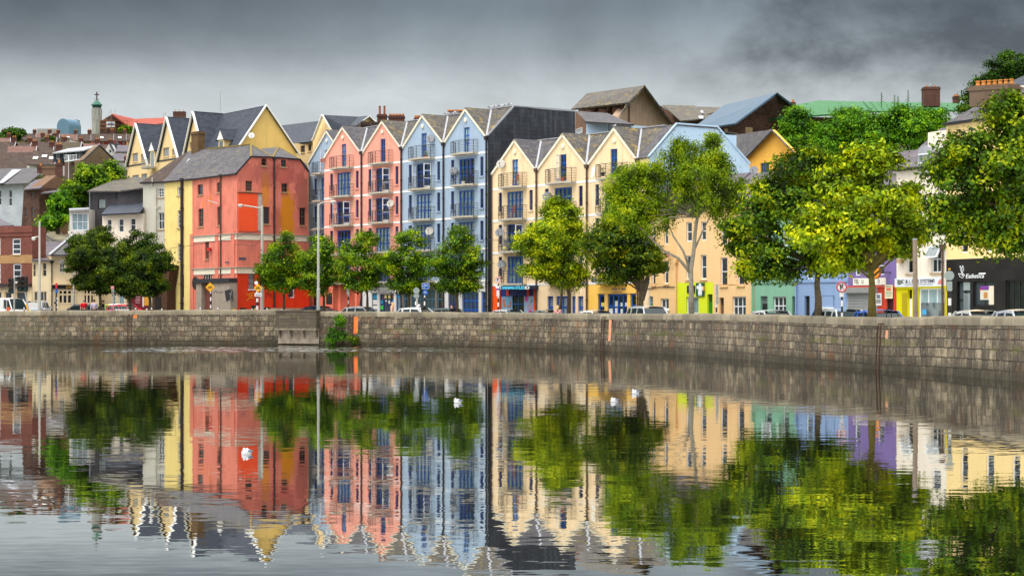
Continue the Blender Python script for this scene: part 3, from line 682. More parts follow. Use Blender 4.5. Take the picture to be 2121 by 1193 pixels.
# slate-hung end wall as a proud skin
ub = FT.u(1010.2); m = MB(); fe = Fr.__new__(Fr)
m.prism([FT.pt(ub+.03, 5, .0), FT.pt(ub+.03, 17.2, .0), FT.pt(ub+.03, 19.93, -2.7), FT.pt(ub+.03, 19.93, -9.3), FT.pt(ub+.03, 5, -9.3)], FT.d*.08); part(m, 'slate_cladding', SLATE_W, hB2)
m = MB(); m.bar(FT.pt(ub+.07, 17.3, .1), FT.pt(ub+.07, 20.02, -2.7), .1, .14); m.bar(FT.pt(ub+.07, 20.02, -2.7), FT.pt(ub+.07, 20.02, -9.3), .12, .1); part(m, 'verge', LEAD, hB2)
for i, (px, py) in enumerate(((750.4, 316), (833, 307), (920.3, 298), (1009.3, 285))): downpipe(FT, px, py, HOUSES[i], PIPE, .075)
# the blue house set back at the left end
FB0 = Fr((638.8, 20.75), (677.5, 21.13))
T(fr=FB0, x0=638.8, x1=716, apx=677.5, ze=17.3, za=20.2, bands=BT, wm=BLUEW, gm=CORALW, label='narrow light blue house end squeezed between coral and pink buildings', d=2.7, depth=8, ridge_z=20.2, glaz=G_BLUE, bal=False, opens=(0,), ground_fn=gf([(648, 598, 656, 1, 3, W_DARK, G_BLACK)]))
b0 = HOUSES[-1]
for b in BT[:4]: balcony(FB0, FB0.u(664), b+.1, 1.9, b0, .8)
# cream row
FC = Fr((1018.3, 24.72), (1244, 26.66)); BC = [12.62, 9.96, 7.29, 4.63]
def g_tan(t, fr, u0, u1, zb, zg, gm):
    c = crop(1010, 570, 11.783)
    r = fr.rect(*c(292, 250), *c(1120, 1000)); hole = (r[0], zb+.02, r[2], r[3])
    m = MB(); wall(m, fr, [(u0, zb), (u1, zb), (u1, zg), (u0, zg)], [hole], .3); part(m, 'ground_floor', gm, t)
    window(fr, (r[0], zb+.02, r[2], r[3]-.5), t, G_BLACK, W_BLUE, 4, 3, .12, .24, None, name='shop_window')
    na = paint('navy_panel', (18, 44, 120), .5); rd = paint('red_post', (240, 60, 40), .5)
    q = fr.rect(*c(292, 350), *c(1120, 505)); sheet(fr, q, -.2, na, t, 'transom_panel', .08)
    for x0, x1 in ((440, 500), (940, 1000)): sheet(fr, fr.rect(*c(x0, 350), *c(x1, 505)), -.12, rd, t, 'red_bracket', .06)
    pb = paint('sea_blue_poster', (120, 176, 208), .5); pw = paint('pale_lilac_poster', (176, 200, 226), .5); pk = paint('pink_print', (224, 80, 170), .5); sk = paint('tanned_print', (190, 120, 84), .5); lp = paint('rose_print', (206, 170, 200), .5)
    for (x0, x1, mt) in ((298, 565, pb), (850, 1118, pw)):
        q = fr.rect(*c(x0, 510), *c(x1, 990)); m = MB(); fr.box(m, q[0], zb+.3, q[2], q[3], -.19, -.16); po = part(m, 'window_poster', mt, t)
        m = MB()
        def blob(cx, cy, rx, ry, o=-.157):
            u, z = fr.uz(*c(cx, cy)); su = fr.u(c(cx+rx, 0)[0])-u; sz = ry/11.783/fr.s(c(cx, 0)[0])
            m.face([fr.pt(u+su*math.cos(a*.3927), z+sz*math.sin(a*.3927), o) for a in range(16)])
        if mt is pb:
            blob(355, 640, 36, 70); blob(370, 740, 40, 50, -.154); blob(520, 690, 26, 50); blob(480, 760, 60, 26, -.154); part(m, 'print', sk, po)
        else:
            blob(1000, 780, 70, 80); part(m, 'print', lp, po); m = MB(); q = fr.rect(*c(875, 510), *c(945, 640)); fr.box(m, *q, -.158, -.15); blob(1000, 880, 40, 40, -.15); part(m, 'print', pk, po)
            m = MB(); m.bar(fr.px(*c(1045, 600), -.15), fr.px(*c(1015, 690), -.15), .07, .02); part(m, 'print', W_DARK, po)
T(fr=FC, x0=1018.3, x1=1112.6, apx=1066.9, ze=13.95, za=16.6, bands=BC, wm=CREAMW, gm=ORANGEW, label='cream gabled house over the orange tanning shop beside the slate end wall', d=2.7, depth=10.2, ridge_z=16.6, glaz=G_BLUE, opens=(2,), ground_fn=g_tan)
T(fr=FC, x0=1112.6, x1=1217, apx=1166.6, ze=13.95, za=16.6, bands=BC, wm=CREAMW, gm=CREAMW, label='middle cream gabled house, its cream ground floor behind a yellow-green tree', d=2.7, depth=10.2, ridge_z=16.6, glaz=G_BLUE, opens=(0,), roofm=SLATE_L,
  ground_fn=gf([(1134, 613.5, 1146, 1, 3, W_BLUE, G_PALE), (1152, 613.5, 1176, 2, 3, W_BLUE, G_PALE), (1184, 613.5, 1192, 1, 3, W_BLUE, G_PALE), (1197, 613.5, 1208, 1, 3, W_BLUE, G_PALE)]))
hC3 = T(fr=FC, x0=1217, x1=1322.6, apx=1273.3, ze=13.95, za=16.6, bands=BC, wm=CREAMW, gm=YELLOWW, label='cream gabled house over the amber shopfront, white patch on its render', d=2.7, depth=10.2, ridge_z=16.6, glaz=G_BLUE, roofm=SLATE_L, endm=PALEB,
  ground_fn=gf([(1238.5, 610, 1252, 1, 3, W_BLUE, G_BLACK), (1258.5, 609, 1299, 4, 3, W_BLUE, G_BLACK), (1305.5, 608.5, 1317.5, 1, 3, W_BLUE, G_BLACK)]))
uc = FC.u(1322.6); ue = uc+1.25
m = MB(); zb = ROAD-.05
m.face([FC.pt(uc+.002, zb), FC.pt(ue, zb), FC.pt(ue, 13.95), FC.pt(uc+.002, 13.95)]); part(m, 'end_bay', CREAMW, hC3)
m = MB(); prof = [(zb, 0), (13.95, 0), (16.57, -2.7), (16.57, -6.8), (13.97, -10.25), (zb, -10.25)]
m.prism([FC.pt(ue-.1, z, o) for z, o in prof], FC.d*.1); part(m, 'end_wall', PALEB, hC3)
m = MB(); m.slab([FC.pt(uc, 14.01, .12), FC.pt(ue+.06, 14.01, .12), FC.pt(ue+.06, 16.66, -2.7), FC.pt(uc, 16.66, -2.7)], .1); m.slab([FC.pt(uc, 16.66, -2.7), FC.pt(ue+.06, 16.66, -2.7), FC.pt(ue+.06, 16.64, -6.9), FC.pt(uc, 16.64, -6.9)], .1); part(m, 'end_roof', SLATE, hC3)
m = MB(); m.bar(FC.pt(ue+.02, 14.06, .1), FC.pt(ue+.02, 16.72, -2.7), .12, .12); m.bar(FC.pt(ue+.02, 16.72, -2.7), FC.pt(ue+.02, 16.72, -6.85), .12, .12); m.bar(FC.pt(ue+.02, 16.72, -6.85), FC.pt(ue+.02, 14.0, -10.3), .12, .12); part(m, 'verge', PALEB, hC3)
m = MB(); q = [FC.uz(*cG(x, y)) for x, y in ((955, 600), (962, 555), (985, 530), (998, 545), (985, 595), (968, 640), (950, 632))]; m.face([FC.pt(u, z, .006) for u, z in q]); part(m, 'render_patch', WHITE, hC3)
for h, (px, py), mt in zip(HOUSES[-3:], ((1113, 352), (1217.5, 344), (1323, 331)), (PIPEB, PIPEB, PIPEB)): downpipe(FC, px, py, h, mt, .075)
m = MB(); m.tube([FC.pt(.15, 14, .1), FC.pt(.15, ROAD, .1)], .05, 6); part(m, 'downpipe', PIPEB, HOUSES[-3])
# shop signs
def fascia(fr, r, out, th, mat, label, base_z=ROAD):
    t = thing('shop_sign', label, 'sign', fr.pt((r[0]+r[2])/2, r[1], out)); m = MB(); fr.box(m, *r, out, out+th); part(m, 'board', mat, t); return t
c = crop(1027.5, 570, 11.783)      # the board stands out from the wall, so its place along it shifts
r = FC.rect(*c(300, 258), *c(1040, 350)); sg = fascia(FC, r, .02, .88, paint('dark_navy_board', (10, 34, 70), .4), 'tanning studio shop sign with cyan and white block letters on navy')
cy = paint('cyan_letters', (96, 216, 250), .4); wl = paint('white_letters', (240, 244, 246), .4)
[textpx(b_, FC, c, x0_, 345, x1_, cp_, .905, mt_, sg, bold=.016) for b_, x0_, x1_, cp_, mt_ in (('T', 300, 345, 84, wl), ('ANNING', 355, 672, 66, cy), ('STUD', 695, 905, 76, cy), ('IO', 918, 1032, 76, wl))]
c = crop(1200, 560, 11.783)
r = FC.rect(*c(440, 400), *c(1390, 565)); sg = fascia(FC, r, .012, .05, YELLOWW, 'amber shop fascia with dark blue letters over blue glazed doors')
for x0, y0, x1, y1, mt in ((850, 745, 915, 880, 'white_poster'), (985, 785, 1030, 875, 'white_poster'), (1098, 785, 1140, 875, 'white_poster'), (710, 930, 795, 1045, 'white_poster'), (850, 920, 910, 1045, 'white_poster'), (985, 940, 1035, 1045, 'white_poster'), (515, 785, 610, 880, 'yellow_poster')): sheet(FC, FC.rect(*c(x0, y0), *c(x1, y1)), -.10, bpy.data.materials[mt], hC3, 'poster', .015)
lk = paint('navy_letters', (46, 62, 120), .5); m = MB()
for x0, x1, y0, y1 in ((810, 950, 432, 478), (980, 1010, 432, 478), (1045, 1145, 432, 478)):
    q = FC.rect(*c(x0, y0), *c(x1, y1))
    w = (q[2]-q[0])/max(1, round((q[2]-q[0])/.13))
    k = q[0]
    while k < q[2]-.02: FC.box(m, k, q[1], k+w*.62, q[3], .064, .075); k += w
part(m, 'worn_letters', lk, sg); textpx('LOCKSMITH', FC, c, 800, 552, 1045, 40, .064, lk, sg)
for x0, y0, x1, y1, lab in ((310, 190, 490, 285, 'wider black name board high on the amber shopfront'), (1243, 170, 1383, 245, 'smaller black name board near the twin tree trunks')):
    r = FC.rect(*c(x0, y0), *c(x1, y1)); sg = fascia(FC, r, .01, .05, paint('black_board', (40, 38, 40), .5), lab); m = MB(); gl = paint('grey_lines', (150, 146, 140), .6)
    for f in (.24, .62): FC.box(m, r[0]+.1, r[1]+(r[3]-r[1])*f, r[2]-.1, r[1]+(r[3]-r[1])*(f+.14), .062, .068)
    part(m, 'lettering', gl, sg)
# dishes on the terraces
def wdish(fr, px, py, rp, lab, mat=DISH, out=.55, du=.25, tilt=.35):
    s = fr.s(px); face = Vector((-.35, -.9, 0)); pos = P(px, py, s*1.0028); dish(pos, face, rp/s, lab, mat, fr.px(px, py+rp*.9, .02), tilt)
wdish(FT, *cE(1158, 290), 9, 'grey dish at the top balcony of the first blue gabled house')
wdish(FT, *cE(1362, 575), 9, 'dark grey dish left of the second floor balcony on the tallest blue house')
wdish(FT, *cE(805, 862), 8, 'pale dish beside the third floor balcony of the right pink house', DISH_L)
wdish(FT, *cE(1150, 1103), 9, 'pale dish low on the blue house just above the street trees', DISH_L)
wdish(FT, *cE(204, 480), 5, 'small reddish dish at the edge between the blue end and pink house', surf('rusty_dish', (150, 96, 84), .6))
wdish(FC, *cG(160, 512), 9.5, 'pale dish against the slate wall at the left cream gable', DISH_L)
wdish(FC, *cG(568, 798), 9.5, 'grey dish between the first and second cream houses')
wdish(FC, *cG(148, 1115), 9, 'grey dish on the left cream house, second above the shop')
wdish(FC, *cH(166, 417), 9, 'lowest grey dish on the left cream house, just over the orange shop')
# pots and chairs out on the balconies
def pot(fr, px, py, lab, mat):
    m = MB(); p = fr.px(px, py, .5); m.lathe(p, [(.12, 0), (.17, .28), (.19, .3), (.15, .3)], 10); t = thing('plant_pot', lab, 'plant pot', p); part(m, 'pot', mat, t)
    m = MB()
    for i in range(40):
        a = random.random()*6.28; q = p+Vector((math.cos(a)*.2*random.random(), math.sin(a)*.2*random.random(), .32+random.random()*.35)); v = Vector((random.uniform(-1, 1), random.uniform(-1, 1), random.uniform(-.2, 1)))*.08
        m.face([q, q+v, q+v+Vector((.05, .02, -.05)), q+Vector((.04, -.03, -.03))])
    part(m, 'plant', LEAF_POT, t)
LEAF_POT = leafmat('pot_leaves', (30, 60, 18), (70, 110, 30), (150, 170, 60))
TERRA = surf('terracotta', (196, 96, 60)); pot(FT, *cE(1162, 470), 'terracotta plant pot on the top blue balcony', TERRA); pot(FT, *cE(1490, 695), 'pale pot on the balcony of the tallest blue house', WHITE)
pot(FC, *cG(752, 665), 'orange pot on the middle cream top balcony', TERRA); pot(FC, *cG(1105, 622), 'dark pot on the right cream top balcony', BLACK)
def chair(fr, px, py, lab, mat, rot=0.0):
    p = fr.px(px, py, .45); t = thing('balcony_chair', lab, 'chair', p); t.rotation_euler = (0, 0, rot); d, n, up = fr.d, fr.n, Vector((0, 0, 1))
    m = MB(); m.obox(p-d*.2-n*.2+up*.42, d*.4, n*.4, up*.04); part(m, 'seat', mat, t); m = MB()
    for i in range(4): m.obox(p-d*.2+d*(i*.115)-n*.2+up*.5, d*.06, n*.03, up*.42)
    m.obox(p-d*.2-n*.2+up*.9, d*.41, n*.035, up*.06); part(m, 'backrest', mat, t)
    for a in (-.19, .16):
        for b in (-.19, .16): m = MB(); m.obox(p+d*a+n*b, d*.035, n*.035, up*(.42 if b > 0 else .9)); part(m, 'leg', mat, t)
chair(FT, *cE(770, 765), 'grey chair on the right pink house balcony', STEEL); chair(FT, *cE(1530, 700), 'dark chair on the tallest blue house balcony', IRON)
WOODC = surf('teak', (170, 104, 66)); chair(FC, *cG(330, 705), 'wooden chair on the left cream top balcony', WOODC); chair(FC, *cG(300, 985), 'wooden chair one floor below on the left cream house', WOODC); chair(FC, *cH(215, 300), 'grey chair on the low balcony above the tanning shop', STEEL)
# ---------------------------------------------------------------- coral building with yellow and grey neighbours
FL = Fr((398.4, 20.72), (491, 21.6)); FR = Fr((491, 21.6), (640, 20.95))
def stain_list(l): return [(fr.px(*cC(x, y)), (rx, rx*1.2, rz), lin(c), a) for fr, x, y, rx, rz, c, a in l]
och, sty = (214, 138, 20), (170, 70, 60)
CORAL = surf('coral_render', (236, 138, 116), .92, .24, .9, .75, lin((176, 104, 92)), .01, stains=stain_list([(FR, 1237, 770, .55, 2.0, och, .75), (FR, 1428, 1010, .95, 2.6, och, .95), (FR, 1240, 640, 1.6, 1.6, (150, 86, 76), .55), (FR, 1390, 660, 1.6, 1.4, (160, 70, 64), .6), (FR, 1560, 850, .9, 3.0, (150, 84, 76), .6), (FR, 1100, 640, 1.4, 1.3, (176, 96, 84), .55), (FR, 1500, 620, 1.2, 2.0, (176, 92, 84), .5), (FR, 1330, 1060, .7, 1.6, (170, 90, 76), .5),
    (FL, 748, 870, .3, .8, (214, 120, 40), .8), (FL, 690, 900, .25, .7, (226, 130, 50), .7), (FL, 750, 740, .35, .9, (176, 96, 70), .6)]))
REDZ = surf('vermilion_paint', (222, 62, 26), .85, .1, 1.2, .25); YEL = surf('yellow_render', (246, 222, 142), .92, .14, 1.0, .5, lin((206, 172, 96))); GREYR = surf('grey_render', (200, 196, 182), .92, .1, 1, .3)
PANEL = surf('orange_red_panel', (252, 92, 48), .7, .07); ROUGH = surf('rough_cement', (172, 158, 142), .95, .25, 2.5, .5, lin((110, 96, 86)), .01)
def old_house(label, name, fr, poly, wins, wm, back_d, holes=(), frame=W_WHITE, zb=1.5, base_px=None):
    us = [fr.uz(*p) for p in poly]; m0 = min(u for u, _ in us); m1 = max(u for u, _ in us)
    t = thing(name, label, 'house', fr.pt((m0+m1)/2, ROAD, 0))
    rs = [crect(fr, cc, *w) for cc, w, *_ in wins]
    m = MB(); wall(m, fr, us, rs+list(holes), .2); part(m, 'wall', wm, t)
    for (cc, w, nx, nz, fm, gl, sl), r in zip(wins, rs): window(fr, r, t, gl, fm, nx, nz, .06, .15, sl)
    return t, us
STSILL = surf('stone_sill', (186, 158, 120), .9, .2)
wlist = [(cC, (635, 735, 683, 825), 1, 1, W_BROWN, G_DARK, STSILL), (cC, (805, 717, 832, 805), 2, 3, W_BROWN, G_DARK, STSILL), (cC, (643, 948, 688, 1105), 2, 4, W_BROWN, G_DARK, STSILL), (cC, (810, 930, 838, 1095), 2, 4, W_BROWN, G_DARK, STSILL), (cD, (532, 260, 566, 412), 2, 4, W_BROWN, G_DARK, STSILL)]
arch_c = cD(550, 578); au, az_ = FL.uz(*arch_c); ar = (FL.u(cD(592, 0)[0])-FL.u(cD(508, 0)[0]))/2
arch = [(au-ar, az_-.15), (au+ar, az_-.15)]+[(au+ar*math.cos(a), az_+ar*.95*math.sin(a)) for a in [math.pi*k/10 for k in range(11)]]
coral, us = old_house('coral red building with weathered gable wall on the street corner', 'corner_building', FL, [cC(590, 1900), cC(985, 1900), cC(985, 640), cC(590, 690)], wlist, CORAL, 7, [arch])
m = MB(); m.face([FL.pt(u, z, -.2) for u, z in arch]); aw = part(m, 'arched_window', G_BLACK, coral)
m = MB(); m.tube([FL.pt(u, z, -.12) for u, z in arch[1:]], .06, 6); FL.box(m, au-.03, az_-.12, au+.03, az_+ar*.9, -.16, -.1); FL.box(m, au-ar*.55, az_-.12, au-ar*.5, az_+ar*.7, -.16, -.1); FL.box(m, au+ar*.5, az_-.12, au+ar*.55, az_+ar*.7, -.16, -.1); FL.box(m, au-ar*1.1, az_-.26, au+ar*1.1, az_-.16, -.1, .06); part(m, 'frame', WHITE, aw)
wr = [(cC, (1200, 505, 1245, 570), 1, 2, W_BROWN, G_BLACK, STSILL), (cC, (1372, 518, 1420, 580), 1, 2, W_BROWN, G_BLACK, STSILL), (cC, (1060, 703, 1118, 793), 3, 3, W_BROWN, G_DARK, STSILL), (cC, (1377, 726, 1430, 803), 2, 2, W_BROWN, G_BLACK, STSILL), (cC, (1208, 932, 1273, 1083), 1, 1, W_BROWN, G_DARK, STSILL), (cC, (1537, 940, 1590, 1095), 2, 2, W_BROWN, G_BLACK, STSILL)]
rp = [FR.uz(*cC(*p)) for p in ((985, 1145), (1612, 1150), (1612, 620), (1530, 512), (1285, 492), (1102, 487), (985, 640))]
rs = [crect(FR, cc, *w) for cc, w, *_ in wr]
m = MB(); wall(m, FR, rp, rs, .2); part(m, 'gable_wall', CORAL, coral)
for (cc, w, nx, nz, fm, gl, sl), r in zip(wr, rs): window(FR, r, coral, gl, fm, nx, nz, .06, .15, sl)
zc = FR.z(491, 483); zl = FR.z(491, 560)
u0, u1 = 0, FR.u(640)
m = MB(); m.face([FR.pt(0, zl), FR.pt(u1, zl), FR.pt(u1, zc+.5), FR.pt(0, zc+.5)]) if False else None
lw = MB(); r1 = crect(FR, cD, 915, 525, 970, 678); r2 = crect(FR, cD, 1270, 545, 1325, 755)
za_ = rp[0][1]
wall(lw, FR, [(0, zl), (u1, zl), (u1, rp[1][1]), (0, za_)], [], .2); part(lw, 'middle_wall', CORAL, coral)
lw = MB(); wall(lw, FR, [(0, 1.45), (u1, 1.45), (u1, zl-.002), (0, zl-.002)], [r1, r2], .25); part(lw, 'painted_base', REDZ, coral)
window(FR, r1, coral, G_PALE, W_BROWN, 1, 3, .07, .15, WHITE); window(FR, r2, coral, G_DARK, W_WHITE, 1, 1, .1, .2, None, name='doorway')
m = MB()          # string courses with stone caps, corner pilasters
for z in (FR.z(491, 491), FR.z(491, 561)):
    FR.box(m, .05, z-.25, u1, z+.28, 0, .06); FL.box(m, .2, z-.25, FL.L-.02, z+.28, 0, .06)
part(m, 'string_course', TRIM, coral)
m = MB()
for z in (FR.z(491, 491), FR.z(491, 561)): FR.box(m, .0, z+.282, u1, z+.37, 0, .16); FL.box(m, 0, z+.282, FL.L+.1, z+.37, 0, .16)
part(m, 'string_cap', CONC, coral)
zt = FL.z(440, 484)
for x0, x1 in ((400, 435), (627, 655), (766, 797)): m = MB(); FL.box(m, FL.u(cD(x0, 0)[0]), ROAD, FL.u(cD(x1, 0)[0]), zt+.1, .0, .11); part(m, 'pilaster', CORAL, coral)
r = crect(FR, cC, 995, 812, 1160, 1148); sheet(FR, r, .01, PANEL, coral, 'orange_panel', .1)
r = crect(FR, cC, 1163, 815, 1200, 1146); sheet(FR, r, .01, surf('peeling_white', (206, 196, 180), .9, .35, 4, .5), coral, 'peeling_strip', .06)
r = crect(FR, cC, 990, 806, 1200, 812); sheet(FR, r, .012, PIPEB, coral, 'panel_cap', .16)
m = MB(); FL.box(m, FL.u(cD(505, 0)[0]), FL.z(450, 586), FL.L+.1, FL.z(450, 577.5), .02, .9); part(m, 'porch_roof', paint('tar_black', (40, 40, 44), .8), coral)
m = MB(); FL.box(m, FL.u(cD(655, 0)[0]), 1.45, FL.L+.05, FL.z(450, 586)-.003, .0, .75); part(m, 'porch_wall', ROUGH, coral)
m = MB(); FL.box(m, FL.u(cD(513, 0)[0]), 1.45, FL.u(cD(560, 0)[0]), FL.z(430, 586)-.003, .0, .75); part(m, 'porch_pier', ROUGH, coral)
r = crect(FL, cD, 562, 690, 654, 880); sheet(FL, (r[0], 1.5, r[2], r[3]), .3, surf('brown_door', (122, 70, 58), .7, .15), coral, 'door', .06)
r = crect(FL, cD, 560, 628, 656, 690); sheet(FL, r, .3, surf('brown_transom', (150, 88, 58), .7, .15), coral, 'transom', .05)
m = MB(); p = FL.px(*cD(490, 625), .5); m.lathe(p, [(.62, -.1), (.66, 0), (.62, .1)], 20, FL.n); part(m, 'round_signboard', paint('gloss_black', (30, 30, 34), .3), coral)
m = MB(); FR.box(m, FR.u(cD(868, 0)[0])-.5, FR.z(505, 538.5), FR.u(cD(868, 0)[0])+.3, FR.z(505, 535.5)+.1, .0, .03); FL.box(m, FL.u(cD(735, 0)[0])-.35, FL.z(475, 545), FL.u(cD(735, 0)[0])+.35, FL.z(475, 541.5), .115, .14); part(m, 'street_name_plate', paint('slate_blue_plate', (84, 84, 100), .5), coral)
m = MB(); p = FL.px(*cD(574, 341), .1); m.prism([p, p+FL.d*.45, p+FL.d*.55+Vector((0, 0, .3)), p+Vector((0, 0, .3))], FL.n*.2); part(m, 'alarm_box', paint('alarm_red', (214, 30, 30), .4), coral)
m = MB(); a = FR.px(*cC(990, 915), .25); m.bar(FL.px(*cC(757, 877), .3), FL.px(*cC(840, 905), .3), .07); part(m, 'gutter_pipe', DISH_L, coral)
downpipe(FL, *cC(848, 655), coral, PIPEB, .07); downpipe(FR, *cC(1308, 500), coral, PIPE, .09)
# graffiti on the red base and the cement wall
yg = paint('yellow_spray', (236, 160, 30), .7); kg = paint('black_spray', (36, 34, 36), .7); gg = paint('silver_spray', (150, 146, 148), .6); dg = paint('dark_red_spray', (120, 30, 24), .7)
def spray(fr, pts, out, mat, w=.055, name='graffiti', cc=None):
    cc = cc or crop(410, 560, 11.783); m = MB(); q = [fr.px(*cc(*p), out) for p in pts]
    for a, b in zip(q, q[1:]): m.bar(a, b, .006, w, up=fr.n.cross((b-a).normalized()) if (b-a).length > 1e-4 else (0, 0, 1))
    part(m, name, mat, coral)
spray(FR, [(1180, 540), (1200, 600), (1240, 590), (1280, 530), (1240, 640), (1300, 640), (1290, 560), (1340, 530), (1310, 640), (1390, 620), (1350, 540), (1400, 530)], .01, yg); spray(FR, [(1190, 740), (1230, 690), (1310, 675), (1390, 690)], .01, yg)
spray(FR, [(1640, 560), (1690, 540), (1710, 600), (1660, 680), (1640, 620), (1760, 560), (1800, 600), (1740, 620), (1790, 670), (1850, 640)], .01, dg)
spray(FR, [(2200, 580), (2230, 700), (2260, 560), (2300, 640), (2330, 560)], .01, kg)
spray(FL, [(560, 600), (560, 540), (600, 500), (640, 560), (680, 500), (700, 560), (740, 520), (790, 540)], .756, kg, .05)
m = MB(); c = crop(410, 560, 11.783)
m.prism([FL.px(*c(*p), .755) for p in ((822, 500), (975, 450), (1030, 500), (1030, 740), (940, 735), (872, 772))], FL.n*.006); part(m, 'graffiti', kg, coral)
spray(FL, [(815, 500), (975, 445), (1000, 560), (940, 570), (990, 600), (960, 660), (990, 720), (940, 735), (868, 775), (815, 500)], .764, gg, .05)
# the coral roof: long slope to the river lane, two hipped ends over the corner gable
def P3(cc, x, y, s): return P(*cc(x, y), s)
m = MB(); e0 = FL.px(*cC(588, 692), .2); e1 = FL.px(*cC(987, 642), .2); k1 = FR.px(*cC(1102, 487), .1); R1 = P3(cC, 1108, 380, 20.9); R0 = P3(cC, 722, 422, 19.9)
m.slab([e0, e1, k1, R1, R0], .12); H1 = FR.px(*cC(1290, 494), .15); m.slab([k1, H1, R1], .1)
R2 = P3(cC, 1350, 405, 20.3); H2 = FR.px(*cC(1534, 513), .15); m.slab([H1, H2, R2], .1); m.slab([H1, R2, P3(cC, 1205, 417, 19.9), P3(cC, 1180, 430, 20.0)], .08); m.slab([H2, FR.px(*cC(1616, 624), .1), P3(cC, 1600, 560, 19.6), R2], .1)
ro = part(m, 'roof', SLATE, coral); m = MB(); mossr = surf('mossy_ridge', (140, 118, 60), .95, .3, 4)
m.bar(R0, R1, .25, .12); m.bar(R1, k1, .2, .1); m.bar(R1, H1, .16, .08); m.bar(R2, H1, .16, .08); m.bar(R2, H2, .16, .08); part(m, 'ridge_tiles', mossr, ro)
m = MB(); m.bar(e0-FL.d*.0+FL.n*.04, e1+FL.n*.04, .12, .1); m.bar(k1, H1, .1, .1); m.bar(H1, H2, .1, .1); m.bar(e1, k1, .1, .1); m.bar(H2, FR.px(*cC(1616, 624), .1), .1, .1); part(m, 'gutter', BLACK, coral)
# yellow and grey houses continuing the lane front
FLE = Fr((296, 20.25), (398.4, 20.72))
wy = [(cC, (457, 757, 495, 832), 2, 4, W_WHITE, G_DARK, STSILL), (cC, (461, 962, 499, 1118), 2, 4, W_WHITE, G_DARK, STSILL), (cD, (292, 277, 330, 428), 2, 4, W_WHITE, G_DARK, STSILL), (cD, (312, 548, 345, 752), 1, 1, W_BROWN, G_BLACK, None)]
yel, _ = old_house('narrow yellow house with big black soil pipe joined to the coral building', 'town_house', FLE, [cC(345, 1900), cC(590, 1900), cC(590, 692), cC(345, 714)], wy, YEL, 6)
downpipe(FLE, *cC(505, 690), yel, PIPE, .16)
wg = [(cC, (288, 769, 336, 847), 2, 3, W_WHITE, G_DARK, STSILL), (cC, (288, 981, 340, 1129), 2, 2, W_WHITE, G_DARK, STSILL)]
gry, _ = old_house('grey rendered house between the yellow house and white cottage', 'town_house', FLE, [cC(155, 1900), cC(344, 1900), cC(344, 714), cC(155, 727)], wg, GREYR, 6)
downpipe(FLE, *cC(244, 672), gry, GREYR, .07, FLE.z(318, 385), hopper=False); downpipe(FLE, *cC(276, 760), gry, GREYR, .07, hopper=False)
m = MB(); m.bar(FLE.px(*cC(272, 945), .14), FLE.px(*cC(312, 922), .14), .09); part(m, 'branch_pipe', GREYR, gry)
for t, xa, xb, ya, yb, ra, rb, mt in ((yel, 342, 592, 716, 690, P3(cC, 560, 442, 19.2), R0, SLATE), (gry, 143, 344, 722, 714, P3(cC, 470, 490, 18.9), P3(cC, 562, 440, 19.2), TILE_B)):
    m = MB(); a = FLE.px(*cC(xa, ya), .25); b = FLE.px(*cC(xb, yb), .25); m.slab([a, b, rb, ra], .12); rr = part(m, 'roof', mt, t)
    m = MB(); m.bar(a+FLE.n*.03, b+FLE.n*.03, .12, .1); part(m, 'gutter', BLACK, t)
    q = MB()
    for (x, y, w, l) in ([(557, 548, 30, 60)] if t is yel else [(325, 617, 28, 40)]):
        f = (y-450)/260; c0 = (a*.5+b*.5).lerp(ra*.5+rb*.5, .62 if t is yel else .42)
        dd = (b-a).normalized(); upv = ((ra+rb)/2-(a+b)/2).normalized(); nn_ = dd.cross(upv).normalized(); nn_ = nn_ if nn_.z > 0 else -nn_
        q.obox(c0-dd*.4-upv*.7+nn_*.02, dd*.8, upv*1.4, nn_*.1)
    part(q, 'skylight', LEAD, rr)
    m = MB(); p0 = FLE.u(cC(xa+4, 0)[0]); p1 = FLE.u(cC(xb-2, 0)[0]); back(m, FLE, [(p0, 1.5), (p1, 1.5), (p1, 15), (p0, 15)], 6, out=-.2); part(m, 'rear_walls', GREYR if t is gry else YEL, t)
chimney(P3(cC, 640, 462, 19.6)-Vector((0, 0, .6)), 1.6, .8, 2.9, 0, yel, surf('mossy_chimney', (112, 88, 60), .95, .35, 3), FL.d, FL.n)
# dark stone lean-to at the foot of the yellow house
lt = thing('stone_shed', 'dark brown stone lean-to at the foot of the grey and yellow houses', 'shed', FLE.px(355, 640, 1.5)); m = MB()
m.prism([FLE.px(*cB(x, y), 1.2) for x, y in ((1370, 880), (1500, 880), (1500, 700), (1530, 495), (1440, 480), (1380, 640))], -FLE.n*1.15); part(m, 'wall', surf('dark_rubble', (92, 66, 50), .95, .4, 3, .4, bump=.05), lt)
m = MB(); m.prism([FLE.px(*cB(x, y), 1.25) for x, y in ((1400, 880), (1450, 880), (1450, 760), (1400, 760))], -FLE.n*.03); part(m, 'doorway', BLACK, lt)
# raised steps and pavement below the coral gable
plz = MB(); A = FR.px(640, 646, .1); ste = surf('plaza_stone', (168, 150, 130), .9, .2, 1.5)
for k in range(4): plz.prism([FR.pt(2.6+k*.35, 1.6, .05), FR.pt(u1+3, 1.6, .05), FR.pt(u1+3, 1.6, 3.2-k*.6), FR.pt(2.6+k*.35, 1.6, 3.2-k*.6)], (0, 0, .22*(k+1)+.3))
solo(plz, 'stone_steps', ste, 'pale stone steps rising along the foot of the coral gable wall', 'steps')
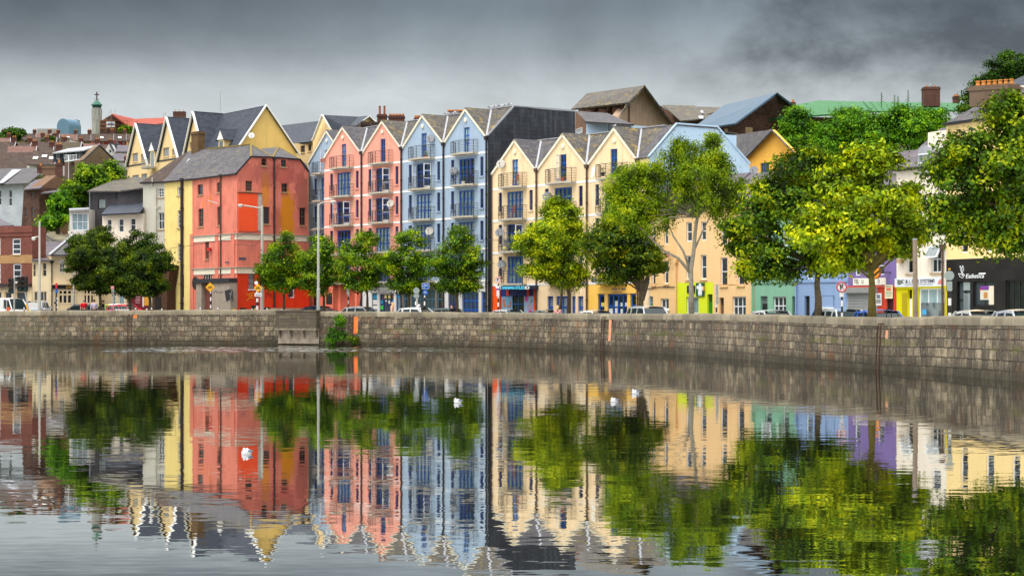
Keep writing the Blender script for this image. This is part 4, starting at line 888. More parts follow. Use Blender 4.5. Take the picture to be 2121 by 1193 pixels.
# ---------------------------------------------------------------- big cream gabled apartment block above the coral corner
CREAMB = surf('pale_yellow_render', (244, 212, 156), .9, .07, .7, .15, lin((214, 180, 120)))
FW = Fr((264, 15.7), (491, 17.6)); uE = FW.u(491)
t = thing('apartment_block', 'cream apartment block with three steep narrow gables and dark slate roof behind the coral building', 'apartment block', FW.pt(uE/2, 9))
m = MB(); ZE, ZA, DW = 21.55, 26.95, 3.7; outs = [(0, 9), (uE, 9), (uE, ZE)]; gb = []
for ax, x0, x1 in ((284.6, 264.7, 308.5), (348.7, 328, 373), (403.6, 383.2, 426.2)):
    gb.append((FW.u(ax), FW.u(x0), FW.u(x1)))
for ga, g0, g1 in gb[::-1]: outs += [(g1, ZE), (ga, ZA), (g0, ZE)]
outs[-1] = (0, ZE)
ws = [crect(FW, cC, *w) for w in ((62, 458, 110, 535), (136, 466, 170, 525), (332, 410, 385, 490), (411, 420, 446, 478), (566, 358, 618, 420), (645, 366, 676, 400), (60, 652, 118, 730), (140, 640, 190, 718))]
wall(m, FW, outs, ws, .2); part(m, 'wall', CREAMB, t)
for r in ws: window(FW, r, t, G_PALE, paint('ochre_joinery', (168, 130, 80), .6) if r is ws[0] else bpy.data.materials['ochre_joinery'], 2, 1, .06, .12, CREAMB)
m = MB(); m.prism([FW.pt(uE, 9, 0), FW.pt(uE, ZE, 0), FW.pt(uE, 26.75, -DW), FW.pt(uE, ZE-.1, -7.8), FW.pt(uE, 9, -7.8)], -FW.d*.2); part(m, 'gable_wall', surf('butter_render', (242, 206, 124), .9, .1, .8, .3), t)
R = MB(); X = .2
R.slab([FW.pt(0, ZE, .1), FW.pt(uE+X, ZE, .1), FW.pt(uE+X, 26.9, -DW), FW.pt(0, 26.9, -DW)], .12)
R.slab([FW.pt(0, 26.9, -DW), FW.pt(uE+X, 26.9, -DW), FW.pt(uE+X, ZE-.1, -8), FW.pt(0, ZE-.1, -8)], .12)
for ga, g0, g1 in gb:
    ap, re = FW.pt(ga, ZA+.08, .25), FW.pt(ga, 26.98, -DW-.1)
    R.slab([ap, re, FW.pt(g1, ZE+.05, -.0), FW.pt(g1+.05, ZE-.1, .25)], .12); R.slab([ap, re, FW.pt(g0, ZE+.05, 0), FW.pt(g0-.05, ZE-.1, .25)], .12)
part(R, 'roof', SLATE_D, t)
m = MB()
for ga, g0, g1 in gb:
    for g in (g0, g1): m = MB(); m.bar(FW.pt(ga, ZA+.02, .3), FW.pt(g+(g-ga)*.06, ZE-.35, .3), .28, .12); part(m, 'bargeboard', WHITE, t)
E = [FW.pt(uE+.26, ZE-.3, .35), FW.pt(uE+.26, 26.92, -DW), FW.pt(uE+.26, ZE-.4, -8.2)]
m = MB(); m.bar(E[0], E[1], .28, .14); part(m, 'bargeboard', WHITE, t); m = MB(); m.bar(E[1], E[2], .28, .14); part(m, 'bargeboard', WHITE, t)
for x, y in ((253, 440), (862, 340)):    # small dormers with white pediments
    u = FW.u(cC(x, 0)[0]); zb_ = FW.z(*cC(x, y)); m = MB(); FW.box(m, u-.75, zb_-2.1, u+.75, zb_, -1.4, .25); dm = part(m, 'dormer', CREAMB, t)
    m = MB(); m.prism([FW.pt(u-1.05, zb_, .4), FW.pt(u+1.05, zb_, .4), FW.pt(u, zb_+1.25, .4)], -FW.n*1.9); part(m, 'pediment', WHITE, dm)
    m = MB(); m.slab([FW.pt(u-1.15, zb_-.08, .45), FW.pt(u, zb_+1.32, .45), FW.pt(u, zb_+1.32, -2.3), FW.pt(u-1.15, zb_-.08, -2.3)], .08); m.slab([FW.pt(u+1.15, zb_-.08, .45), FW.pt(u, zb_+1.32, .45), FW.pt(u, zb_+1.32, -2.3), FW.pt(u+1.15, zb_-.08, -2.3)], .08); part(m, 'dormer_roof', SLATE_D, dm)
    m = MB(); FW.box(m, u-.5, zb_-2.05, u+.5, zb_-.2, .25, .28); part(m, 'door', G_PALE, dm)
    if x == 253:
        m = MB(); FW.box(m, u-1.2, zb_-2.3, u+1.2, zb_-2.1, .25, 1.3)
        for k in range(13): m.bar(FW.pt(u-1.15+k*.19, zb_-2.1, 1.25), FW.pt(u-1.15+k*.19, zb_-1.15, 1.25), .03)
        m.bar(FW.pt(u-1.2, zb_-1.15, 1.25), FW.pt(u+1.2, zb_-1.15, 1.25), .05); part(m, 'balcony', STEEL, dm)
FE = Fr((491, 17.6), (614, 17.27))
m = MB(); a = FW.pt(FW.u(422), 26.9, -2.2); m.tube([a, a+Vector((0, 0, 2.4))], .03, 5); part(m, 'aerial', STEEL, t)
p = P3(cC, 1112, 303, 17.75); dish(p, Vector((.1, -1, 0)), .34, 'white dish on the yellow end gable above the coral roof', WHITE, P3(cC, 1125, 300, 17.42), .2)
# cream building with brown roof between the coral gable and the blue end
FM = Fr((575, 16.6), (650, 17.1)); FM2 = Fr((648, 17.3), (672, 17.55))
t = thing('apartment_block', 'cream block with long dark roof between the coral gable and the terrace', 'apartment block', P(630, 500, 17))
ws = [crect(FM, cC, *w) for w in ((1545, 392, 1583, 452), (1612, 382, 1640, 440))]
m = MB(); wall(m, FM, [FM.uz(*cC(*p)) for p in ((1345, 900), (1700, 900), (1700, 355), (1345, 385))], ws, .2); back(m, FM, [FM.uz(*cC(*p)) for p in ((1345, 900), (1700, 900), (1700, 375), (1345, 405))], 6); part(m, 'wall', CREAMB, t)
for r in ws: window(FM, r, t, G_DARK, W_BROWN, 1, 2, .07, .12, CREAMB)
m = MB(); wall(m, FM2, [FM2.uz(*cE(*p)) for p in ((118, 600), (330, 600), (330, 290), (205, 82), (118, 300))], [], .1); part(m, 'gable_wall', CREAMB, t)
m = MB(); m.slab([P3(cC, 1345, 388, 16.5), P3(cC, 1668, 352, 17.2), P3(cC, 1720, 172, 16.3), P3(cC, 1352, 217, 15.7)], .15)
m.slab([P3(cE, 205, 78, 17.5), P3(cE, 522, 94, 16.5), P3(cE, 430, 200, 17.2), P3(cE, 330, 300, 17.5)], .15); m.slab([P3(cE, 522, 94, 16.5), P3(cE, 622, 84, 17.0), P3(cE, 490, 182, 17.5), P3(cE, 428, 190, 17.3)], .15); m.slab([P3(cE, 622, 84, 17.0), P3(cE, 690, 148, 17.1), P3(cE, 690, 150, 16.2), P3(cE, 640, 90, 16.2)], .15); part(m, 'roof', SLATE_D, t)
m = MB(); wall(m, Fr((740, 17.1), (790, 16.9)), [Fr((740, 17.1), (790, 16.9)).uz(*cE(*p)) for p in ((485, 190), (490, 400), (700, 400), (690, 150), (622, 90))]); part(m, 'end_gable', CREAMB, t)
m = MB(); [part(MB().bar(P3(cE, *a, k), P3(cE, *b, k2), w, .14), 'bargeboard', WHITE, t) for a, b, k, k2, w in (((205, 80), (118, 305), 17.62, 17.4, .3), ((205, 80), (330, 300), 17.62, 17.65, .3), ((622, 86), (480, 190), 17.2, 17.2, .22), ((622, 86), (690, 150), 17.2, 17.2, .22))]
# chimneys of houses hidden behind the terrace
def rear(label, px, py, s, w, h, pots, d=.9, mat=None, ph=.5):
    base = P(px, py, s); t = thing('rear_house', label, 'house', (base.x, base.y, 2)); m = MB()
    m.obox(Vector((base.x-4, base.y-.5, 2)), (8, 0, 0), (0, 7, 0), (0, 0, base.z-2.2)); m.prism([(base.x-4, base.y-.5, base.z-.2), (base.x-4, base.y+6.5, base.z-.2), (base.x-4, base.y+3, base.z)], (8, 0, 0)); part(m, 'roof', TILE_B, t)
    chimney(base-Vector((0, 0, .6)), w, d, h+.6, pots, t, mat, potm=surf('brick_pot_%d' % int(px), (150, 84, 68), .9) if pots < 3 else None, ph=ph); return t
rear('brick chimney with two tall pots peeping over the right pink gable', 791.5, 258, 18.5, 1.05, 1.1, 2, ph=.95)
rear('wide dark brick chimney stack behind the pink and blue gables', 821.5, 250, 18.5, 1.75, .55, 5, ph=.2)
rear('low chimney top with cowls showing left of the tallest blue gables', 865, 249, 18.5, .7, .25, 3, ph=.25)
rear('long dark chimney stack with a row of pots behind the tallest blue gable', 944, 238, 19, 1.75, .35, 7, ph=.18)
# small slate-roofed block behind the cream row
FQ = Fr((1214, 19.6), (1313, 20.2)); t = thing('rear_building', 'pale blue walled block with lean-to slate roof right of the slate-hung wall', 'house', P(1260, 420, 20))
m = MB(); us = [FQ.uz(*cG(*p)) for p in ((912, 500), (1325, 500), (1325, 170), (912, 145))]; wall(m, FQ, us); back(m, FQ, us, 5); part(m, 'wall', PALEB, t)
FQ2 = Fr((1191, 19.2), (1214, 19.6)); m = MB(); wall(m, FQ2, [FQ2.uz(*cG(*p)) for p in ((815, 500), (912, 500), (912, 135), (818, 45))]); bw = part(m, 'side_wall', surf('brown_render', (134, 104, 84), .95, .2, 1, .3), t)
window(FQ2, crect(FQ2, cG, 826, 198, 880, 245), t, G_PALE, W_WHITE, 1, 1, .06, -.02)
m = MB(); m.slab([P3(cG, 912, 140, 19.8), P3(cG, 1332, 164, 20.4), P3(cG, 1100, 62, 18.6), P3(cG, 818, 45, 18.6)], .15); part(m, 'roof', SLATE, t)
m = MB(); m.bar(P3(cG, 912, 142, 19.9), P3(cG, 1332, 166, 20.5), .12); m.bar(P3(cG, 1113, 150, 20.2), P3(cG, 1113, 260, 20.2), .1); part(m, 'gutter', BLACK, t)
# ---------------------------------------------------------------- skyline houses behind the cream row
BROWNR = surf('stained_brown_render', (186, 158, 134), .95, .22, .8, .5, lin((120, 96, 82)))
t = thing('skyline_house', 'big brown gabled house with grey roof on the skyline behind the slate wall', 'house', P(1300, 400, 17))
FA = Fr((1282.2, 17.6), (1393.8, 17.1)); us = [FA.uz(*cI(*p)) for p in ((405, 520), (775, 520), (775, 330), (580, 62), (405, 278))]; m = MB(); wall(m, FA, us); back(m, FA, us, 1.5); part(m, 'gable_wall', BROWNR, t)
FA2 = Fr((1196, 16.8), (1301, 17.6)); ws = [crect(FA2, cI, *w) for w in ((166, 208, 228, 238), (263, 196, 322, 243), (360, 184, 420, 241))]; us = [FA2.uz(*cI(*p)) for p in ((125, 400), (440, 400), (440, 176), (125, 216))]
m = MB(); wall(m, FA2, us, ws); back(m, FA2, us, .8); part(m, 'wall', surf('brown_cladding', (110, 78, 66), .9, .2), t)
for r in ws: window(FA2, r, t, G_PALE, W_WHITE, 2, 1, .08, .1)
m = MB(); m.slab([P3(cI, 76, 219, 16.7), P3(cI, 468, 174, 17.75), P3(cI, 582, 57, 17.5), P3(cI, 184, 112, 15.9)], .2); m.slab([P3(cI, 582, 57, 17.5), P3(cI, 400, 275, 17.8), P3(cI, 462, 172, 17.7)], .15); m.slab([P3(cI, 582, 57, 17.6), P3(cI, 782, 330, 17.2), P3(cI, 770, 320, 16.3), P3(cI, 570, 55, 16.5)], .2); part(m, 'roof', SLATE_L, t)
t = thing('skyline_house', 'dark roofed brown house with skylights between the brown gable and blue metal roof', 'house', P(1440, 400, 16))
FB_ = Fr((1368, 15.8), (1495, 15.8)); us = [FB_.uz(*cI(*p)) for p in ((680, 500), (1100, 500), (1100, 230), (920, 280), (830, 295), (690, 195))]; m = MB(); wall(m, FB_, us); back(m, FB_, us, 5); part(m, 'wall', surf('dark_brown_render', (112, 86, 72), .95, .2, 1, .4), t)
m = MB(); m.slab([P3(cI, 828, 300, 16.3), P3(cI, 1000, 285, 16.3), P3(cI, 925, 196, 15.2), P3(cI, 705, 192, 15.2)], .15); m.slab([P3(cI, 1000, 288, 16.2), P3(cI, 1110, 285, 16.2), P3(cI, 1100, 208, 15.1), P3(cI, 922, 203, 15.1)], .15); rr = part(m, 'roof', SLATE_L, t)
m = MB(); m.slab([P3(cI, 948, 265, 16.2), P3(cI, 985, 265, 16.2), P3(cI, 985, 285, 16.35), P3(cI, 955, 285, 16.35)], .06); m.slab([P3(cI, 960, 228, 15.7), P3(cI, 980, 228, 15.7), P3(cI, 988, 246, 15.85), P3(cI, 968, 246, 15.85)], .06); part(m, 'skylight', LEAD, rr)
BLUEM = surf('blue_grey_metal', (72, 96, 116), .5, .1, .6, .2, metal=.15)
t = thing('metal_roofed_hall', 'stone hall under a plain blue-grey metal roof on the skyline', 'hall', P(1560, 420, 17))
FD = Fr((1487, 17.6), (1655, 17.0)); us = [FD.uz(*cI(*p)) for p in ((1085, 520), (1640, 520), (1640, 200), (1600, 185), (1492, 112), (1195, 318), (1085, 335))]; m = MB(); wall(m, FD, us); back(m, FD, us, 1.2); part(m, 'gable_wall', RUBBLE, t)
for x0, y0, x1, y1 in ((1272, 345, 1320, 385), (1128, 355, 1150, 400)): sheet(FD, crect(FD, cI, x0, y0, x1, y1), .0, STSILL, t, 'blocked_window', .04)
m = MB(); m.slab([P3(cI, 920, 342, 17.6), P3(cI, 1090, 335, 17.9), P3(cI, 1200, 318, 18), P3(cI, 1492, 106, 17.4), P3(cI, 1130, 190, 16.0)], .2); m.slab([P3(cI, 1492, 106, 17.5), P3(cI, 1604, 192, 17.3), P3(cI, 1590, 186, 16.0), P3(cI, 1480, 103, 16.2)], .2); part(m, 'roof', BLUEM, t)
GREENM = surf('green_sheet_roof', (50, 112, 62), .6, .15, .8, .35, lin((104, 160, 104)))
t = thing('green_roofed_hall', 'long brown hall with bright green sheet roof behind the tree tops', 'hall', P(1750, 420, 16))
FG = Fr((1556, 16.8), (1760, 17.2)); us = [FG.uz(*cI(*p)) for p in ((1318, 560), (2000, 560), (2000, 280), (1570, 272), (1318, 315))]; m = MB(); wall(m, FG, us, [crect(FG, cI, 1413, 306, 1440, 364)]); back(m, FG, us, 6); part(m, 'wall', surf('brown_wall', (110, 84, 72), .95, .2), t)
window(FG, crect(FG, cI, 1413, 306, 1440, 364), t, G_PALE, W_WHITE, 1, 2, .08, .1)
m = MB(); m.slab([P3(cI, 1312, 313, 17.0), P3(cI, 1575, 270, 17.5), P3(cI, 1625, 200, 16.2), P3(cI, 1560, 194, 16.0)], .2)
m.slab([P3(cI, 1570, 274, 17.4), P3(cK, 700, 480, 17.6), P3(cK, 640, 412, 16.0), P3(cK, 330, 404, 16.0), P3(cK, 130, 440, 16.4)], .2); m.slab([P3(cK, 640, 412, 16.0), P3(cK, 700, 480, 17.6), P3(cK, 1320, 470, 17.8), P3(cK, 1370, 422, 16.5)], .2)
k = 0
part(m, 'roof', GREENM, t); m = MB()
for k in range(15):
    f = k/14; m.bar(P3(cK, 640+f*700, 411+f*9, 16.05), P3(cK, 700+f*610, 478-f*9, 17.65), .06, .1)
part(m, 'roof_seams', GREENM, t)
chimney(P3(cK, 1118, 450, 17.2), 1.9, 1.6, 2.35, 2, t, BRICK_C, ph=.25); chimney(P3(cK, 1297, 425, 16.5), .75, .7, .9, 2, t, BRICK_C, ph=.25); chimney(P3(cI, 1600, 195, 17)-Vector((0, 0, .4)), .5, .5, .8, 1, t, BRICK_C, ph=.3)
# orange gabled house
AMB = surf('orange_render', (252, 190, 84), .9, .06, .7, .1); FO = Fr((1544, 22.4), (1665, 23.6))
t = thing('gabled_house', 'plain orange gabled house standing behind the pale blue end wall', 'house', FO.px(1600, 560)); us = [FO.uz(*cI(*p)) for p in ((1275, 1000), (1665, 1000), (1665, 525), (1620, 530), (1455, 362), (1275, 550))]
ws = [crect(FO, cI, *w) for w in ((1376, 588, 1436, 668), (1487, 588, 1545, 650))]; m = MB(); wall(m, FO, us, ws, .2); back(m, FO, us, .35); part(m, 'gable_wall', AMB, t)
for r in ws: window(FO, r, t, G_DARK, W_BLUE, 3, 1, .09, .14, AMB)
m = MB(); m.slab([P3(cI, 1272, 553, 22.5), P3(cI, 1457, 360, 23.1), P3(cI, 1312, 384, 21.3), P3(cI, 1145, 405, 20.9), P3(cI, 1222, 500, 21.9)], .15); m.slab([P3(cI, 1457, 360, 23.1), P3(cI, 1625, 530, 23.6), P3(cI, 1600, 520, 22), P3(cI, 1440, 358, 22)], .12); part(m, 'roof', SLATE, t)
m = MB(); FO.box(m, FO.u(1655), FO.z(1660, 330), FO.u(1664), FO.z(1660, 311), -.3, .12); part(m, 'kneeler', AMB, t)
dish(P3(cI, 1330, 642, 23.4), Vector((-.35, -.9, 0)), .40, 'large dark dish on the orange gabled house', DISH, P3(cI, 1352, 680, 22.9), .25)
# ---------------------------------------------------------------- painted terrace on the right
PEACH = surf('peach_render', (248, 206, 150), .9, .07, .8, .25, lin((214, 160, 104))); TANR = surf('tan_render', (242, 200, 140), .9, .08, .8, .3, lin((206, 154, 96)))
LIME = surf('lime_front', (222, 234, 44), .8, .05); MINT = surf('mint_render', (138, 188, 160), .9, .06, .8, .15); PERI = surf('periwinkle_render', (144, 170, 208), .9, .06, .8, .15)
PURP = surf('violet_render', (126, 108, 164), .9, .07, .8, .15); OFFW = surf('offwhite_render', (240, 228, 210), .9, .06, .8, .25, lin((206, 184, 154))); CHART = surf('chartreuse_front', (214, 204, 10), .8, .05)
BLKS = bricks('black_stone_cladding', (44, 42, 40), (34, 32, 32), (22, 22, 22), 1.2, .7, .006, .35, .1, bump=.002); SANDY = surf('sandy_render', (246, 216, 152), .9, .07, .8, .2, lin((206, 170, 110)))
RED = surf('brick_red_front', (196, 66, 44), .85, .08); GDOOR = paint('green_door', (24, 132, 40), .4)
SS = [(1343, 27.5), (1402.5, 28.0), (1477, 28.7), (1562, 29.5), (1650, 30.4), (1757, 31.5), (1857, 32.6), (1960, 33.8), (2190, 36.6)]
FS = [Fr(a, b) for a, b in zip(SS, SS[1:])]
def terr(i, label, ze, wm, wins, gm, gholes, zg, zr=2.6, roofm=None, depth=7, fullg=True):
    fr = FS[i]; u0, u1 = 0, fr.L; zb = ROAD-.05; t = thing('terraced_house', label, 'house', fr.pt(u1/2, ROAD), 'painted terrace of small houses')
    rs = [crect(fr, cc, *w) for cc, w, *_ in wins]; m = MB(); wall(m, fr, [(u0, zg), (u1, zg), (u1, ze), (u0, ze)], rs, .2); part(m, 'wall', wm, t)
    for (cc, w, nx, nz, fm, gl, sl), r in zip(wins, rs): window(fr, r, t, gl, fm, nx, nz, .08, .14, sl)
    hs = []
    for (cc, w, *_) in gholes:
        r = crect(fr, cc, *w); hs.append((r[0], max(r[1], zb+.05), r[2], r[3]))
    m = MB(); wall(m, fr, [(u0, zb), (u1, zb), (u1, zg-.001), (u0, zg-.001)], hs, .25); part(m, 'ground_floor', gm, t)
    for (cc, w, kind, nx, nz, fm, gl), r in zip(gholes, hs):
        if kind == 'door':
            d = MB(); fr.box(d, r[0], r[1], r[2], r[3]-.55, -.22, -.17); dd = part(d, 'door', fm, t); d = MB(); fr.box(d, r[0], r[3]-.52, r[2], r[3], -.22, -.18); part(d, 'fanlight', gl, dd)
        else: window(fr, r, t, gl, fm, nx, nz, .09, .16, WHITE if kind == 'sill' else None, name='window')
    m = MB(); back(m, fr, [(u0, zb), (u1, zb), (u1, ze), (u0, ze)], depth, out=-.27)
    for u in (u0+.01, u1-.01): m.face([fr.pt(u, ze-.05, 0), fr.pt(u, ze-.05, -depth), fr.pt(u, ze+zr-.1, -depth/2)])
    part(m, 'rear_walls', wm, t)
    m = MB(); m.slab([fr.pt(u0, ze, .2), fr.pt(u1, ze, .2), fr.pt(u1, ze+zr, -depth/2), fr.pt(u0, ze+zr, -depth/2)], .15); m.slab([fr.pt(u0, ze, -depth), fr.pt(u1, ze, -depth), fr.pt(u1, ze+zr, -depth/2), fr.pt(u0, ze+zr, -depth/2)], .15); t2 = part(m, 'roof', roofm or SLATE_P, t)
    m = MB(); m.bar(fr.pt(u0, ze-.02, .25), fr.pt(u1, ze-.02, .25), .12, .12); part(m, 'gutter', BLACK, t); return t
def W(cc, x0, y0, x1, y1, nx=1, nz=2, fm=None, gl=None, sl=None): return (cc, (x0, y0, x1, y1), nx, nz, fm or W_WHITE, gl or G_DARK, sl)
def D(cc, x0, y0, x1, y1, kind='win', nx=1, nz=2, fm=None, gl=None): return (cc, (x0, y0, x1, y1), kind, nx, nz, fm or W_WHITE, gl or G_DARK)
terr(0, 'tan house with a green door next to the amber shop', 10.0, TANR, [W(cJ, 128, 480, 160, 682, sl=TANR), W(cJ, 236, 468, 274, 672, sl=TANR), W(cJ, 130, 170, 160, 330), W(cJ, 236, 165, 272, 325)], TANR, [D(cJ, 104, 785, 138, 980, 'door', fm=GDOOR, gl=G_PALE), D(cJ, 205, 802, 278, 900, 'sill', 2, 1)], 4.5)
tl = terr(1, 'peach house over the lime green shopfront behind the birch', 10.0, PEACH, [W(cJ, 432, 425, 482, 632, sl=PEACH), W(cJ, 560, 418, 610, 632, sl=PEACH), W(cJ, 432, 130, 482, 300), W(cJ, 560, 125, 606, 290)], LIME, [D(cJ, 432, 788, 540, 940, 'win', 2, 1, gl=G_BLUE), D(cJ, 618, 765, 664, 960, 'door', fm=GDOOR, gl=paint('dark_green', (20, 80, 40), .4))], 4.55)
terr(2, 'peach house with plain white windows between the lime shop and mint house', 9.9, PEACH, [W(cJ, 735, 440, 795, 690, sl=PEACH), W(cJ, 885, 432, 945, 685, sl=PEACH), W(cJ, 740, 150, 792, 330), W(cJ, 888, 145, 945, 325)], PEACH, [D(cJ, 725, 795, 764, 960, 'door', fm=W_BROWN, gl=G_BLACK), D(cJ, 840, 785, 958, 960, 'sill', 3, 2)], 4.35)
terr(3, 'mint green terraced house', 9.9, MINT, [W(cJ, 1130, 520, 1188, 642, 1, 1), W(cJ, 1283, 515, 1340, 640, 1, 1), W(cJ, 1130, 200, 1185, 340), W(cJ, 1283, 195, 1338, 335)], MINT, [D(cJ, 1088, 782, 1150, 980, 'door', fm=W_DARK, gl=G_PALE), D(cJ, 1198, 785, 1314, 950, 'sill', 3, 2), D(cJ, 1366, 782, 1403, 980, 'door', fm=W_DARK, gl=G_BLACK)], 4.45)
terr(4, 'periwinkle blue terraced house with three white ground floor windows', 10.0, PERI, [W(cJ, 1490, 480, 1550, 630), W(cJ, 1660, 470, 1745, 630), W(cL, 60, 450, 120, 625)], PERI, [D(cJ, 1475, 780, 1522, 980, 'door', fm=W_DARK, gl=G_BLACK), D(cJ, 1630, 778, 1740, 900, 'sill', 3, 1), D(cL, 8, 782, 110, 880, 'sill', 2, 1)], 4.45)
tp = terr(5, 'violet house over a brick red front with grey roller shutter', 10.4, PURP, [W(cL, 300, 440, 350, 600), W(cL, 500, 430, 560, 595)], RED, [D(cL, 580, 690, 642, 950, 'win', 1, 1, W_DARK, paint('maroon_door', (70, 20, 22), .5))], 4.1)
tw = terr(6, 'off-white house over the chartreuse computer shop', 11.4, OFFW, [W(cL, 760, 340, 822, 582, 1, 2, sl=STSILL), W(cL, 975, 335, 1062, 575, 2, 2, sl=STSILL), W(cL, 770, 60, 830, 220), W(cL, 980, 55, 1060, 215)], CHART, [D(cL, 766, 725, 806, 980, 'door', fm=W_WHITE, gl=G_BLACK), D(cL, 862, 712, 1092, 980, 'win', 3, 1, W_WHITE, G_BLUE)], 4.0, 2.8)
te = terr(7, 'sandy coloured house over the black stone beauty salon front', 13.9, SANDY, [W(cL, 1235, 100, 1300, 400, 1, 2), W(cL, 1460, 90, 1530, 390), W(cL, 1690, 80, 1760, 380)], BLKS, [D(cL, 1200, 650, 1330, 980, 'win', 2, 2, paint('black_frame', (14, 14, 15), .3), G_DARK), D(cL, 1345, 650, 1528, 870, 'win', 2, 1, W_DARK, G_DARK), D(cL, 1632, 640, 1794, 980, 'win', 3, 1, W_DARK, G_BLACK)], 5.6, 2.3, SLATE, 9)
# the two half-storey bits over the right end
fr = FS[6]; m = MB(); us = [fr.uz(*cK(*p)) for p in ((990, 1000), (1232, 1000), (1232, 590), (990, 625))]; wall(m, fr, [(u, z) for u, z in us], [], .1, -1.2); back(m, fr, us, 4, out=-1.2); part(m, 'party_wall', OFFW, tw)
u0, u1 = fr.u(cK(1035, 0)[0]), fr.u(cK(1128, 0)[0]); z0, z1 = fr.z(*cK(1080, 920)), fr.z(*cK(1080, 770)); m = MB(); uc_, r_ = (u0+u1)/2, (u1-u0)/2
prof = [(u0, z0), (u1, z0), (u1, z1)]+[(uc_+r_*math.cos(math.pi*k/10), z1+.42*math.sin(math.pi*k/10)) for k in range(1, 10)]+[(u0, z1)]
m.prism([fr.pt(u, z, .1) for u, z in prof], -fr.n*2.2); dmr = part(m, 'arched_dormer', LEAD, tw); m = MB(); fr.box(m, uc_-r_*.75, z0+.1, uc_+r_*.75, z1-.1, .1, .14); part(m, 'window', G_PALE, dmr)
m = MB()
for zz in (z0+.1, (z0+z1)/2, z1-.12): fr.box(m, uc_-r_*.8, zz-.04, uc_+r_*.8, zz+.04, .14, .17)
part(m, 'frame', W_WHITE, dmr)
fr = FS[7]
cp = P3(cK, 1570, 350, 34.2); m = MB(); chimney(cp-Vector((0, 0, .8)), 2.4, .9, 1.25, 7, te, surf('rendered_chimney', (120, 100, 84), .9, .2, 2, .4), (FS[7].d*.9+Vector((.5, .3, 0))).normalized(), FS[7].n, ph=.32)
t = thing('skyline_house', 'dark low roof with white gable edge at the far top right', 'house', P(2100, 300, 40)); m = MB(); m.slab([P(2068, 180, 32), P(2190, 178, 32.5), P(2190, 150, 31), P(2122, 157, 31), ], .2); part(m, 'roof', SLATE_D, t); m = MB(); FZ = Fr((2072, 32.1), (2190, 32.6)); us = [FZ.uz(*p) for p in ((2072, 400), (2190, 400), (2190, 176), (2072, 179))]; wall(m, FZ, us); back(m, FZ, us, 4); part(m, 'wall', OFFW, t)
# dormer rooflight on the peach roofs
m = MB(); a, b = P3(cI, 1430, 745, 29.2), P3(cI, 1515, 690, 28.6); m.bar(a, b, .9, .12); part(m, 'skylight', LEAD, tl)
# open top-hung windows
def hung(fr, cc, x0, y0, x1, y1, par, ang=.5):
    r = crect(fr, cc, x0, y0, x1, y1); m = MB(); A, B = fr.pt(r[0], r[3], .02), fr.pt(r[2], r[3], .02); h = r[3]-r[1]; dn = Vector((0, 0, -h))*math.cos(ang)+fr.n*h*math.sin(ang)
    for p, q in ((A, A+dn), (B, B+dn), (A, B), (A+dn, B+dn)): m.bar(p, q, .09)
    o = part(m, 'open_casement', W_WHITE, par); g = MB(); g.face([A, B, B+dn, A+dn]); part(g, 'pane', G_PALE, o)
hung(FS[3], cJ, 1262, 440, 1338, 512, bpy.data.objects['terraced_house.003']); hung(FS[6], cL, 738, 345, 822, 458, tw); hung(FS[6], cL, 957, 345, 1062, 450, tw); hung(FS[3], cJ, 1120, 470, 1190, 520, bpy.data.objects['terraced_house.003'])
# ground floor details on the right
m = MB(); fr = FS[5]; r = crect(fr, cL, 240, 750, 500, 960); z = ROAD
while z < r[3]-.02: m.prism([fr.pt(r[0], z, .0), fr.pt(r[0], z+.05, .045), fr.pt(r[0], z+.1, .0)], fr.d*(r[2]-r[0])); z += .1
part(m, 'roller_shutter', STEEL, tp); r = crect(fr, cL, 225, 705, 503, 752); sheet(fr, r, .0, STEEL, tp, 'shutter_box', .25)
r = crect(fr, cL, 235, 690, 660, 706); sheet(fr, r, .0, surf('red_band', (206, 84, 70), .8, .1), tp, 'red_band', .06)
r = crect(fr, cL, 292, 622, 578, 684); sg = fascia(fr, r, .01, .06, paint('cream_board', (244, 238, 222), .5), 'cream sign board with thin dark capitals on the violet house'); dk = paint('charcoal_letters', (52, 46, 50), .5)
textpx('TEL', fr, cL, 301, 672, 345, 38, .072, dk, sg); textpx('U', fr, cL, 368, 672, 384, 38, .072, dk, sg); textpx('O', fr, cL, 510, 668, 527, 36, .072, dk, sg)
def notice(fr, cc, rect, mt, label, ink, rows, out=.03, blob=None):
    r = crect(fr, cc, *rect); t = fascia(fr, r, out, .03, mt, label); m = MB()
    for a, b in rows: fr.box(m, r[0]+.1*(r[2]-r[0]), r[3]-(r[3]-r[1])*b, r[2]-.1*(r[2]-r[0]), r[3]-(r[3]-r[1])*a, out+.031, out+.036)
    part(m, 'print', ink, t)
    if blob:
        m = MB(); a, b, mt2 = blob; fr.box(m, r[0]+.2*(r[2]-r[0]), r[3]-(r[3]-r[1])*b, r[2]-.2*(r[2]-r[0]), r[3]-(r[3]-r[1])*a, out+.031, out+.036); part(m, 'emblem', mt2, t)
    return t
wb = paint('white_board', (240, 238, 232), .5); notice(fr, cL, (490, 756, 541, 864), wb, 'white upright notice board on the brick red pier', dk, ((.5, .55), (.6, .66), (.7, .75), (.8, .85)), blob=(.12, .42, paint('grey_emblem', (120, 124, 140), .5)))
notice(fr, cL, (575, 683, 643, 802), paint('ivory_board', (236, 226, 186), .5), 'ivory price board with red numerals over the dark doorway', paint('green_grey_ink', (130, 136, 110), .6), ((.08, .16), (.45, .5), (.57, .62), (.68, .72), (.8, .85)), blob=(.22, .40, paint('red_ink', (226, 90, 70), .5)), out=.06)
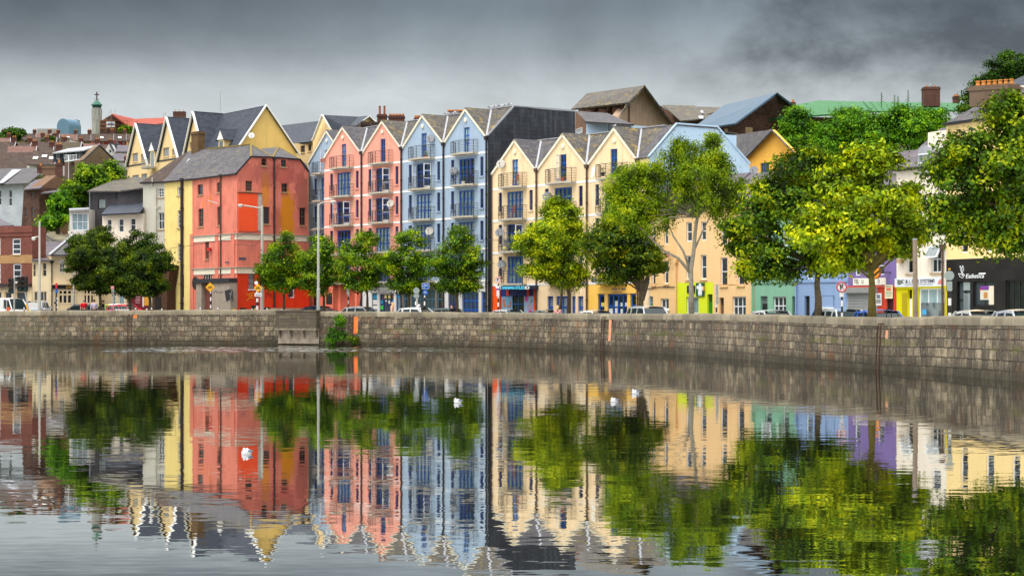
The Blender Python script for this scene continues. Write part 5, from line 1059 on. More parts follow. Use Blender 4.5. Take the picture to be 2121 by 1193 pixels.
# round hanging sign, orange with a curl
t = thing('hanging_sign', 'round orange sign with dark rim hanging off the violet house', 'sign', fr.px(*cL(600, 570), .05)); p = fr.px(*cL(566, 572), .75); ax = Vector((-.8, -.6, 0)); m = MB()
m.lathe(p, [(.38, -.06), (.44, -.04), (.44, .04), (.38, .06)], 22, ax); part(m, 'rim', paint('rusty_rim', (150, 74, 30), .5), t); m = MB(); m.lathe(p, [(.37, -.07), (.37, .07)], 22, ax); part(m, 'disc', paint('bright_orange', (250, 150, 14), .5), t)
m = MB(); x = ax.cross(Vector((0, 0, 1))).normalized(); m.tube([p+ax*.075+x*(-.17+.07*k)*-1+Vector((0, 0, -.08-.08*math.sin(k*.63))) for k in range(6)], .03, 6); part(m, 'curl', W_DARK, t); m = MB(); m.tube([fr.px(*cL(618, 572), 0), p+Vector((.1, .2, 0))], .04, 6); part(m, 'bracket', PIPE, t)
# computer shop fascia
fr = FS[6]; r = crect(fr, cL, 668, 622, 1090, 697); sg = fascia(fr, r, .0, .14, paint('pale_grey_board', (222, 228, 234), .4), 'pale fascia lettered C & L EPoS SYSTEMS over chartreuse shop'); lt2 = paint('plum_letters', (66, 52, 60), .5); u = fr.u(cL(732, 0)[0])
textpx('C & L EPoS SYSTEMS', fr, cL, 732, 669, 1022, 32, .142, lt2, sg, bold=.004)
m = MB(); fr.box(m, u+.3, r[1]+.10, fr.u(cL(1005, 0)[0]), r[1]+.15, .141, .15); part(m, 'small_print', paint('grey_print', (150, 150, 156), .6), sg)
m = MB(); a0 = fr.u(cL(690, 0)[0]); m.prism([fr.pt(a0+x, r[1]+y*.38, .141) for x, y in ((.0, 1.2), (.55, 1.1), (.5, .55), (.25, .3), (.05, .4))], fr.n*.012); part(m, 'emblem', paint('grey_green_emblem', (110, 120, 112), .5), sg); m = MB(); a0 = fr.u(cL(1048, 0)[0]); m.prism([fr.pt(a0+x, r[1]+y*.38, .141) for x, y in ((.0, .3), (.45, .3), (.3, 1.2), (.1, .9))], fr.n*.012); part(m, 'emblem', paint('salmon_emblem', (214, 130, 120), .5), sg)
r = crect(fr, cL, 668, 697, 1090, 710); sheet(fr, r, .0, CHART, tw, 'sill_band', .1); m = MB(); fr.box(m, fr.u(cL(718, 0)[0]), ROAD, fr.u(cL(764, 0)[0]), 3.6, .0, .02); part(m, 'side_panel', surf('olive_yellow', (176, 158, 8), .8), tw)
m = MB(); r = crect(fr, cL, 872, 840, 1088, 930); fr.box(m, r[0], ROAD+.1, r[2], r[3], -.15, -.12); part(m, 'frosted_band', G_PALE, tw); r = crect(fr, cL, 888, 898, 922, 945); sheet(fr, r, -.1, paint('sky_blue_sticker', (70, 160, 210), .5), tw, 'sticker', .02)
downpipe(fr, *cL(1088, 340), tw, PIPEB, .07); m = MB(); r = crect(fr, cL, 697, 455, 735, 490); fr.box(m, *r, .0, .25); part(m, 'wall_box', STSILL, tw)
# beauty salon lettering and flower emblem
fr = FS[7]; sg = thing('shop_sign', 'white Esthetica lettering with a tulip emblem on black stone', 'sign', fr.px(*cL(1330, 620), .02)); textpx('Esthetica', fr, cL, 1280, 624, 1442, 40, .02, wl, sg, shear=.25)
m = MB(); q = crect(fr, cL, 1398, 576, 1458, 588); fr.box(m, *q, .02, .035); part(m, 'small_print', wl, sg); c = crop(1941, 530, 9.178)
for pts in (((440, 195), (455, 260), (465, 300), (478, 320), (480, 270), (470, 225), (445, 190)), ((490, 185), (482, 240), (490, 320), (515, 280), (510, 220), (490, 185)), ((412, 335), (440, 395), (495, 425), (510, 400), (480, 360), (440, 345), (412, 335)), ((440, 345), (495, 330), (545, 378), (505, 385), (470, 350)), ((478, 320), (500, 350), (505, 395))):
    m = MB(); m.tube([fr.px(*c(*p), .03) for p in pts], .014, 5); part(m, 'emblem', wl, sg)
for x0, y0, x1, y1, rgb, nm in ((790, 570, 955, 640, (120, 60, 150), 'violet_print'), (790, 650, 955, 835, (206, 206, 190), 'pale_print'), (955, 570, 1078, 935, (224, 212, 190), 'poster'), (860, 690, 930, 800, (190, 130, 70), 'tan_print'), (780, 625, 830, 660, (230, 40, 60), 'red_light')):
    r = crect(fr, c, x0, y0, x1, y1); sheet(fr, r, -.13 if nm != 'tan_print' else -.11, paint(nm, rgb, .5), te, 'poster', .015)
for x0, x1 in ((480, 605),):
    for y0, y1 in ((500, 655), (710, 1060)): sheet(fr, crect(fr, c, x0, y0, x1, y1), -.1, G_PALE, te, 'door_pane', .015)
# lime shop green signs
fr = FS[1]; r = crect(fr, cJ, 525, 665, 597, 784); sg = fascia(fr, r, .02, .06, paint('dark_green_board', (10, 82, 56), .5), 'dark green board with a white figure on the lime shopfront'); m = MB(); cu, cz = (r[0]+r[2])/2, (r[1]+r[3])/2
for x, y, rx, ry in ((0, .62, .18, .2), (-.02, .25, .26, .3), (-.34, .3, .12, .26), (.34, .2, .12, .3), (-.12, -.35, .13, .5), (.14, -.35, .13, .5)): m.prism([fr.pt(cu+x*.85+rx*.85*math.cos(a*.524), cz+(y+ry*math.sin(a*.524))*.55, .081+.001*(x+y)) for a in range(12)], fr.n*.006)
part(m, 'white_figure', wl, sg); m = MB(); m.prism([fr.pt(cu+.32+x, cz-.1+y, .081) for x, y in ((0, 0), (.2, .05), (.2, .35), (0, .3))], fr.n*.012); part(m, 'orange_mark', paint('orange_mark', (236, 150, 40), .5), sg)
r = crect(fr, cJ, 444, 688, 512, 755); fascia(fr, r, .02, .05, paint('black_green_board', (24, 40, 30), .5), 'small black board beside the green board, behind the birch trunk')
dish(P(*cJ(600, 565), 28.35), Vector((-.4, -.9, 0)), .33, 'dark dish on the peach house, right of the birch trunk', DISH, FS[1].px(*cJ(610, 600), .02)); dish(P(*cJ(262, 415), 27.95), Vector((-.4, -.9, 0)), .26, 'reddish dish high between the tan and peach houses', bpy.data.materials['rusty_dish'], FS[0].px(*cJ(270, 440), .02))
m = MB(); d_ = FS[0]; q = [FS[0].px(*cJ(60, 725), .06), FS[0].px(*cJ(200, 700), .06), FS[0].px(*cJ(345, 700), .06)]; m.tube(q, .03, 5); part(m, 'facade_cable', PIPE, bpy.data.objects['terraced_house']); m = MB(); m.tube([FS[3].px(*cJ(1045, 640), .05), FS[3].px(*cJ(1220, 665), .05), FS[3].px(*cJ(1400, 655), .05)], .025, 5); part(m, 'facade_cable', PIPE, bpy.data.objects['terraced_house.003'])
downpipe(FS[0], 1402, 540, bpy.data.objects['terraced_house'], TANR, .06); downpipe(FS[2], 1561, 560, bpy.data.objects['terraced_house.002'], MINT, .07); downpipe(FS[4], 1651, 560, bpy.data.objects['terraced_house.004'], PERI, .06)
for i, nm in ((3, 'terraced_house.003'), (4, 'terraced_house.004')):
    m = MB(); z = 4.43; FS[i].box(m, 0.02, z-.06, FS[i].L-.02, z+.1, .0, .06); part(m, 'string_course', (MINT, PERI)[i-3], bpy.data.objects[nm])
# Fill between the last terrace roof and the end of the frame needs nothing more: trees stand there
# ---------------------------------------------------------------- the left bank corner
def hh(label, fr, poly, wm, depth, roofs=(), wins=(), name='hill_house', group=None, gl=None, fm=None, extra=()):
    us = [fr.uz(*p) for p in poly]; zz = min(z for _, z in us); t = thing(name, label, 'house', fr.pt(sum(u for u, _ in us)/len(us), zz), group)
    rs = [fr.rect(*w[:4]) for w in wins]; m = MB(); wall(m, fr, us, rs, .15); back(m, fr, us, depth); part(m, 'wall', wm, t)
    for w, r in zip(wins, rs): window(fr, r, t, gl or G_DARK, fm or W_WHITE, *(w[4:6] if len(w) > 4 else (1, 2)), .07, .1)
    for pts, mt in roofs: m = MB(); m.slab([P(*p) for p in pts], .15); part(m, 'roof', mt, t)
    return t
q = lambda c, l: [c(*p) for p in l]
def q3(c, l): return [(*c(x, y), s) for x, y, s in l]
# red brick corner building
FBK = Fr((-60, 20.5), (66.8, 20.9)); CREAMS = surf('cream_shopfront', (232, 208, 166), .8, .08, 1, .2)
wb_ = [(*cB(105, 265), *cB(175, 400)), (*cB(112, 480), *cB(180, 640)), (-34, 494, -18, 527), (-33, 547, -17, 585), (-8, 494, 0.9, 527), (-8, 547, 1.4, 585)]
us = [(-60, 700), (66.8, 700), (66.8, cB(0, 160)[1]), (-60, cB(0, 158)[1])]; us = [FBK.uz(*p) for p in us]; us = [(us[0][0], FBK.z(20, 590)), (us[1][0], FBK.z(20, 590)), us[2], us[3]]
t = thing('brick_building', 'red brick corner building with a yellow brick band and white sash windows', 'building', FBK.pt(FBK.u(10), ROAD)); rs = [FBK.rect(*w) for w in wb_]; m = MB(); wall(m, FBK, us, rs, .2); back(m, FBK, us, 2); part(m, 'wall', BRICK_R, t)
for r in rs: window(FBK, r, t, G_DARK, W_WHITE, 1, 3, .1, .1, STSILL)
u0, u1 = us[0][0], us[1][0]; m = MB(); FBK.box(m, u0, FBK.z(30, cB(0, 475)[1]), u1+.02, FBK.z(30, cB(0, 405)[1]), 0, .03); part(m, 'brick_band', bricks('yellow_brick', (206, 160, 100), (184, 138, 84), (150, 130, 110), .24, .085, .012, .9), t)
m = MB(); FBK.box(m, u0, FBK.z(30, 482), u1+.1, FBK.z(30, 469)+.02, 0, .16); FBK.box(m, u0, FBK.z(30, 490), u1+.06, FBK.z(30, 482), 0, .08); part(m, 'cornice', BRICK_R, t)
gz = FBK.z(20, 590); hs = [FBK.rect(*cB(*a), *cB(*b)) for a, b in (((40, 715), (100, 900)), ((135, 715), (235, 900)), ((-160, 715), (15, 900)))]; hs = [(r[0], ROAD+.05, r[2], r[3]) for r in hs]; m = MB(); wall(m, FBK, [(u0, ROAD-.05), (u1, ROAD-.05), (u1, gz-.002), (u0, gz-.002)], hs, .2, .05); part(m, 'shopfront', CREAMS, t)
for r in hs: window(FBK, r, t, G_DARK, CREAMS, 1, 1, .1, .1, name='shop_window')
m = MB(); FBK.box(m, u0, FBK.z(30, 594.5), u1, FBK.z(30, 588), .05, .4); part(m, 'shop_cornice', paint('dark_fascia_board', (46, 36, 36), .6), t); zz = FBK.z(6, 601.5); text('STU', .42, FBK, FBK.u(2.5), zz, .052, bpy.data.materials['charcoal_letters'], t, sx=1.25)
m = MB(); m.slab([P(-20, 469, 19.5), P(*cB(120, 150), 19.5), P(*cB(0, 95), 18), P(-60, 452, 18)], .15); part(m, 'roof', SLATE_P, t)
# low slate roofed house and the cream pub
FP = Fr((66.8, 20.9), (107, 20.9)); PUB = surf('cream_pub_render', (236, 216, 176), .9, .08, .8, .3)
hh('small cream house with grey slate roof between the brick building and pub', FP, [(66.8, 690), (107, 690), (107, cB(0, 440)[1]), (66.8, cB(0, 442)[1])], PUB, 5, [(q3(cB, [(272, 446, 20.95), (432, 446, 20.95), (548, 288, 19.2), (276, 288, 19.2)]), SLATE_P)], [(*cB(280, 480), *cB(308, 590)), (*cB(362, 470), *cB(398, 588)), (*cB(290, 715), *cB(400, 870), 4, 2)], 'small_house', fm=CREAMS)
t = hh('pale grey rendered gable with patched low roof behind the slate roof', Fr((66.8, 18.7), (143, 18.7)), q(cB, [(274, 500), (590, 500), (590, 285), (440, 285), (276, 168)]), surf('whitish_render', (206, 200, 198), .9, .1, 1, .3), 3, [(q3(cB, [(276, 165, 18.8), (440, 288, 18.8), (590, 285, 18.2), (588, 212, 17), (370, 200, 17)]), surf('patched_felt', (146, 138, 116), .95, .25, 1.2, .4)), (q3(cB, [(360, 208, 17.2), (590, 222, 17.2), (590, 205, 16.6), (370, 195, 16.6)]), WHITE)], name='outbuilding')
FPB = Fr((105, 20.9), (205, 20.7))
cpts = [(105, 690), (205, 690), (205, cB(0, 400)[1]), (105, cB(0, 402)[1])]
tpub = hh('cream pub with slate hipped roof, black fascia and cream latticed doors', FPB, cpts, PUB, 6, [(q3(cB, [(418, 402, 21), (800, 398, 20.9), (800, 180, 19), (780, 140, 18.9), (600, 250, 19.8)]), SLATE)], [(*cB(508, 470), *cB(552, 555), 2, 2), (*cB(660, 450), *cB(700, 560))], 'pub')
m = MB(); m.bar(P(*cB(420, 402), 21.1), P(*cB(598, 252), 19.9), .25, .12); m.bar(P(*cB(598, 252), 19.9), P(*cB(780, 138), 19), .25, .12); part(m, 'hip_tiles', LEAD, tpub)
m = MB(); c0 = FPB.uz(*cB(530, 470)); w_ = FPB.u(cB(552, 0)[0])-c0[0]; m.tube([FPB.pt(c0[0]+w_*1.05*math.cos(math.pi*k/8), c0[1]+w_*1.1*math.sin(math.pi*k/8), .03) for k in range(9)], .05, 6); m.face([FPB.pt(c0[0]+w_*math.cos(math.pi*k/8), c0[1]+w_*1.05*math.sin(math.pi*k/8), .012) for k in range(9)]); part(m, 'window_arch', W_WHITE, tpub)
m = MB(); r = FPB.rect(*cB(440, 660), *cB(800, 692)); FPB.box(m, *r, .02, .2); pf = part(m, 'fascia', paint('pub_black', (24, 22, 22), .4), tpub); m = MB(); FPB.box(m, r[0], r[3]+.01, r[2], r[3]+.16, .0, .45); part(m, 'fascia_cornice', CREAMS, tpub); textpx("O'Conn", FPB, cB, 558, 687, 655, 22, .202, paint('gold_letters', (240, 180, 30), .4), tpub, shear=.15, bold=.01)
for x0, x1, n in ((495, 648, 4), (708, 800, 3)):
    r = FPB.rect(*cB(x0, 700), *cB(x1, 870)); r = (r[0], 3.2, r[2], r[3]); window(FPB, r, tpub, G_BLACK, CREAMS, n, 2, .12, -.06, None, name='lattice_window', hb=(.66,), wv=.16); m = MB(); FPB.box(m, r[0], ROAD, r[2], 3.198, .02, .08); part(m, 'panel', CREAMS, tpub)
downpipe(FPB, *cB(440, 460), tpub, PIPE, .06)
# white cottage, glazed box, dark brick house
FWC = Fr((212, 20.1), (297, 20.3)); hh('white cottage with dark slate roof beside the grey rendered house', FWC, q(cB, [(872, 900), (1222, 900), (1222, 52), (1185, 48), (872, 66)]), OFFW, 5, [(q3(cA, [(893, 1168, 20.15), (1230, 1152, 20.4), (1268, 1108, 20.3), (1268, 968, 18.6), (1040, 1000, 18.6)]), SLATE_D)], [(*cB(912, 102), *cB(952, 200)), (*cB(1012, 96), *cB(1054, 210)), (*cB(1112, 92), *cB(1156, 205))], 'cottage')
t = hh('white framed glazed box extension left of the white cottage', Fr((143, 19.7), (184, 19.7)), q(cB, [(592, 300), (760, 300), (757, 12), (592, 22)]), surf('white_box', (222, 216, 208), .85, .06), 3, [(q3(cB, [(588, 20, 19.75), (762, 10, 19.75), (762, 0, 18.9), (588, 8, 18.9)]), LEAD)], [(*cB(614, 50), *cB(750, 195), 3, 2)], 'extension', gl=G_BLUE)
FDB = Fr((184, 19.3), (297, 19.6)); t = hh('dark grey brick house with hipped slate roof behind the white cottage', FDB, q(cA, [(785, 1400), (1265, 1400), (1265, 935), (1035, 962), (785, 962)]), bricks('charcoal_brick', (92, 88, 92), (74, 72, 76), (60, 58, 60), .24, .085, .012, .9), 6, [(q3(cA, [(770, 962, 19.4), (1045, 962, 19.5), (1262, 932, 19.7), (1310, 870, 18.5), (1240, 842, 18.0), (1075, 838, 18.0)]), SLATE_L)], [(*cA(866, 1032), *cA(932, 1118), 1, 1)], 'brick_house', gl=G_PALE, fm=W_DARK)
m = MB(); a = FDB.px(*cA(797, 975), .03); b = FDB.px(*cA(797, 1190), .03); m.bar(a, b, .3, .06); part(m, 'quoin', LEAD, t); m = MB(); m.bar(FDB.px(*cA(1025, 965), .06), FDB.px(*cA(1025, 1030), .06), .1); part(m, 'downpipe', BLACK, t); chimney(P(*cA(1075, 900), 18.2), .5, .5, 1.0, 0, t, CONC)
# brown stone house, its neighbour and the light grey house
t = hh('brown rubble stone house with tall narrow windows', Fr((42, 17.6), (83, 17.8)), q(cA, [(180, 1400), (352, 1400), (345, 932), (212, 945)]), RUBBLE, 2.5, [(q3(cA, [(208, 948, 17.7), (352, 936, 17.9), (497, 822, 16.6), (300, 868, 16.4)]), SLATE_P)], [(*cA(214, 972), *cA(234, 1030)), (*cA(275, 966), *cA(296, 1022)), (*cA(216, 1105), *cA(238, 1190)), (*cA(278, 1102), *cA(300, 1190))], 'stone_house', fm=W_BROWN)
FSB = Fr((81, 17.7), (142, 17.3)); t2 = hh('brown rendered gable extension with one big white window', FSB, q(cA, [(347, 1340), (600, 1340), (600, 940), (612, 888), (497, 825), (347, 938)]), surf('cocoa_render', (128, 100, 80), .95, .22, 1, .5), 1.5, [(q3(cA, [(358, 982, 17.9), (555, 966, 17.8), (645, 878, 16.8), (610, 890, 16.9)]), SLATE_P)], [(*cA(420, 1042), *cA(504, 1136), 2, 1)], 'stone_house')
chimney(P(*cA(522, 840), 16.9), .75, .7, 1.75, 1, t2, BRICK_C, ph=.4); chimney(P(*cA(435, 830), 16.5), 1.6, .8, 1.2, 0, t2, surf('brown_stack', (122, 96, 76), .95, .25, 2))
t = hh('light grey block house with a white patch along its slate roof', Fr((-70, 16.4), (48, 16.8)), q(cA, [(-300, 1400), (200, 1400), (205, 898), (-300, 912)]), bricks('white_block', (196, 202, 208), (184, 190, 198), (150, 156, 162), .45, .22, .012, .9), 5, [(q3(cA, [(-300, 918, 16.5), (250, 892, 16.9), (420, 755, 15.4), (-300, 775, 15.2)]), SLATE)], [(*cA(75, 950), *cA(106, 1096)), (*cA(-20, 952), *cA(12, 1090)), (*cA(-180, 952), *cA(-150, 1090))], 'hill_house')
m = MB(); m.slab([P(*p) for p in q3(cA, [(-20, 897, 16.75), (30, 890, 16.75), (190, 772, 15.45), (110, 772, 15.45)])], .03); part(m, 'roof_patch', LEAD, t); chimney(P(*cA(360, 810), 15.9), .8, .7, 1.0, 1, t, BRICK_C, ph=.35)
# house with navy box dormer
FNV = Fr((108, 14.0), (174, 14.3)); NAVY = surf('navy_cladding', (48, 58, 74), .8, .12); BROWNG = surf('brown_pebbledash', (132, 110, 88), .95, .25, 2.5, .4)
t = hh('house with navy box dormer and white windows on the hillside', FNV, q(cA, [(470, 708), (738, 690), (735, 604), (468, 630)]), NAVY, 3, [(q3(cA, [(458, 628, 14.05), (740, 602, 14.4), (880, 557, 13.4), (600, 588, 13.2)]), LEAD)], [(*cA(496, 628), *cA(528, 682), 1, 1), (*cA(558, 622), *cA(590, 672), 1, 1), (*cA(668, 610), *cA(724, 680), 2, 1)], 'hill_house')
FN2 = Fr((134, 14.2), (167, 14.4)); m = MB(); us = [FN2.uz(*p) for p in q(cA, [(570, 1000), (712, 1000), (710, 690), (570, 708)])]; r = FN2.rect(*cA(655, 740), *cA(695, 830)); wall(m, FN2, us, [r], .15); part(m, 'lower_wall', bricks('brown_brick', (120, 92, 82), (104, 80, 72), (96, 84, 76), .24, .085, .01), t); window(FN2, r, t, G_PALE, W_WHITE, 2, 2, .1, .1)
FN3 = Fr((167, 14.5), (238, 14.1)); m = MB(); us = [FN3.uz(*p) for p in q(cA, [(710, 1000), (1012, 1000), (1012, 695), (876, 562), (738, 690), (710, 690)])]; wall(m, FN3, us); back(m, FN3, us, 1); part(m, 'gable_wall', BROWNG, t); m = MB(); m.bar(P(*cA(735, 692), 14.6), P(*cA(876, 558), 14.4), .2, .15); m.bar(P(*cA(876, 558), 14.4), P(*cA(1018, 695), 14.2), .2, .15); part(m, 'verge', BLACK, t)
m = MB(); FN2.box(m, FN2.u(147), FN2.z(150, 336), FN2.u(172), FN2.z(150, 334), .0, 1.0)
for x in range(147, 173, 3): m.bar(FN2.px(x, 335, .95), FN2.px(x, 322, .95), .05)
m.bar(FN2.px(147, 322, .95), FN2.px(172, 322, .95), .06); m.bar(FN2.px(146, 322, .3), FN2.px(146, 372, .3), .1); part(m, 'balcony', W_WHITE, t)
# ---------------------------------------------------------------- roofs stepping up the hill
WALLS = [surf('hill_cream', (226, 204, 160), .9, .1), surf('hill_pink', (222, 110, 118), .9, .1), surf('hill_white', (222, 220, 214), .9, .1), surf('hill_ochre', (206, 168, 110), .9, .1), surf('hill_red', (196, 60, 70), .9, .1)]
def row(x0, x1, yr, ye, yb, s, wi, rm, label, nwin=2, chim=1, dback=3.2, skew=0, sky=0, dy=0):
    """a house of a hill terrace, eaves towards the river"""
    fr = Fr((x0, s), (x1, s*1.003)); ds = F/(F/s+dback); us = [fr.uz(*p) for p in ((x0, yb), (x1, yb), (x1, ye+dy), (x0, ye))]; t = thing('hill_house', label, 'house', fr.pt(fr.L/2, us[0][1]), 'houses stepping up the hillside'); h = []
    if yb-ye > 5 and nwin:
        for i in range(nwin):
            cx_ = x0+(x1-x0)*(i+.5)/nwin; hw = min(2.4, (x1-x0)/nwin*.22); h.append((cx_-hw, ye+(yb-ye)*.2, cx_+hw, ye+(yb-ye)*.72))
    rs = [fr.rect(*w) for w in h]; m = MB(); wall(m, fr, us, rs, .12); back(m, fr, us, dback*2); part(m, 'wall', WALLS[wi], t)
    for r in rs: window(fr, r, t, G_DARK, W_WHITE, 1, 2, .12, .08)
    m = MB(); A, B, C_, D_ = P(x0-.4+0, ye+.5, s*1.004), P(x1+.4, ye+dy+.5, s*1.006), P(x1+.4+skew, yr+dy, ds), P(x0-.4+skew, yr, ds); m.slab([A, B, C_, D_], .15); bk = Vector((0, dback, 0)); dz = A.z-D_.z; m.slab([D_, C_, C_+bk+Vector((0, 0, dz)), D_+bk+Vector((0, 0, dz))], .15); ro = part(m, 'roof', rm, t)
    m = MB(); m.bar(B+Vector((-.1, 0, .05)), C_+Vector((-.1, 0, .05)), .14, .1); part(m, 'verge', LEAD, ro)
    if chim: chimney(C_+Vector((-.5, .1, -.5)), .9, .7, 1.5, 2, t, BRICK_C, ph=.3)
    if sky:
        m = MB()
        for k in range(sky):
            f = (k+.7)/(sky+.5); a = (A*(1-f)+B*f).lerp(D_*(1-f)+C_*f, .45+.12*(k % 2)); up = (D_-A).normalized(); m.bar(a-up*.6+Vector((0, -.05, .08)), a+up*.6+Vector((0, -.05, .08)), .8, .06)
        part(m, 'skylight', WHITE, ro)
    return t
# farthest terrace on the crest
row(40, 75, 277, 291, 299, 7.6, 3, TILE_B, 'dark roofed crest house right of the round dark tree'); row(75, 106, 277, 291, 298, 7.7, 3, TILE_R, 'reddish roofed crest house left of the barrel vault'); row(106, 124, 278, 290, 297, 7.7, 2, TILE_B, 'narrow crest house below the barrel vault', 1)
row(124, 160, 278, 291, 299, 7.6, 2, TILE_R, 'reddish roofed crest house below the tower foot', 2, 1, sky=1); row(160, 189, 278, 292, 301, 8.2, 0, TILE_B, 'dark roofed cream crest house under the church tower', 2); row(189, 236, 277.5, 292, 301, 8.3, 1, TILE_B, 'dark roofed pink crest house under the unfinished church', 3, 1, sky=1); row(236, 262, 277.5, 292, 302, 8.4, 4, TILE_B, 'crimson walled crest house under the red church roof', 2, 1, sky=1); row(262, 292, 278, 292, 303, 8.5, 3, TILE_B, 'ochre crest house half hidden by the cream gables', 1, 1)
row(-30, 10, 277, 290, 300, 7.4, 0, TILE_B, 'crest house at the left edge of the picture', 2)
# middle rows
row(-40, 26, 294, 318, 330, 10, 3, TILE_B, 'brown roofed house under the dark tree at the left edge', 2, 1, 5, 8); row(24, 60, 296, 312, 326, 9.6, 0, TILE_B, 'brown roofed house under the dark tree, second from the edge', 2, 1, 4, 6); row(58, 92, 294, 311, 325, 9.8, 2, TILE_B, 'brown house in the middle row with a light verge', 2, 1, 4, 10); row(90, 128, 294.5, 311, 325, 9.9, 3, TILE_B, 'brown house in the middle row, left of the mossy roof', 2, 1, 4, 10); row(124, 166, 295, 312, 325, 10, 0, bricks('mossy_tile', (96, 82, 58), (74, 64, 48), (44, 36, 30), .4, .32, .02, .85, .3, bump=.02), 'mossy brown house just above the navy dormer', 2, 0, 4, 4)
row(14, 74, 303, 323, 334, 11, 0, TILE_R, 'wide reddish hipped house in the middle of the left hill', 3, 1, 4.5, 3)
row(-60, 62, 316, 350, 362, 12.2, 0, TILE_B, 'long dark roof with a cream end dormer at the left edge', 4, 0, 6, 30); row(56, 114, 312, 341, 362, 12.6, 2, TILE_B, 'dark brown roof with three white skylights left of the navy dormer', 3, 1, 6, 14, sky=3)
t = hh('tiny white gabled house under the barrel vault', Fr((118, 8.4), (144, 8.4)), q(cA, [(505, 545), (612, 545), (612, 505), (550, 485), (505, 505)]), WALLS[2], 3, [(q3(cA, [(500, 508, 8.45), (550, 484, 8.4), (575, 484, 8.0), (530, 505, 8.1)]), TILE_R), (q3(cA, [(550, 484, 8.42), (616, 508, 8.45), (650, 505, 8.0), (590, 484, 8.0)]), TILE_B)], [(*cA(535, 512), *cA(560, 530), 1, 1)])
t = hh('white gabled house with blue-grey roof right of the navy dormer house', Fr((218, 11.6), (240, 11.6)), q(cA, [(930, 650), (1000, 650), (1000, 615), (965, 543), (930, 600)]), WALLS[2], 4, [(q3(cA, [(966, 541, 11.7), (1003, 612, 11.7), (1070, 605, 10.8), (1062, 543, 10.8)]), SLATE_D)], [(*cA(962, 600), *cA(985, 630), 1, 1)])
row(240, 276, 301, 314, 330, 11.5, 0, SLATE_P, 'slate roofed house behind the first narrow cream gable', 2, 1, 4, 4); row(232, 274, 318, 333, 352, 12.5, 2, SLATE_P, 'lower slate house tucked against the cream gables', 2, 1, 4, 4); row(238, 268, 338, 352, 372, 13.5, 3, SLATE_P, 'lowest slate house left of the cream gables', 2, 1, 4, 2)
row(-20, 22, 286, 297, 306, 8.6, 2, TILE_R, 'reddish roof peeping out below the round dark tree', 2, 1); row(66, 92, 284.5, 294, 302, 8.4, 1, TILE_B, 'small pinkish house just under the crest row, left half', 2, 1); row(92, 118, 285, 295, 303, 8.5, 0, TILE_B, 'small cream house just under the crest row, beside the shrub', 2, 1); row(144, 172, 296, 303, 311, 9.2, 2, TILE_B, 'white walled house between crest and mossy roof', 3, 1); row(172, 206, 298, 306, 318, 9.6, 3, TILE_R, 'ochre house with red roof above the pebbledash gable', 3, 1); row(206, 234, 300, 309, 322, 10.2, 0, TILE_B, 'cream house behind the tiny white gable', 2, 1); row(-30, 30, 332, 346, 356, 11.6, 1, SLATE_P, 'pink walled house low at the left picture edge', 3, 1); row(84, 112, 305, 316, 326, 10.6, 4, TILE_B, 'crimson house behind the three white skylights', 2, 1)
# ---------------------------------------------------------------- church under repair, tower and barrel vault on the crest
t = thing('church_tower', 'slim grey concrete church tower with green copper cap and cross', 'tower', P(200.5, 290, 5.2)); TW = surf('tower_concrete', (168, 166, 158), .9, .12, .4, .6, lin((110, 108, 104))); cop = surf('green_copper', (66, 112, 96), .6, .15)
s_ = 5.2; b = P(200.5, 290, s_); up = Vector((0, 0, 1)); px_ = lambda n: n/s_
m = MB(); m.tube([b, b+up*px_(52)], [px_(10.4), px_(10.2)], 8); part(m, 'lower_shaft', TW, t); m = MB(); m.tube([b+up*px_(52), b+up*px_(70)], [px_(9.2), px_(9)], 8); part(m, 'upper_shaft', TW, t)
m = MB()
for k in range(8): a = math.pi*2*(k+.5)/8; m.obox(b+Vector((math.cos(a)*px_(9.1)-.25, math.sin(a)*px_(9.1)-.25, px_(40))), (.5, 0, 0), (0, .5, 0), up*px_(24))
part(m, 'fins', TW, t); m = MB(); m.lathe(b, [(px_(9.4), px_(66)), (px_(9.4), px_(71))], 8); part(m, 'belfry_opening', surf('copper_dark', (40, 84, 74), .7), t)
m = MB(); m.lathe(b, [(px_(11.6), px_(71)), (px_(11.8), px_(72)), (px_(9), px_(75)), (px_(5), px_(79)), (px_(2), px_(81))], 12); part(m, 'copper_cap', cop, t)
m = MB(); m.bar(b+up*px_(80), b+up*px_(99), .42); m.bar(b+up*px_(93.5)-Vector((px_(4.8), 0, 0)), b+up*px_(93.5)+Vector((px_(4.8), 0, 0)), .4)
m.tube([b+up*px_(84)+Vector((-px_(4), 0, 0)), b+up*px_(84)+Vector((px_(4), 0, 0))], .08, 5)
for sx_ in (-4, 4): m.bar(b+up*px_(80)+Vector((px_(sx_), 0, 0)), b+up*px_(85)+Vector((px_(sx_), 0, 0)), .1)
part(m, 'cross', paint('dark_bronze', (66, 50, 48), .6), t)
RT = surf('fresh_red_tile', (158, 74, 58), .85, .1, .3); FCH = Fr((206, 5.4), (282, 5.4)); t = thing('church', 'church under repair with bright red roof, scaffold and white banner', 'church', FCH.px(240, 290))
us = [FCH.uz(*p) for p in q(cA, [(878, 520), (1200, 520), (1200, 400), (1130, 385), (990, 285), (885, 350)])]; m = MB(); wall(m, FCH, us); back(m, FCH, us, 6); part(m, 'gable_wall', surf('dark_church_brick', (92, 68, 62), .95, .25, .5), t)
m = MB(); m.slab([P(*p) for p in q3(cA, [(988, 281, 5.45), (1135, 388, 5.45), (1200, 402, 5.4), (1213, 330, 5.2), (1075, 300, 5.1)])], .5); m.slab([P(*p) for p in q3(cA, [(1205, 398, 5.4), (1470, 360, 5.4), (1460, 315, 5.1), (1210, 325, 5.15)])], .5); part(m, 'roof', RT, t)
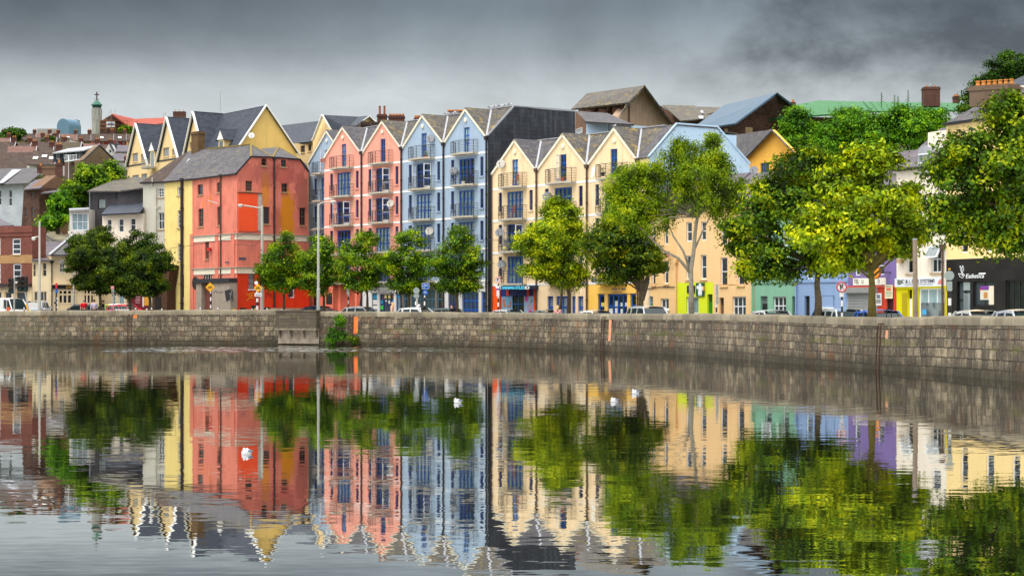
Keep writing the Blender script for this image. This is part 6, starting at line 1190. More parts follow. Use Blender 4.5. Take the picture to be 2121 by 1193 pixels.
m = MB(); FCH.box(m, *FCH.rect(*cA(942, 352), *cA(1018, 402)), .6, .75); bn = part(m, 'banner', paint('banner_white', (222, 226, 232), .6), t); m = MB(); FCH.box(m, *FCH.rect(*cA(955, 365), *cA(1005, 385)), .752, .78); part(m, 'banner_print', paint('banner_blue', (90, 120, 170), .6), bn)
sc = MB()
for x in (885, 940, 985, 1020, 1080, 1130): sc.bar(FCH.px(*cA(x, 445), .8), FCH.px(*cA(x, 300 if 930 < x < 1060 else 345), .8), .16)
for y in (340, 375, 410): sc.bar(FCH.px(*cA(882, y), .85), FCH.px(*cA(1130, y+5), .85), .2)
for x, y0, y1 in ((965, 300, 250), (1018, 290, 240), (985, 285, 245), (1445, 320, 275), (1462, 320, 270)): sc.bar(FCH.px(*cA(x, y0), .5), FCH.px(*cA(x, y1), .5), .1)
part(sc, 'scaffold', surf('scaffold_timber', (170, 120, 84), .8), t)
chimney(P(*cA(1585, 330), 6.0)-Vector((0, 0, 9)), 4.2, 2, 11.6, 3, t, BRICK_C, ph=.7)
bl = surf('blue_grey_cladding', (104, 136, 158), .6, .06, .3, .15); t = thing('barrel_vaulted_hall', 'blue-grey barrel vaulted hall on the crest left of the tower', 'hall', P(140, 285, 6)); x0, x1 = 117.6, 143; c_ = P(130.5, 262, 6); r_ = (x1-x0)/2/6; m = MB()
prof = [Vector((c_.x-r_, c_.y, c_.z-5)), Vector((c_.x+r_, c_.y, c_.z-5))]+[Vector((c_.x+r_*math.cos(math.pi*k/14), c_.y, c_.z+(262-246)/6*math.sin(math.pi*k/14))) for k in range(15)]
m.prism(prof, Vector((18/6*1.0, 5, 0))); part(m, 'vault', bl, t); m = MB(); m.obox(P(143.5, 275, 5.9), (17/6, 0, 0), (0, 4, 0), (0, 0, 27/6)) ; part(m, 'side_block', surf('darker_cladding', (92, 122, 144), .6, .06), t); m = MB(); m.obox(P(77, 278, 5.95), (44/6, 0, 0), (0, 3, 0), (0, 0, 11/6)); part(m, 'low_wing', surf('grey_wing', (160, 158, 154), .8), t)
# maroon pub front under the round trees
FMR = Fr((262, 20.3), (336, 20.3)); MAR = paint('maroon_paint', (118, 16, 36), .6)
t = hh('maroon shopfront with gold panel under the round trees', FMR, [(262, 690), (336, 690), (336, 545), (262, 545)], GREYR, 4, name='shop'); m = MB(); FMR.box(m, FMR.u(268), ROAD, FMR.u(332), FMR.z(300, 596), .02, .2); part(m, 'shopfront', MAR, t)
m = MB(); FMR.box(m, *FMR.rect(*cB(1233, 755), *cB(1275, 835)), .21, .25); part(m, 'gold_panel', paint('gold_panel', (236, 166, 50), .5), t); m = MB(); FMR.box(m, *FMR.rect(*cB(1218, 745), *cB(1230, 845)), .21, .25); part(m, 'white_strip', W_WHITE, t)
m = MB()
for x0, x1 in ((1158, 1198), (1312, 1345)):
    for k in range(6): FMR.box(m, *FMR.rect(*cB(x0, 750+k*12), *cB(x1, 754+k*12)), .21, .23)
part(m, 'menu_print', paint('pale_pink_print', (220, 170, 176), .6), t)
FLU = Fr((200, 20.4), (262, 20.4)); hh('cream shop wall seen behind the parked cars under the trees', FLU, [(204, 690), (262, 690), (262, 560), (204, 560)], PUB, 4, (), [(232, 606, 240, 640, 1, 2), (246, 600, 258, 640, 1, 1)], 'shop', gl=G_BLUE)
# ---------------------------------------------------------------- trees
def leaf_object(name, C, N, size, mat, parent, rng, aspect=.56):
    """C: leaf centres (n,3), N: preferred normals"""
    n = len(C); nr = N*.75+rng.normal(size=(n, 3))*.42+np.array([0, 0, .3]); nr /= np.linalg.norm(nr, axis=1)[:, None]+1e-9
    a = rng.normal(size=(n, 3)); tx = np.cross(nr, a); tx /= np.linalg.norm(tx, axis=1)[:, None]+1e-9; ty = np.cross(nr, tx)
    sz = size*rng.uniform(.6, 1.25, n)[:, None]
    v = np.empty((n, 4, 3), dtype=np.float32)
    v[:, 0] = C-tx*sz; v[:, 1] = C+ty*sz*aspect+nr*sz*.2; v[:, 2] = C+tx*sz; v[:, 3] = C-ty*sz*aspect+nr*sz*.2
    org = np.array(ORG[parent]); v = v.reshape(-1, 3)-org
    me = bpy.data.meshes.new(name); me.vertices.add(4*n); me.vertices.foreach_set('co', v.astype(np.float32).ravel())
    me.loops.add(4*n); me.loops.foreach_set('vertex_index', np.arange(4*n, dtype=np.int32)); me.polygons.add(n)
    me.polygons.foreach_set('loop_start', np.arange(0, 4*n, 4, dtype=np.int32)); me.polygons.foreach_set('loop_total', np.full(n, 4, dtype=np.int32))
    me.update(calc_edges=True); me.materials.append(mat); o = bpy.data.objects.new(name, me); COL.objects.link(o); o.parent = parent; ORG[o] = ORG[parent]; return o
def crown_points(lobes, dens, clump_r, per, rng, shell=.55, droop=0.0):
    """lobes: (centre, rx, ry(depth), rz). Each lobe carries several boughs; leaf clumps sit on the outer and upper side of a bough."""
    Cs, Ns, tips = [], [], []
    unit = lambda k: (lambda d: d/np.linalg.norm(d, axis=1)[:, None])(rng.normal(size=(k, 3)))
    for (c, rx, ry, rz) in lobes:
        c = np.array(c); r = np.array([rx, ry, rz]); R = float((rx*ry*rz)**(1/3)); nb = int(np.clip(6+R*3.6, 7, 17))
        d = unit(nb); d[:, 2] = np.maximum(d[:, 2], -.75); subs = [(c+d[i]*r*rng.uniform(.5, .82), R*rng.uniform(.26, .44), d[i]) for i in range(nb)]+[(c, R*.68, np.array([0, 0, .2]))]
        for sc, sr, sd in subs:
            k = max(4, int(4*math.pi*sr*sr*.72*dens)); d2 = unit(k)+sd*.55; d2[:, 2] = np.where(d2[:, 2] < -.25, d2[:, 2]*.25, d2[:, 2]); d2 /= np.linalg.norm(d2, axis=1)[:, None]
            pc = sc+d2*sr*rng.uniform(.72, 1.12, k)[:, None]*np.array([1.08, 1.08, .82]); tips.append(pc)
            for j in range(k):
                m = max(4, int(per*rng.uniform(.45, 1.4))); q = rng.normal(size=(m, 3))*clump_r*np.array([1, 1, .5])*rng.uniform(.55, 1.25)
                if droop: q[:, 2] -= np.abs(rng.normal(size=m))*droop; q[:, :2] *= .7
                Cs.append(pc[j]+q); Ns.append(np.tile(d2[j]*.9, (m, 1))+q/(clump_r+1e-6)*.25)
    return np.concatenate(Cs), np.concatenate(Ns), np.concatenate(tips)
g3 = 'clipped round trees on the left quay'; g5 = 'lime trees along the kerb before the terraces'
def tree(label, base, trunk, lobes, s, leaf, mat, bark, dens=2.2, clump=.34, per=34, tr=.16, shell=.5, name='street_tree', group=None, limbs=10, depth_k=1.0, seed=0, droop=0.0, extra_limbs=(), cat='tree'):
    """base and trunk: photo pixels at scale s (or (px,py,s)); lobes: (px,py,rx,ry) ellipses in photo pixels"""
    rng = np.random.default_rng(100+seed); rnd = random.Random(seed)
    B = P(*base, s); B.z = RZ(B.x); t = thing(name, label, cat, B, group); L = []
    for l in lobes:
        px, py, rx, ry = l[:4]; q_ = (.92 if group == g5 else .9) if group in (g3, g5) else .95; rx *= q_*(.88 if group in (g3, g5) else 1); ry *= q_*(1.06 if group in (g3, g5) else 1); dy = l[4] if len(l) > 4 else rnd.uniform(-.25, .25)*rx/s; c = P(px, py, s); c.y += dy; L.append((tuple(c), rx/s, min(rx, ry)*.95/s*depth_k, ry/s))
    leaf *= .68; per = int(per*1.45); dens *= 1.3; clump *= .86
    C, N, tips = crown_points(L, dens, clump, per, rng, shell, droop)
    part_leaf = leaf_object('crown', C, N, leaf, mat, t, rng)
    m = MB(); pts = [B]+[P(px, py, s) for px, py in trunk]; k = len(pts)
    m.tube(pts, [tr*(1.25 if i == 0 else 1-.45*i/(k-1)) for i in range(k)], 9); top = pts[-1]
    for l in L:                                 # limbs into each lobe, twigs to a few clumps
        c = Vector(l[0]); mid = top.lerp(c, .5)+Vector((rnd.uniform(-.15, .15), rnd.uniform(-.1, .1), .15)); m.tube([top, mid, c+Vector((0, 0, l[3]*.2))], [tr*.5, tr*.32, tr*.12], 6)
    for i in rng.choice(len(tips), min(limbs, len(tips)), replace=False):
        q = Vector(tips[i]); a = top.lerp(q, .15); m.tube([top-Vector((0, 0, rnd.uniform(0, .3))), a.lerp(q, .5)+Vector((0, 0, .12)), q], [tr*.34, tr*.2, .02], 5)
    for pl, r0, r1 in extra_limbs: m.tube([P(px, py, s) for px, py in pl], [r0+(r1-r0)*i/(len(pl)-1) for i in range(len(pl))], 7)
    part(m, 'trunk', bark, t, smooth=True); return t
L_HORN = leafmat('hornbeam_leaves', (12, 26, 1), (50, 80, 1), (134, 146, 2), .38); L_LIME = leafmat('lime_leaves', (14, 35, 1), (72, 116, 1), (176, 194, 3), .46)
L_YEL = leafmat('yellow_green_leaves', (32, 52, 1), (116, 146, 1), (202, 202, 4), .52); L_DARK = leafmat('chestnut_leaves', (14, 31, 1), (64, 96, 1), (176, 172, 2), .42)
L_BIRCH = leafmat('birch_leaves', (32, 48, 1), (108, 142, 3), (178, 186, 6), .47); L_BACK = leafmat('sycamore_leaves', (18, 47, 1), (74, 130, 2), (140, 180, 3), .46); L_FRESH = leafmat('fresh_leaves', (14, 34, 1), (74, 112, 1), (178, 182, 2), .45)
L_HILL = leafmat('hill_leaves', (16, 40, 1), (76, 120, 1), (160, 180, 3), .48); L_CONE = leafmat('evergreen_leaves', (12, 33, 1), (46, 84, 2), (100, 128, 4), .42); L_BUSH = leafmat('creeper_leaves', (18, 48, 1), (72, 128, 3), (140, 180, 6), .5)
g3 = 'clipped round trees on the left quay'
tree('largest of three dense egg shaped trees, nearest the pub', (208, 640), [(208, 622), (205, 600)], [(190, 528, 54, 60), (200, 495, 40, 34), (188, 570, 42, 42), (224, 548, 28, 50), (172, 520, 34, 44), (200, 592, 30, 24), (185, 580, 30, 26), (158, 545, 24, 36), (222, 585, 22, 24)], 23.5, .13, L_HORN, BARK, 3.6, .30, 44, .17, .62, group=g3, seed=1)
tree('middle one of three dense egg shaped trees with pointed top', (269, 640), [(269, 622), (268, 604)], [(254, 545, 50, 58), (268, 508, 30, 36), (262, 584, 36, 34), (240, 545, 36, 48), (266, 602, 24, 18), (250, 590, 26, 22), (276, 575, 26, 30), (228, 540, 18, 34)], 24.2, .13, L_HORN, BARK, 3.6, .30, 44, .15, .62, group=g3, seed=2)
tree('right hand one of three dense egg shaped trees, before the yellow house', (311, 640), [(311, 625), (309, 606)], [(307, 550, 49, 56), (314, 518, 30, 32), (307, 586, 38, 30), (330, 548, 26, 44), (288, 535, 30, 42), (305, 600, 32, 18), (288, 580, 24, 26), (330, 585, 22, 24)], 25, .13, L_HORN, BARK, 3.6, .30, 44, .15, .62, group=g3, seed=3)
g5 = 'lime trees along the kerb before the terraces'
tree('kerbside lime tree in front of the coral gable wall', (588, 640), [(588, 615), (586, 596)], [(577, 545, 47, 52), (588, 510, 36, 32), (556, 558, 30, 38), (594, 580, 30, 32), (606, 545, 22, 40), (578, 592, 34, 26), (560, 580, 24, 26), (604, 585, 22, 24)], 25.4, .13, L_LIME, BARK, 2.5, .32, 32, .12, .45, group=g5, seed=11)
tree('kerbside lime tree just behind the tall lamp post', (671, 642), [(671, 618), (668, 596)], [(660, 545, 46, 48), (668, 505, 34, 30), (638, 560, 28, 36), (686, 565, 24, 36), (660, 592, 34, 24), (640, 585, 22, 24)], 25.6, .13, L_LIME, BARK, 2.5, .32, 32, .12, .45, group=g5, seed=12)
tree('kerbside lime tree between the right pink house and the white car', (761, 643), [(761, 618), (760, 594)], [(750, 540, 50, 48), (762, 503, 36, 28), (722, 545, 28, 38), (777, 560, 24, 34), (745, 588, 36, 26), (765, 592, 24, 22), (725, 578, 22, 22)], 25.9, .13, L_LIME, BARK, 2.5, .32, 32, .12, .45, group=g5, seed=13)
tree('kerbside lime tree left of the two blue cycle signs', (847, 644), [(847, 618), (846, 590)], [(842, 540, 50, 50), (846, 500, 38, 30), (813, 545, 28, 40), (870, 555, 24, 38), (845, 588, 36, 28), (825, 585, 24, 24), (862, 590, 22, 22)], 26.2, .13, L_LIME, BARK, 2.5, .32, 32, .13, .45, group=g5, seed=14)
tree('kerbside lime tree in front of the tallest blue house', (947, 645), [(947, 618), (946, 592)], [(944, 540, 54, 52), (950, 494, 40, 32), (908, 545, 30, 42), (982, 545, 28, 44), (950, 590, 38, 28), (920, 588, 24, 24), (975, 590, 24, 22)], 26.6, .13, L_LIME, BARK, 2.5, .32, 32, .14, .45, group=g5, seed=15)
tree('bright yellow-green round tree in front of the cream terrace', (1178, 648), [(1179, 610), (1172, 575), (1165, 545)], [(1150, 500, 66, 66), (1165, 450, 44, 40), (1110, 500, 36, 54), (1190, 520, 44, 60), (1140, 548, 54, 38), (1195, 575, 32, 28), (1110, 560, 30, 28), (1160, 585, 36, 22), (1095, 520, 22, 34), (1150, 428, 26, 20)], 29.5, .145, L_YEL, BARK, 2.6, .34, 34, .15, .5, seed=21, extra_limbs=[([(1161, 648), (1163, 610), (1166, 580), (1155, 540)], .10, .05), ([(1178, 600), (1190, 570), (1200, 540)], .07, .03)])
tree('dark chestnut tree with twin trunks before the amber shop', (1326, 650), [(1328, 625), (1332, 600)], [(1290, 500, 66, 62), (1325, 530, 44, 46), (1250, 490, 40, 56), (1300, 450, 52, 36), (1350, 545, 26, 26), (1272, 570, 30, 26), (1300, 560, 36, 28), (1240, 530, 30, 36)], 31, .16, L_DARK, BARK, 2.3, .38, 34, .20, .48, seed=22, extra_limbs=[([(1328, 626), (1327, 585), (1326, 545)], .15, .09), ([(1330, 622), (1341, 585), (1344, 545), (1335, 510)], .16, .08), ([(1326, 560), (1300, 520), (1275, 500)], .08, .03)])
tree('tall airy birch with grey leaning limbs and drooping sprays', (1433, 652), [(1432, 600), (1431, 560), (1437, 520), (1440, 480), (1446, 440)], [(1400, 400, 70, 66), (1330, 400, 54, 58), (1288, 392, 36, 46), (1470, 400, 56, 62), (1504, 420, 34, 60), (1380, 340, 40, 30), (1340, 360, 40, 30), (1450, 345, 50, 40), (1418, 310, 26, 30), (1470, 320, 32, 42), (1350, 455, 56, 40), (1500, 345, 20, 36), (1440, 380, 60, 60), (1282, 372, 34, 36), (1310, 350, 36, 30), (1270, 420, 26, 34), (1515, 380, 24, 40), (1405, 300, 16, 20), (1478, 290, 16, 18), (1300, 440, 34, 36)], 33.5, .105, L_BIRCH, BARK_B, 2.1, .36, 44, .17, .35, droop=.30, seed=23, name='birch_tree', limbs=26,
     extra_limbs=[([(1430, 565), (1405, 535), (1375, 520), (1345, 490), (1318, 465)], .11, .03), ([(1430, 560), (1415, 520), (1395, 490), (1380, 455)], .09, .03), ([(1437, 520), (1455, 480), (1475, 440), (1490, 400)], .07, .02), ([(1446, 440), (1432, 380), (1420, 320)], .06, .02), ([(1446, 440), (1462, 380), (1472, 310)], .06, .02)])
tree('broad tree with dark trunk before the mint and blue houses', (1694, 655), [(1695, 620), (1692, 590), (1696, 550)], [(1640, 420, 80, 56), (1570, 455, 56, 42), (1600, 520, 50, 40), (1700, 360, 60, 48), (1690, 490, 60, 54), (1528, 478, 30, 24), (1558, 560, 34, 24), (1640, 355, 50, 34), (1715, 545, 44, 36), (1600, 400, 50, 34), (1545, 510, 34, 26), (1670, 330, 36, 24), (1620, 560, 36, 30)], 39, .165, L_FRESH, BARK, 1.9, .42, 38, .22, .45, seed=24, limbs=16)
tree('brilliant yellow tree with mossy yellow trunk on the quay', (1806, 658), [(1806, 620), (1806, 585), (1803, 555)], [(1795, 440, 96, 80), (1800, 360, 66, 44), (1825, 322, 34, 26), (1770, 335, 30, 26), (1715, 440, 60, 66), (1872, 430, 50, 66), (1700, 510, 50, 40), (1860, 505, 44, 40), (1780, 500, 70, 46), (1672, 480, 30, 34), (1735, 390, 50, 44), (1890, 480, 30, 34), (1740, 545, 40, 24)], 46, .17, L_YEL, BARK_M, 2.0, .36, 36, .20, .5, seed=25, limbs=16,
     extra_limbs=[([(1805, 575), (1790, 545), (1772, 520), (1755, 495)], .10, .04), ([(1803, 565), (1797, 525), (1795, 480)], .09, .04), ([(1806, 565), (1820, 530), (1828, 490)], .09, .04), ([(1806, 580), (1775, 555), (1745, 545)], .06, .02), ([(1806, 575), (1840, 545), (1860, 520)], .06, .02)])
tree('huge tree filling the right edge of the picture', (2168, 660), [(2165, 600), (2160, 540), (2140, 480)], [(2060, 330, 100, 86), (2110, 260, 66, 56), (1985, 400, 70, 52), (2050, 440, 110, 60), (2120, 380, 70, 100), (1965, 450, 46, 40), (2030, 490, 66, 36), (2105, 500, 46, 44), (2000, 300, 40, 40), (2180, 350, 70, 120), (1960, 355, 34, 26), (2080, 222, 36, 26)], 50, .15, L_FRESH, BARK, 1.75, .42, 42, .28, .45, seed=26, limbs=20)
gb = 'sycamores behind the painted terrace'
for i, (lab, lobes, s) in enumerate((('sycamore behind the orange house, leftmost of the mid-green row', [(1660, 300, 44, 60), (1650, 250, 26, 30), (1690, 330, 40, 50)], 21), ('tall sycamore in front of the green metal roof', [(1740, 270, 46, 48), (1765, 240, 26, 26), (1720, 320, 50, 50)], 21.5),
    ('sycamore between the green roof and the brown chimney', [(1815, 280, 52, 56), (1800, 330, 50, 50), (1862, 240, 22, 22)], 22), ('rightmost sycamore of the row, under the brown chimney', [(1890, 270, 52, 50), (1930, 255, 36, 34), (1905, 320, 44, 36)], 22))):
    tree(lab, (lobes[0][0], 640), [(lobes[0][0], 420), (lobes[0][0], 330)], lobes, s, .2, L_BACK, BARK, 2.1, .5, 34, .25, .5, group=gb, seed=40+i, limbs=6)
gh = 'dark evergreens at the top right'
for i, (lab, lobes) in enumerate((('shorter evergreen stepping down left of the chimney pots', [(2015, 200, 18, 34), (2005, 225, 16, 26), (2030, 185, 18, 26)]), ('ragged evergreen at the upper right above the chimney pots', [(2070, 150, 24, 34), (2085, 130, 14, 26), (2060, 175, 26, 24), (2045, 165, 14, 22)]), ('evergreen cut by the right picture edge', [(2112, 140, 22, 36), (2130, 160, 26, 46), (2100, 165, 18, 22)]))):
    tree(lab, (lobes[0][0], 500), [(lobes[0][0], 300), (lobes[0][0], 190)], lobes, 27, .16, L_CONE, BARK, 2.6, .32, 34, .2, .4, group=gh, seed=50+i, limbs=6, name='evergreen_tree')
def slope_tree(label, lobes, s, zpx, mat, leaf, dens, seed, clump=.5, per=34, name='tree', group=None):
    b = P(lobes[0][0], zpx, s); rng = np.random.default_rng(seed); t = thing(name, label, 'tree' if name == 'tree' else 'bush', b, group); L = []
    for px, py, rx, ry in lobes: L.append((tuple(P(px, py, s)), rx/s, min(rx, ry)/s, ry/s))
    C, N, tips = crown_points(L, dens, clump, per, rng, .45); leaf_object('crown' if name == 'tree' else 'foliage', C, N, leaf, mat, t, rng); m = MB(); top = P(lobes[0][0], lobes[0][1], s); m.tube([b-Vector((0, 0, .4)), b.lerp(top, .5), top], [.25, .18, .08], 7)
    for i in rng.choice(len(tips), 6): m.tube([b.lerp(top, .6), Vector(tips[i])], [.1, .02], 5)
    part(m, 'trunk' if name == 'tree' else 'stem', BARK, t); return t
slope_tree('big green tree on the left slope between the stone and charcoal houses', [(195, 375, 42, 36), (170, 395, 34, 34), (222, 365, 28, 26), (160, 425, 26, 24), (150, 400, 18, 26)], 18.2, 450, L_HILL, .2, 2.4, 61, .4, 36)
slope_tree('bright creeper covered bush below the stone house', [(120, 450, 34, 34), (135, 430, 26, 26), (100, 462, 22, 18), (128, 415, 14, 22)], 18.6, 478, L_BUSH, .17, 2.6, 62, .34, 34, 'hill_bush')
slope_tree('round dark tree on the crest at the far left', [(26, 281, 20, 14), (34, 275, 10, 10), (14, 286, 12, 10)], 7.9, 300, L_CONE, .4, .9, 63, .7, 30); slope_tree('small dark shrub before the crest terrace', [(101, 291, 8, 8)], 8.6, 299, L_CONE, .35, 1.2, 64, .5, 24, 'hill_bush'); slope_tree('shrub at the foot of the church under repair', [(262, 269, 13, 6)], 6.2, 277, L_HILL, .4, 1, 65, .6, 24, 'hill_bush')
def bush_on_wall(label, lobes, seed, mat, s):
    p, n, d, tz = quay_at(lobes[0][0]); b = p+n*.1; rng = np.random.default_rng(seed); t = thing('wall_shrub', label, 'bush', b); L = [(tuple(P(px, py, s)+n*.12), rx/s, .28, ry/s) for px, py, rx, ry in lobes]
    C, N, tips = crown_points(L, 6, .16, 26, rng, .5); leaf_object('foliage', C, N, .07, mat, t, rng); m = MB()
    for i in rng.choice(len(tips), 14): m.tube([b+d*rng.uniform(-.4, .4), Vector(tips[i])], [.03, .01], 5)
    part(m, 'stem', BARK, t)
sw = quay_at(700)[0].y; bush_on_wall('large leafy shrub growing out of the quay wall beside a ladder', [(698, 690, 20, 22), (706, 665, 12, 14), (690, 704, 15, 12), (712, 698, 12, 14)], 71, L_BUSH, F/(sw-.15)); bush_on_wall('small mossy tuft at the waterline right of the ladder', [(735, 703, 7, 10)], 72, L_HORN, F/(quay_at(735)[0].y-.12))
# reed-like buddleia spikes along the green roof
for i, (x, y) in enumerate(((1826, 200), (1860, 208), (1853, 205), (1881, 195))):
    m = MB(); b = P(x, 225, 17); tp_ = P(x, y-8, 17); m.tube([b, tp_], [.05, .02], 5)
    for k in range(9):
        c_ = b.lerp(tp_, .3+.075*k); w_ = .22*(1-.06*k); sd_ = 1 if k % 2 else -1; m.face([c_, c_+Vector((w_*sd_, 0, .12)), c_+Vector((w_*sd_*1.1, .05, .2)), c_+Vector((0, 0, .1))])
    solo(m, 'roof_weed', L_CONE, 'tall weed stalk on the green roof left of the brown chimney', 'weed', 'weed stalks on the green roof')
# ---------------------------------------------------------------- cars
def car(label, pos, heading, rgb, kind='hatch', name='parked_car', group='cars parked along the quay'):
    """origin at ground centre; heading: direction the bonnet points to (radians, world XY)"""
    Lc, Wc, Hc = {'hatch': (4.1, 1.74, 1.46), 'saloon': (4.5, 1.78, 1.44), 'suv': (4.5, 1.86, 1.74), 'van': (4.7, 1.9, 1.95), 'wagon': (4.5, 1.78, 1.52)}[kind]
    pos = Vector(pos); t = thing(name, label, 'van' if kind == 'van' else 'car', pos, group); d = Vector((math.cos(heading), math.sin(heading), 0)); r = Vector((d.y, -d.x, 0)); up = Vector((0, 0, 1)); hl = Lc/2; bz = .62*Hc if kind != 'van' else .5*Hc
    pt = lambda x, y, z: pos+d*x+r*y+up*z
    top = {'hatch': [(.95, bz), (.28, Hc*.97), (-.5, Hc), (-1.35, Hc*.95), (-1.85, bz+.06)], 'saloon': [(.95, bz), (.25, Hc*.97), (-.5, Hc), (-1.05, Hc*.96), (-1.75, bz+.08)], 'suv': [(1.0, bz), (.5, Hc*.97), (-.5, Hc), (-1.75, Hc*.97), (-2.1, bz+.05)], 'van': [(1.75, bz), (1.15, Hc*.96), (.4, Hc), (-2.2, Hc), (-2.3, bz)], 'wagon': [(.95, bz), (.28, Hc*.97), (-.5, Hc), (-1.7, Hc*.97), (-2.1, bz+.06)]}[kind]
    # lower body lofted from cross sections: nose, bonnet, cabin, boot
    st = [(hl, .42, .30, .58, .72), (hl-.12, .30, .24, bz-.12, .88), (hl-.7, .2, .2, bz-.05, .97), (.9, .2, .2, bz, 1.0), (-1.2, .2, .2, bz+.02, 1.0), (-hl+.35, .24, .2, bz+.03, .97), (-hl+.06, .3, .25, bz-.06, .9), (-hl, .42, .34, bz-.2, .8)]
    m = MB(); rings = []
    for x, z0, z1, zt, w in st:
        h = Wc/2*w; rings.append([pt(x, y, z) for y, z in ((-h*.9, z0), (-h, z0+.15), (-h*1.0, zt-.16), (-h*.93, zt), (-h*.5, zt+.035), (h*.5, zt+.035), (h*.93, zt), (h, zt-.16), (h, z0+.15), (h*.9, z0))])
    n = 10; vs = [p for q in rings for p in q]; fs = [(i*n+j, i*n+(j+1) % n, (i+1)*n+(j+1) % n, (i+1)*n+j) for i in range(len(st)-1) for j in range(n)]+[tuple(range(n)), tuple(range((len(st)-1)*n, len(st)*n))]
    m.mesh(vs, fs)
    # roof and pillars as one shell over the glass house
    R = []
    for x, z in top: f = (z-bz)/(Hc-bz); h = Wc/2*(.93-.15*max(0, f)); R.append((x, z, h))
    rr = R[1:-1]; th = .13
    prof = [[pt(x, -h, z-th), pt(x, -h*.93, z-.02), pt(x, 0, z+.02), pt(x, h*.93, z-.02), pt(x, h, z-th)] for x, z, h in rr]; k = 5
    m.mesh([p for q in prof for p in q], [(i*k+j, i*k+j+1, (i+1)*k+j+1, (i+1)*k+j) for i in range(len(prof)-1) for j in range(k-1)])
    for s in (-1, 1):
        for (xa, za, ha), (xb, zb, hb) in ((R[0], R[1]), (R[-2], R[-1])): m.bar(pt(xa, s*ha, za-.02), pt(xb, s*hb, zb-.03), .075, .06)
        xm = -.35; m.bar(pt(xm, s*Wc/2*.93, bz), pt(xm, s*Wc/2*.80, Hc-.07), .09, .04); xm2 = -1.3 if kind in ('suv', 'wagon') else -1.15; m.bar(pt(xm2, s*Wc/2*.93, bz+.02), pt(xm2, s*Wc/2*.80, Hc-.1), .11, .04)
        m.obox(pt(.78, s*(Wc/2+.02)-.0, bz+.02), d*.12, r*s*.2, up*.13)
    body = part(m, 'body', paint('car_paint_%s_%d' % (kind, len(bpy.data.materials)), rgb, .25, .6, 0.0, .6), t, smooth=False)
    g = MB(); ins = .025
    gp = [[pt(x, -h+ins, z-.1), pt(x, h-ins, z-.1)] for x, z, h in R]
    for i in range(len(gp)-1):
        if i == 0 or i == len(gp)-2: g.face([gp[i][0], gp[i][1], gp[i+1][1], gp[i+1][0]])
    for s in (0, 1): g.face([q_[s] for q_ in gp])
    part(g, 'windows', CARGLASS if kind != 'van' else CARGLASS, t)
    if kind == 'van':
        g = MB()
        for s in (-1, 1): g.obox(pt(-2.2, s*Wc/2*.88-.03, bz-.02), d*2.75, r*.06, up*(Hc-bz-.04))
        g.obox(pt(-2.28, -Wc/2*.84, bz-.02), d*.06, r*Wc*.84, up*(Hc-bz-.06)); part(g, 'side_panel', body.data.materials[0], t)
    for sx in (1, -1):
        for sy in (-1, 1):
            c = pt(sx*Lc*.31, sy*(Wc/2-.1), .31); w = MB(); w.lathe(c, [(.2, -.1), (.31, -.1), (.32, 0), (.31, .1), (.2, .1)], 16, r); wo = part(w, 'wheel', TYRE, t); w = MB(); w.lathe(c+r*sy*.07, [(.02, .0), (.2, .02), (.2, .05), (.02, .05)], 12, r*sy); part(w, 'rim', RIM, wo)
    for sy in (-1, 1):
        w = MB(); w.obox(pt(hl-.16, sy*Wc*.34-.18, .56), d*.14, r*.36, up*.15); part(w, 'headlight', LAMP_W, t); w = MB(); w.obox(pt(-hl-.005, sy*Wc*.38-.11, bz-.24), d*.12, r*.22, up*.2); part(w, 'tail_light', LAMP_R, t)
    w = MB(); w.obox(pt(hl-.03, -.26, .4), d*.045, r*.52, up*.11); w.obox(pt(-hl-.01, -.26, .55), d*.03, r*.52, up*.11); part(w, 'number_plate', W_WHITE, t); return t
def car_at(label, px, yroof, kind, rgb, hd, hcar=None, s=None, **k):
    """stands the car on the road so that its roof shows at yroof: depth follows from the roof height"""
    hc = hcar or {'hatch': 1.46, 'saloon': 1.44, 'suv': 1.74, 'van': 1.95, 'wagon': 1.52}[kind]; z = 1.2+hc
    s = s or ((YH-yroof)/(z-H)); p = P(px, YH, s); return car(label, (p.x, p.y, RZ(p.x)), hd, rgb, kind, **k)
QH = lambda px: math.atan2(quay_at(px)[2].y, quay_at(px)[2].x)
car_at('small white van standing left of the traffic lights', 16, 619, 'van', (232, 232, 228), QH(0), s=23.6); car_at('silver hatchback seen from behind left of the pub', 78, 622, 'suv', (168, 176, 188), QH(60)+2.0, s=22.6)
car_at('dark grey hatchback beside the man in the red shirt', 160, 626, 'hatch', (52, 56, 62), QH(150)+math.pi+.7, s=22.4); car_at('yellow-green and white car behind the first round tree', 203, 624, 'hatch', (190, 190, 40), QH(150)+math.pi+1.2, s=21.8); car_at('white estate car under the round trees', 234, 613, 'wagon', (228, 232, 236), QH(240)+math.pi+.4, s=21.6, hcar=1.5); car_at('bright red hatchback under the round trees', 263, 617, 'hatch', (224, 20, 40), QH(260), s=22.2)
car_at('dark blue saloon half hidden by the lamp post', 666, 633, 'saloon', (30, 54, 96), QH(660), s=25.2); car_at('white hatchback parked in front of the pink houses', 754, 634, 'hatch', (236, 238, 240), QH(750), s=25.6); car_at('white car roof under the lime trees, left of the bald man', 870, 645, 'hatch', (230, 232, 232), QH(870), s=26.8, hcar=1.2); car_at('silver green car behind the bald man', 935, 640, 'hatch', (150, 160, 156), QH(930), s=26.2)
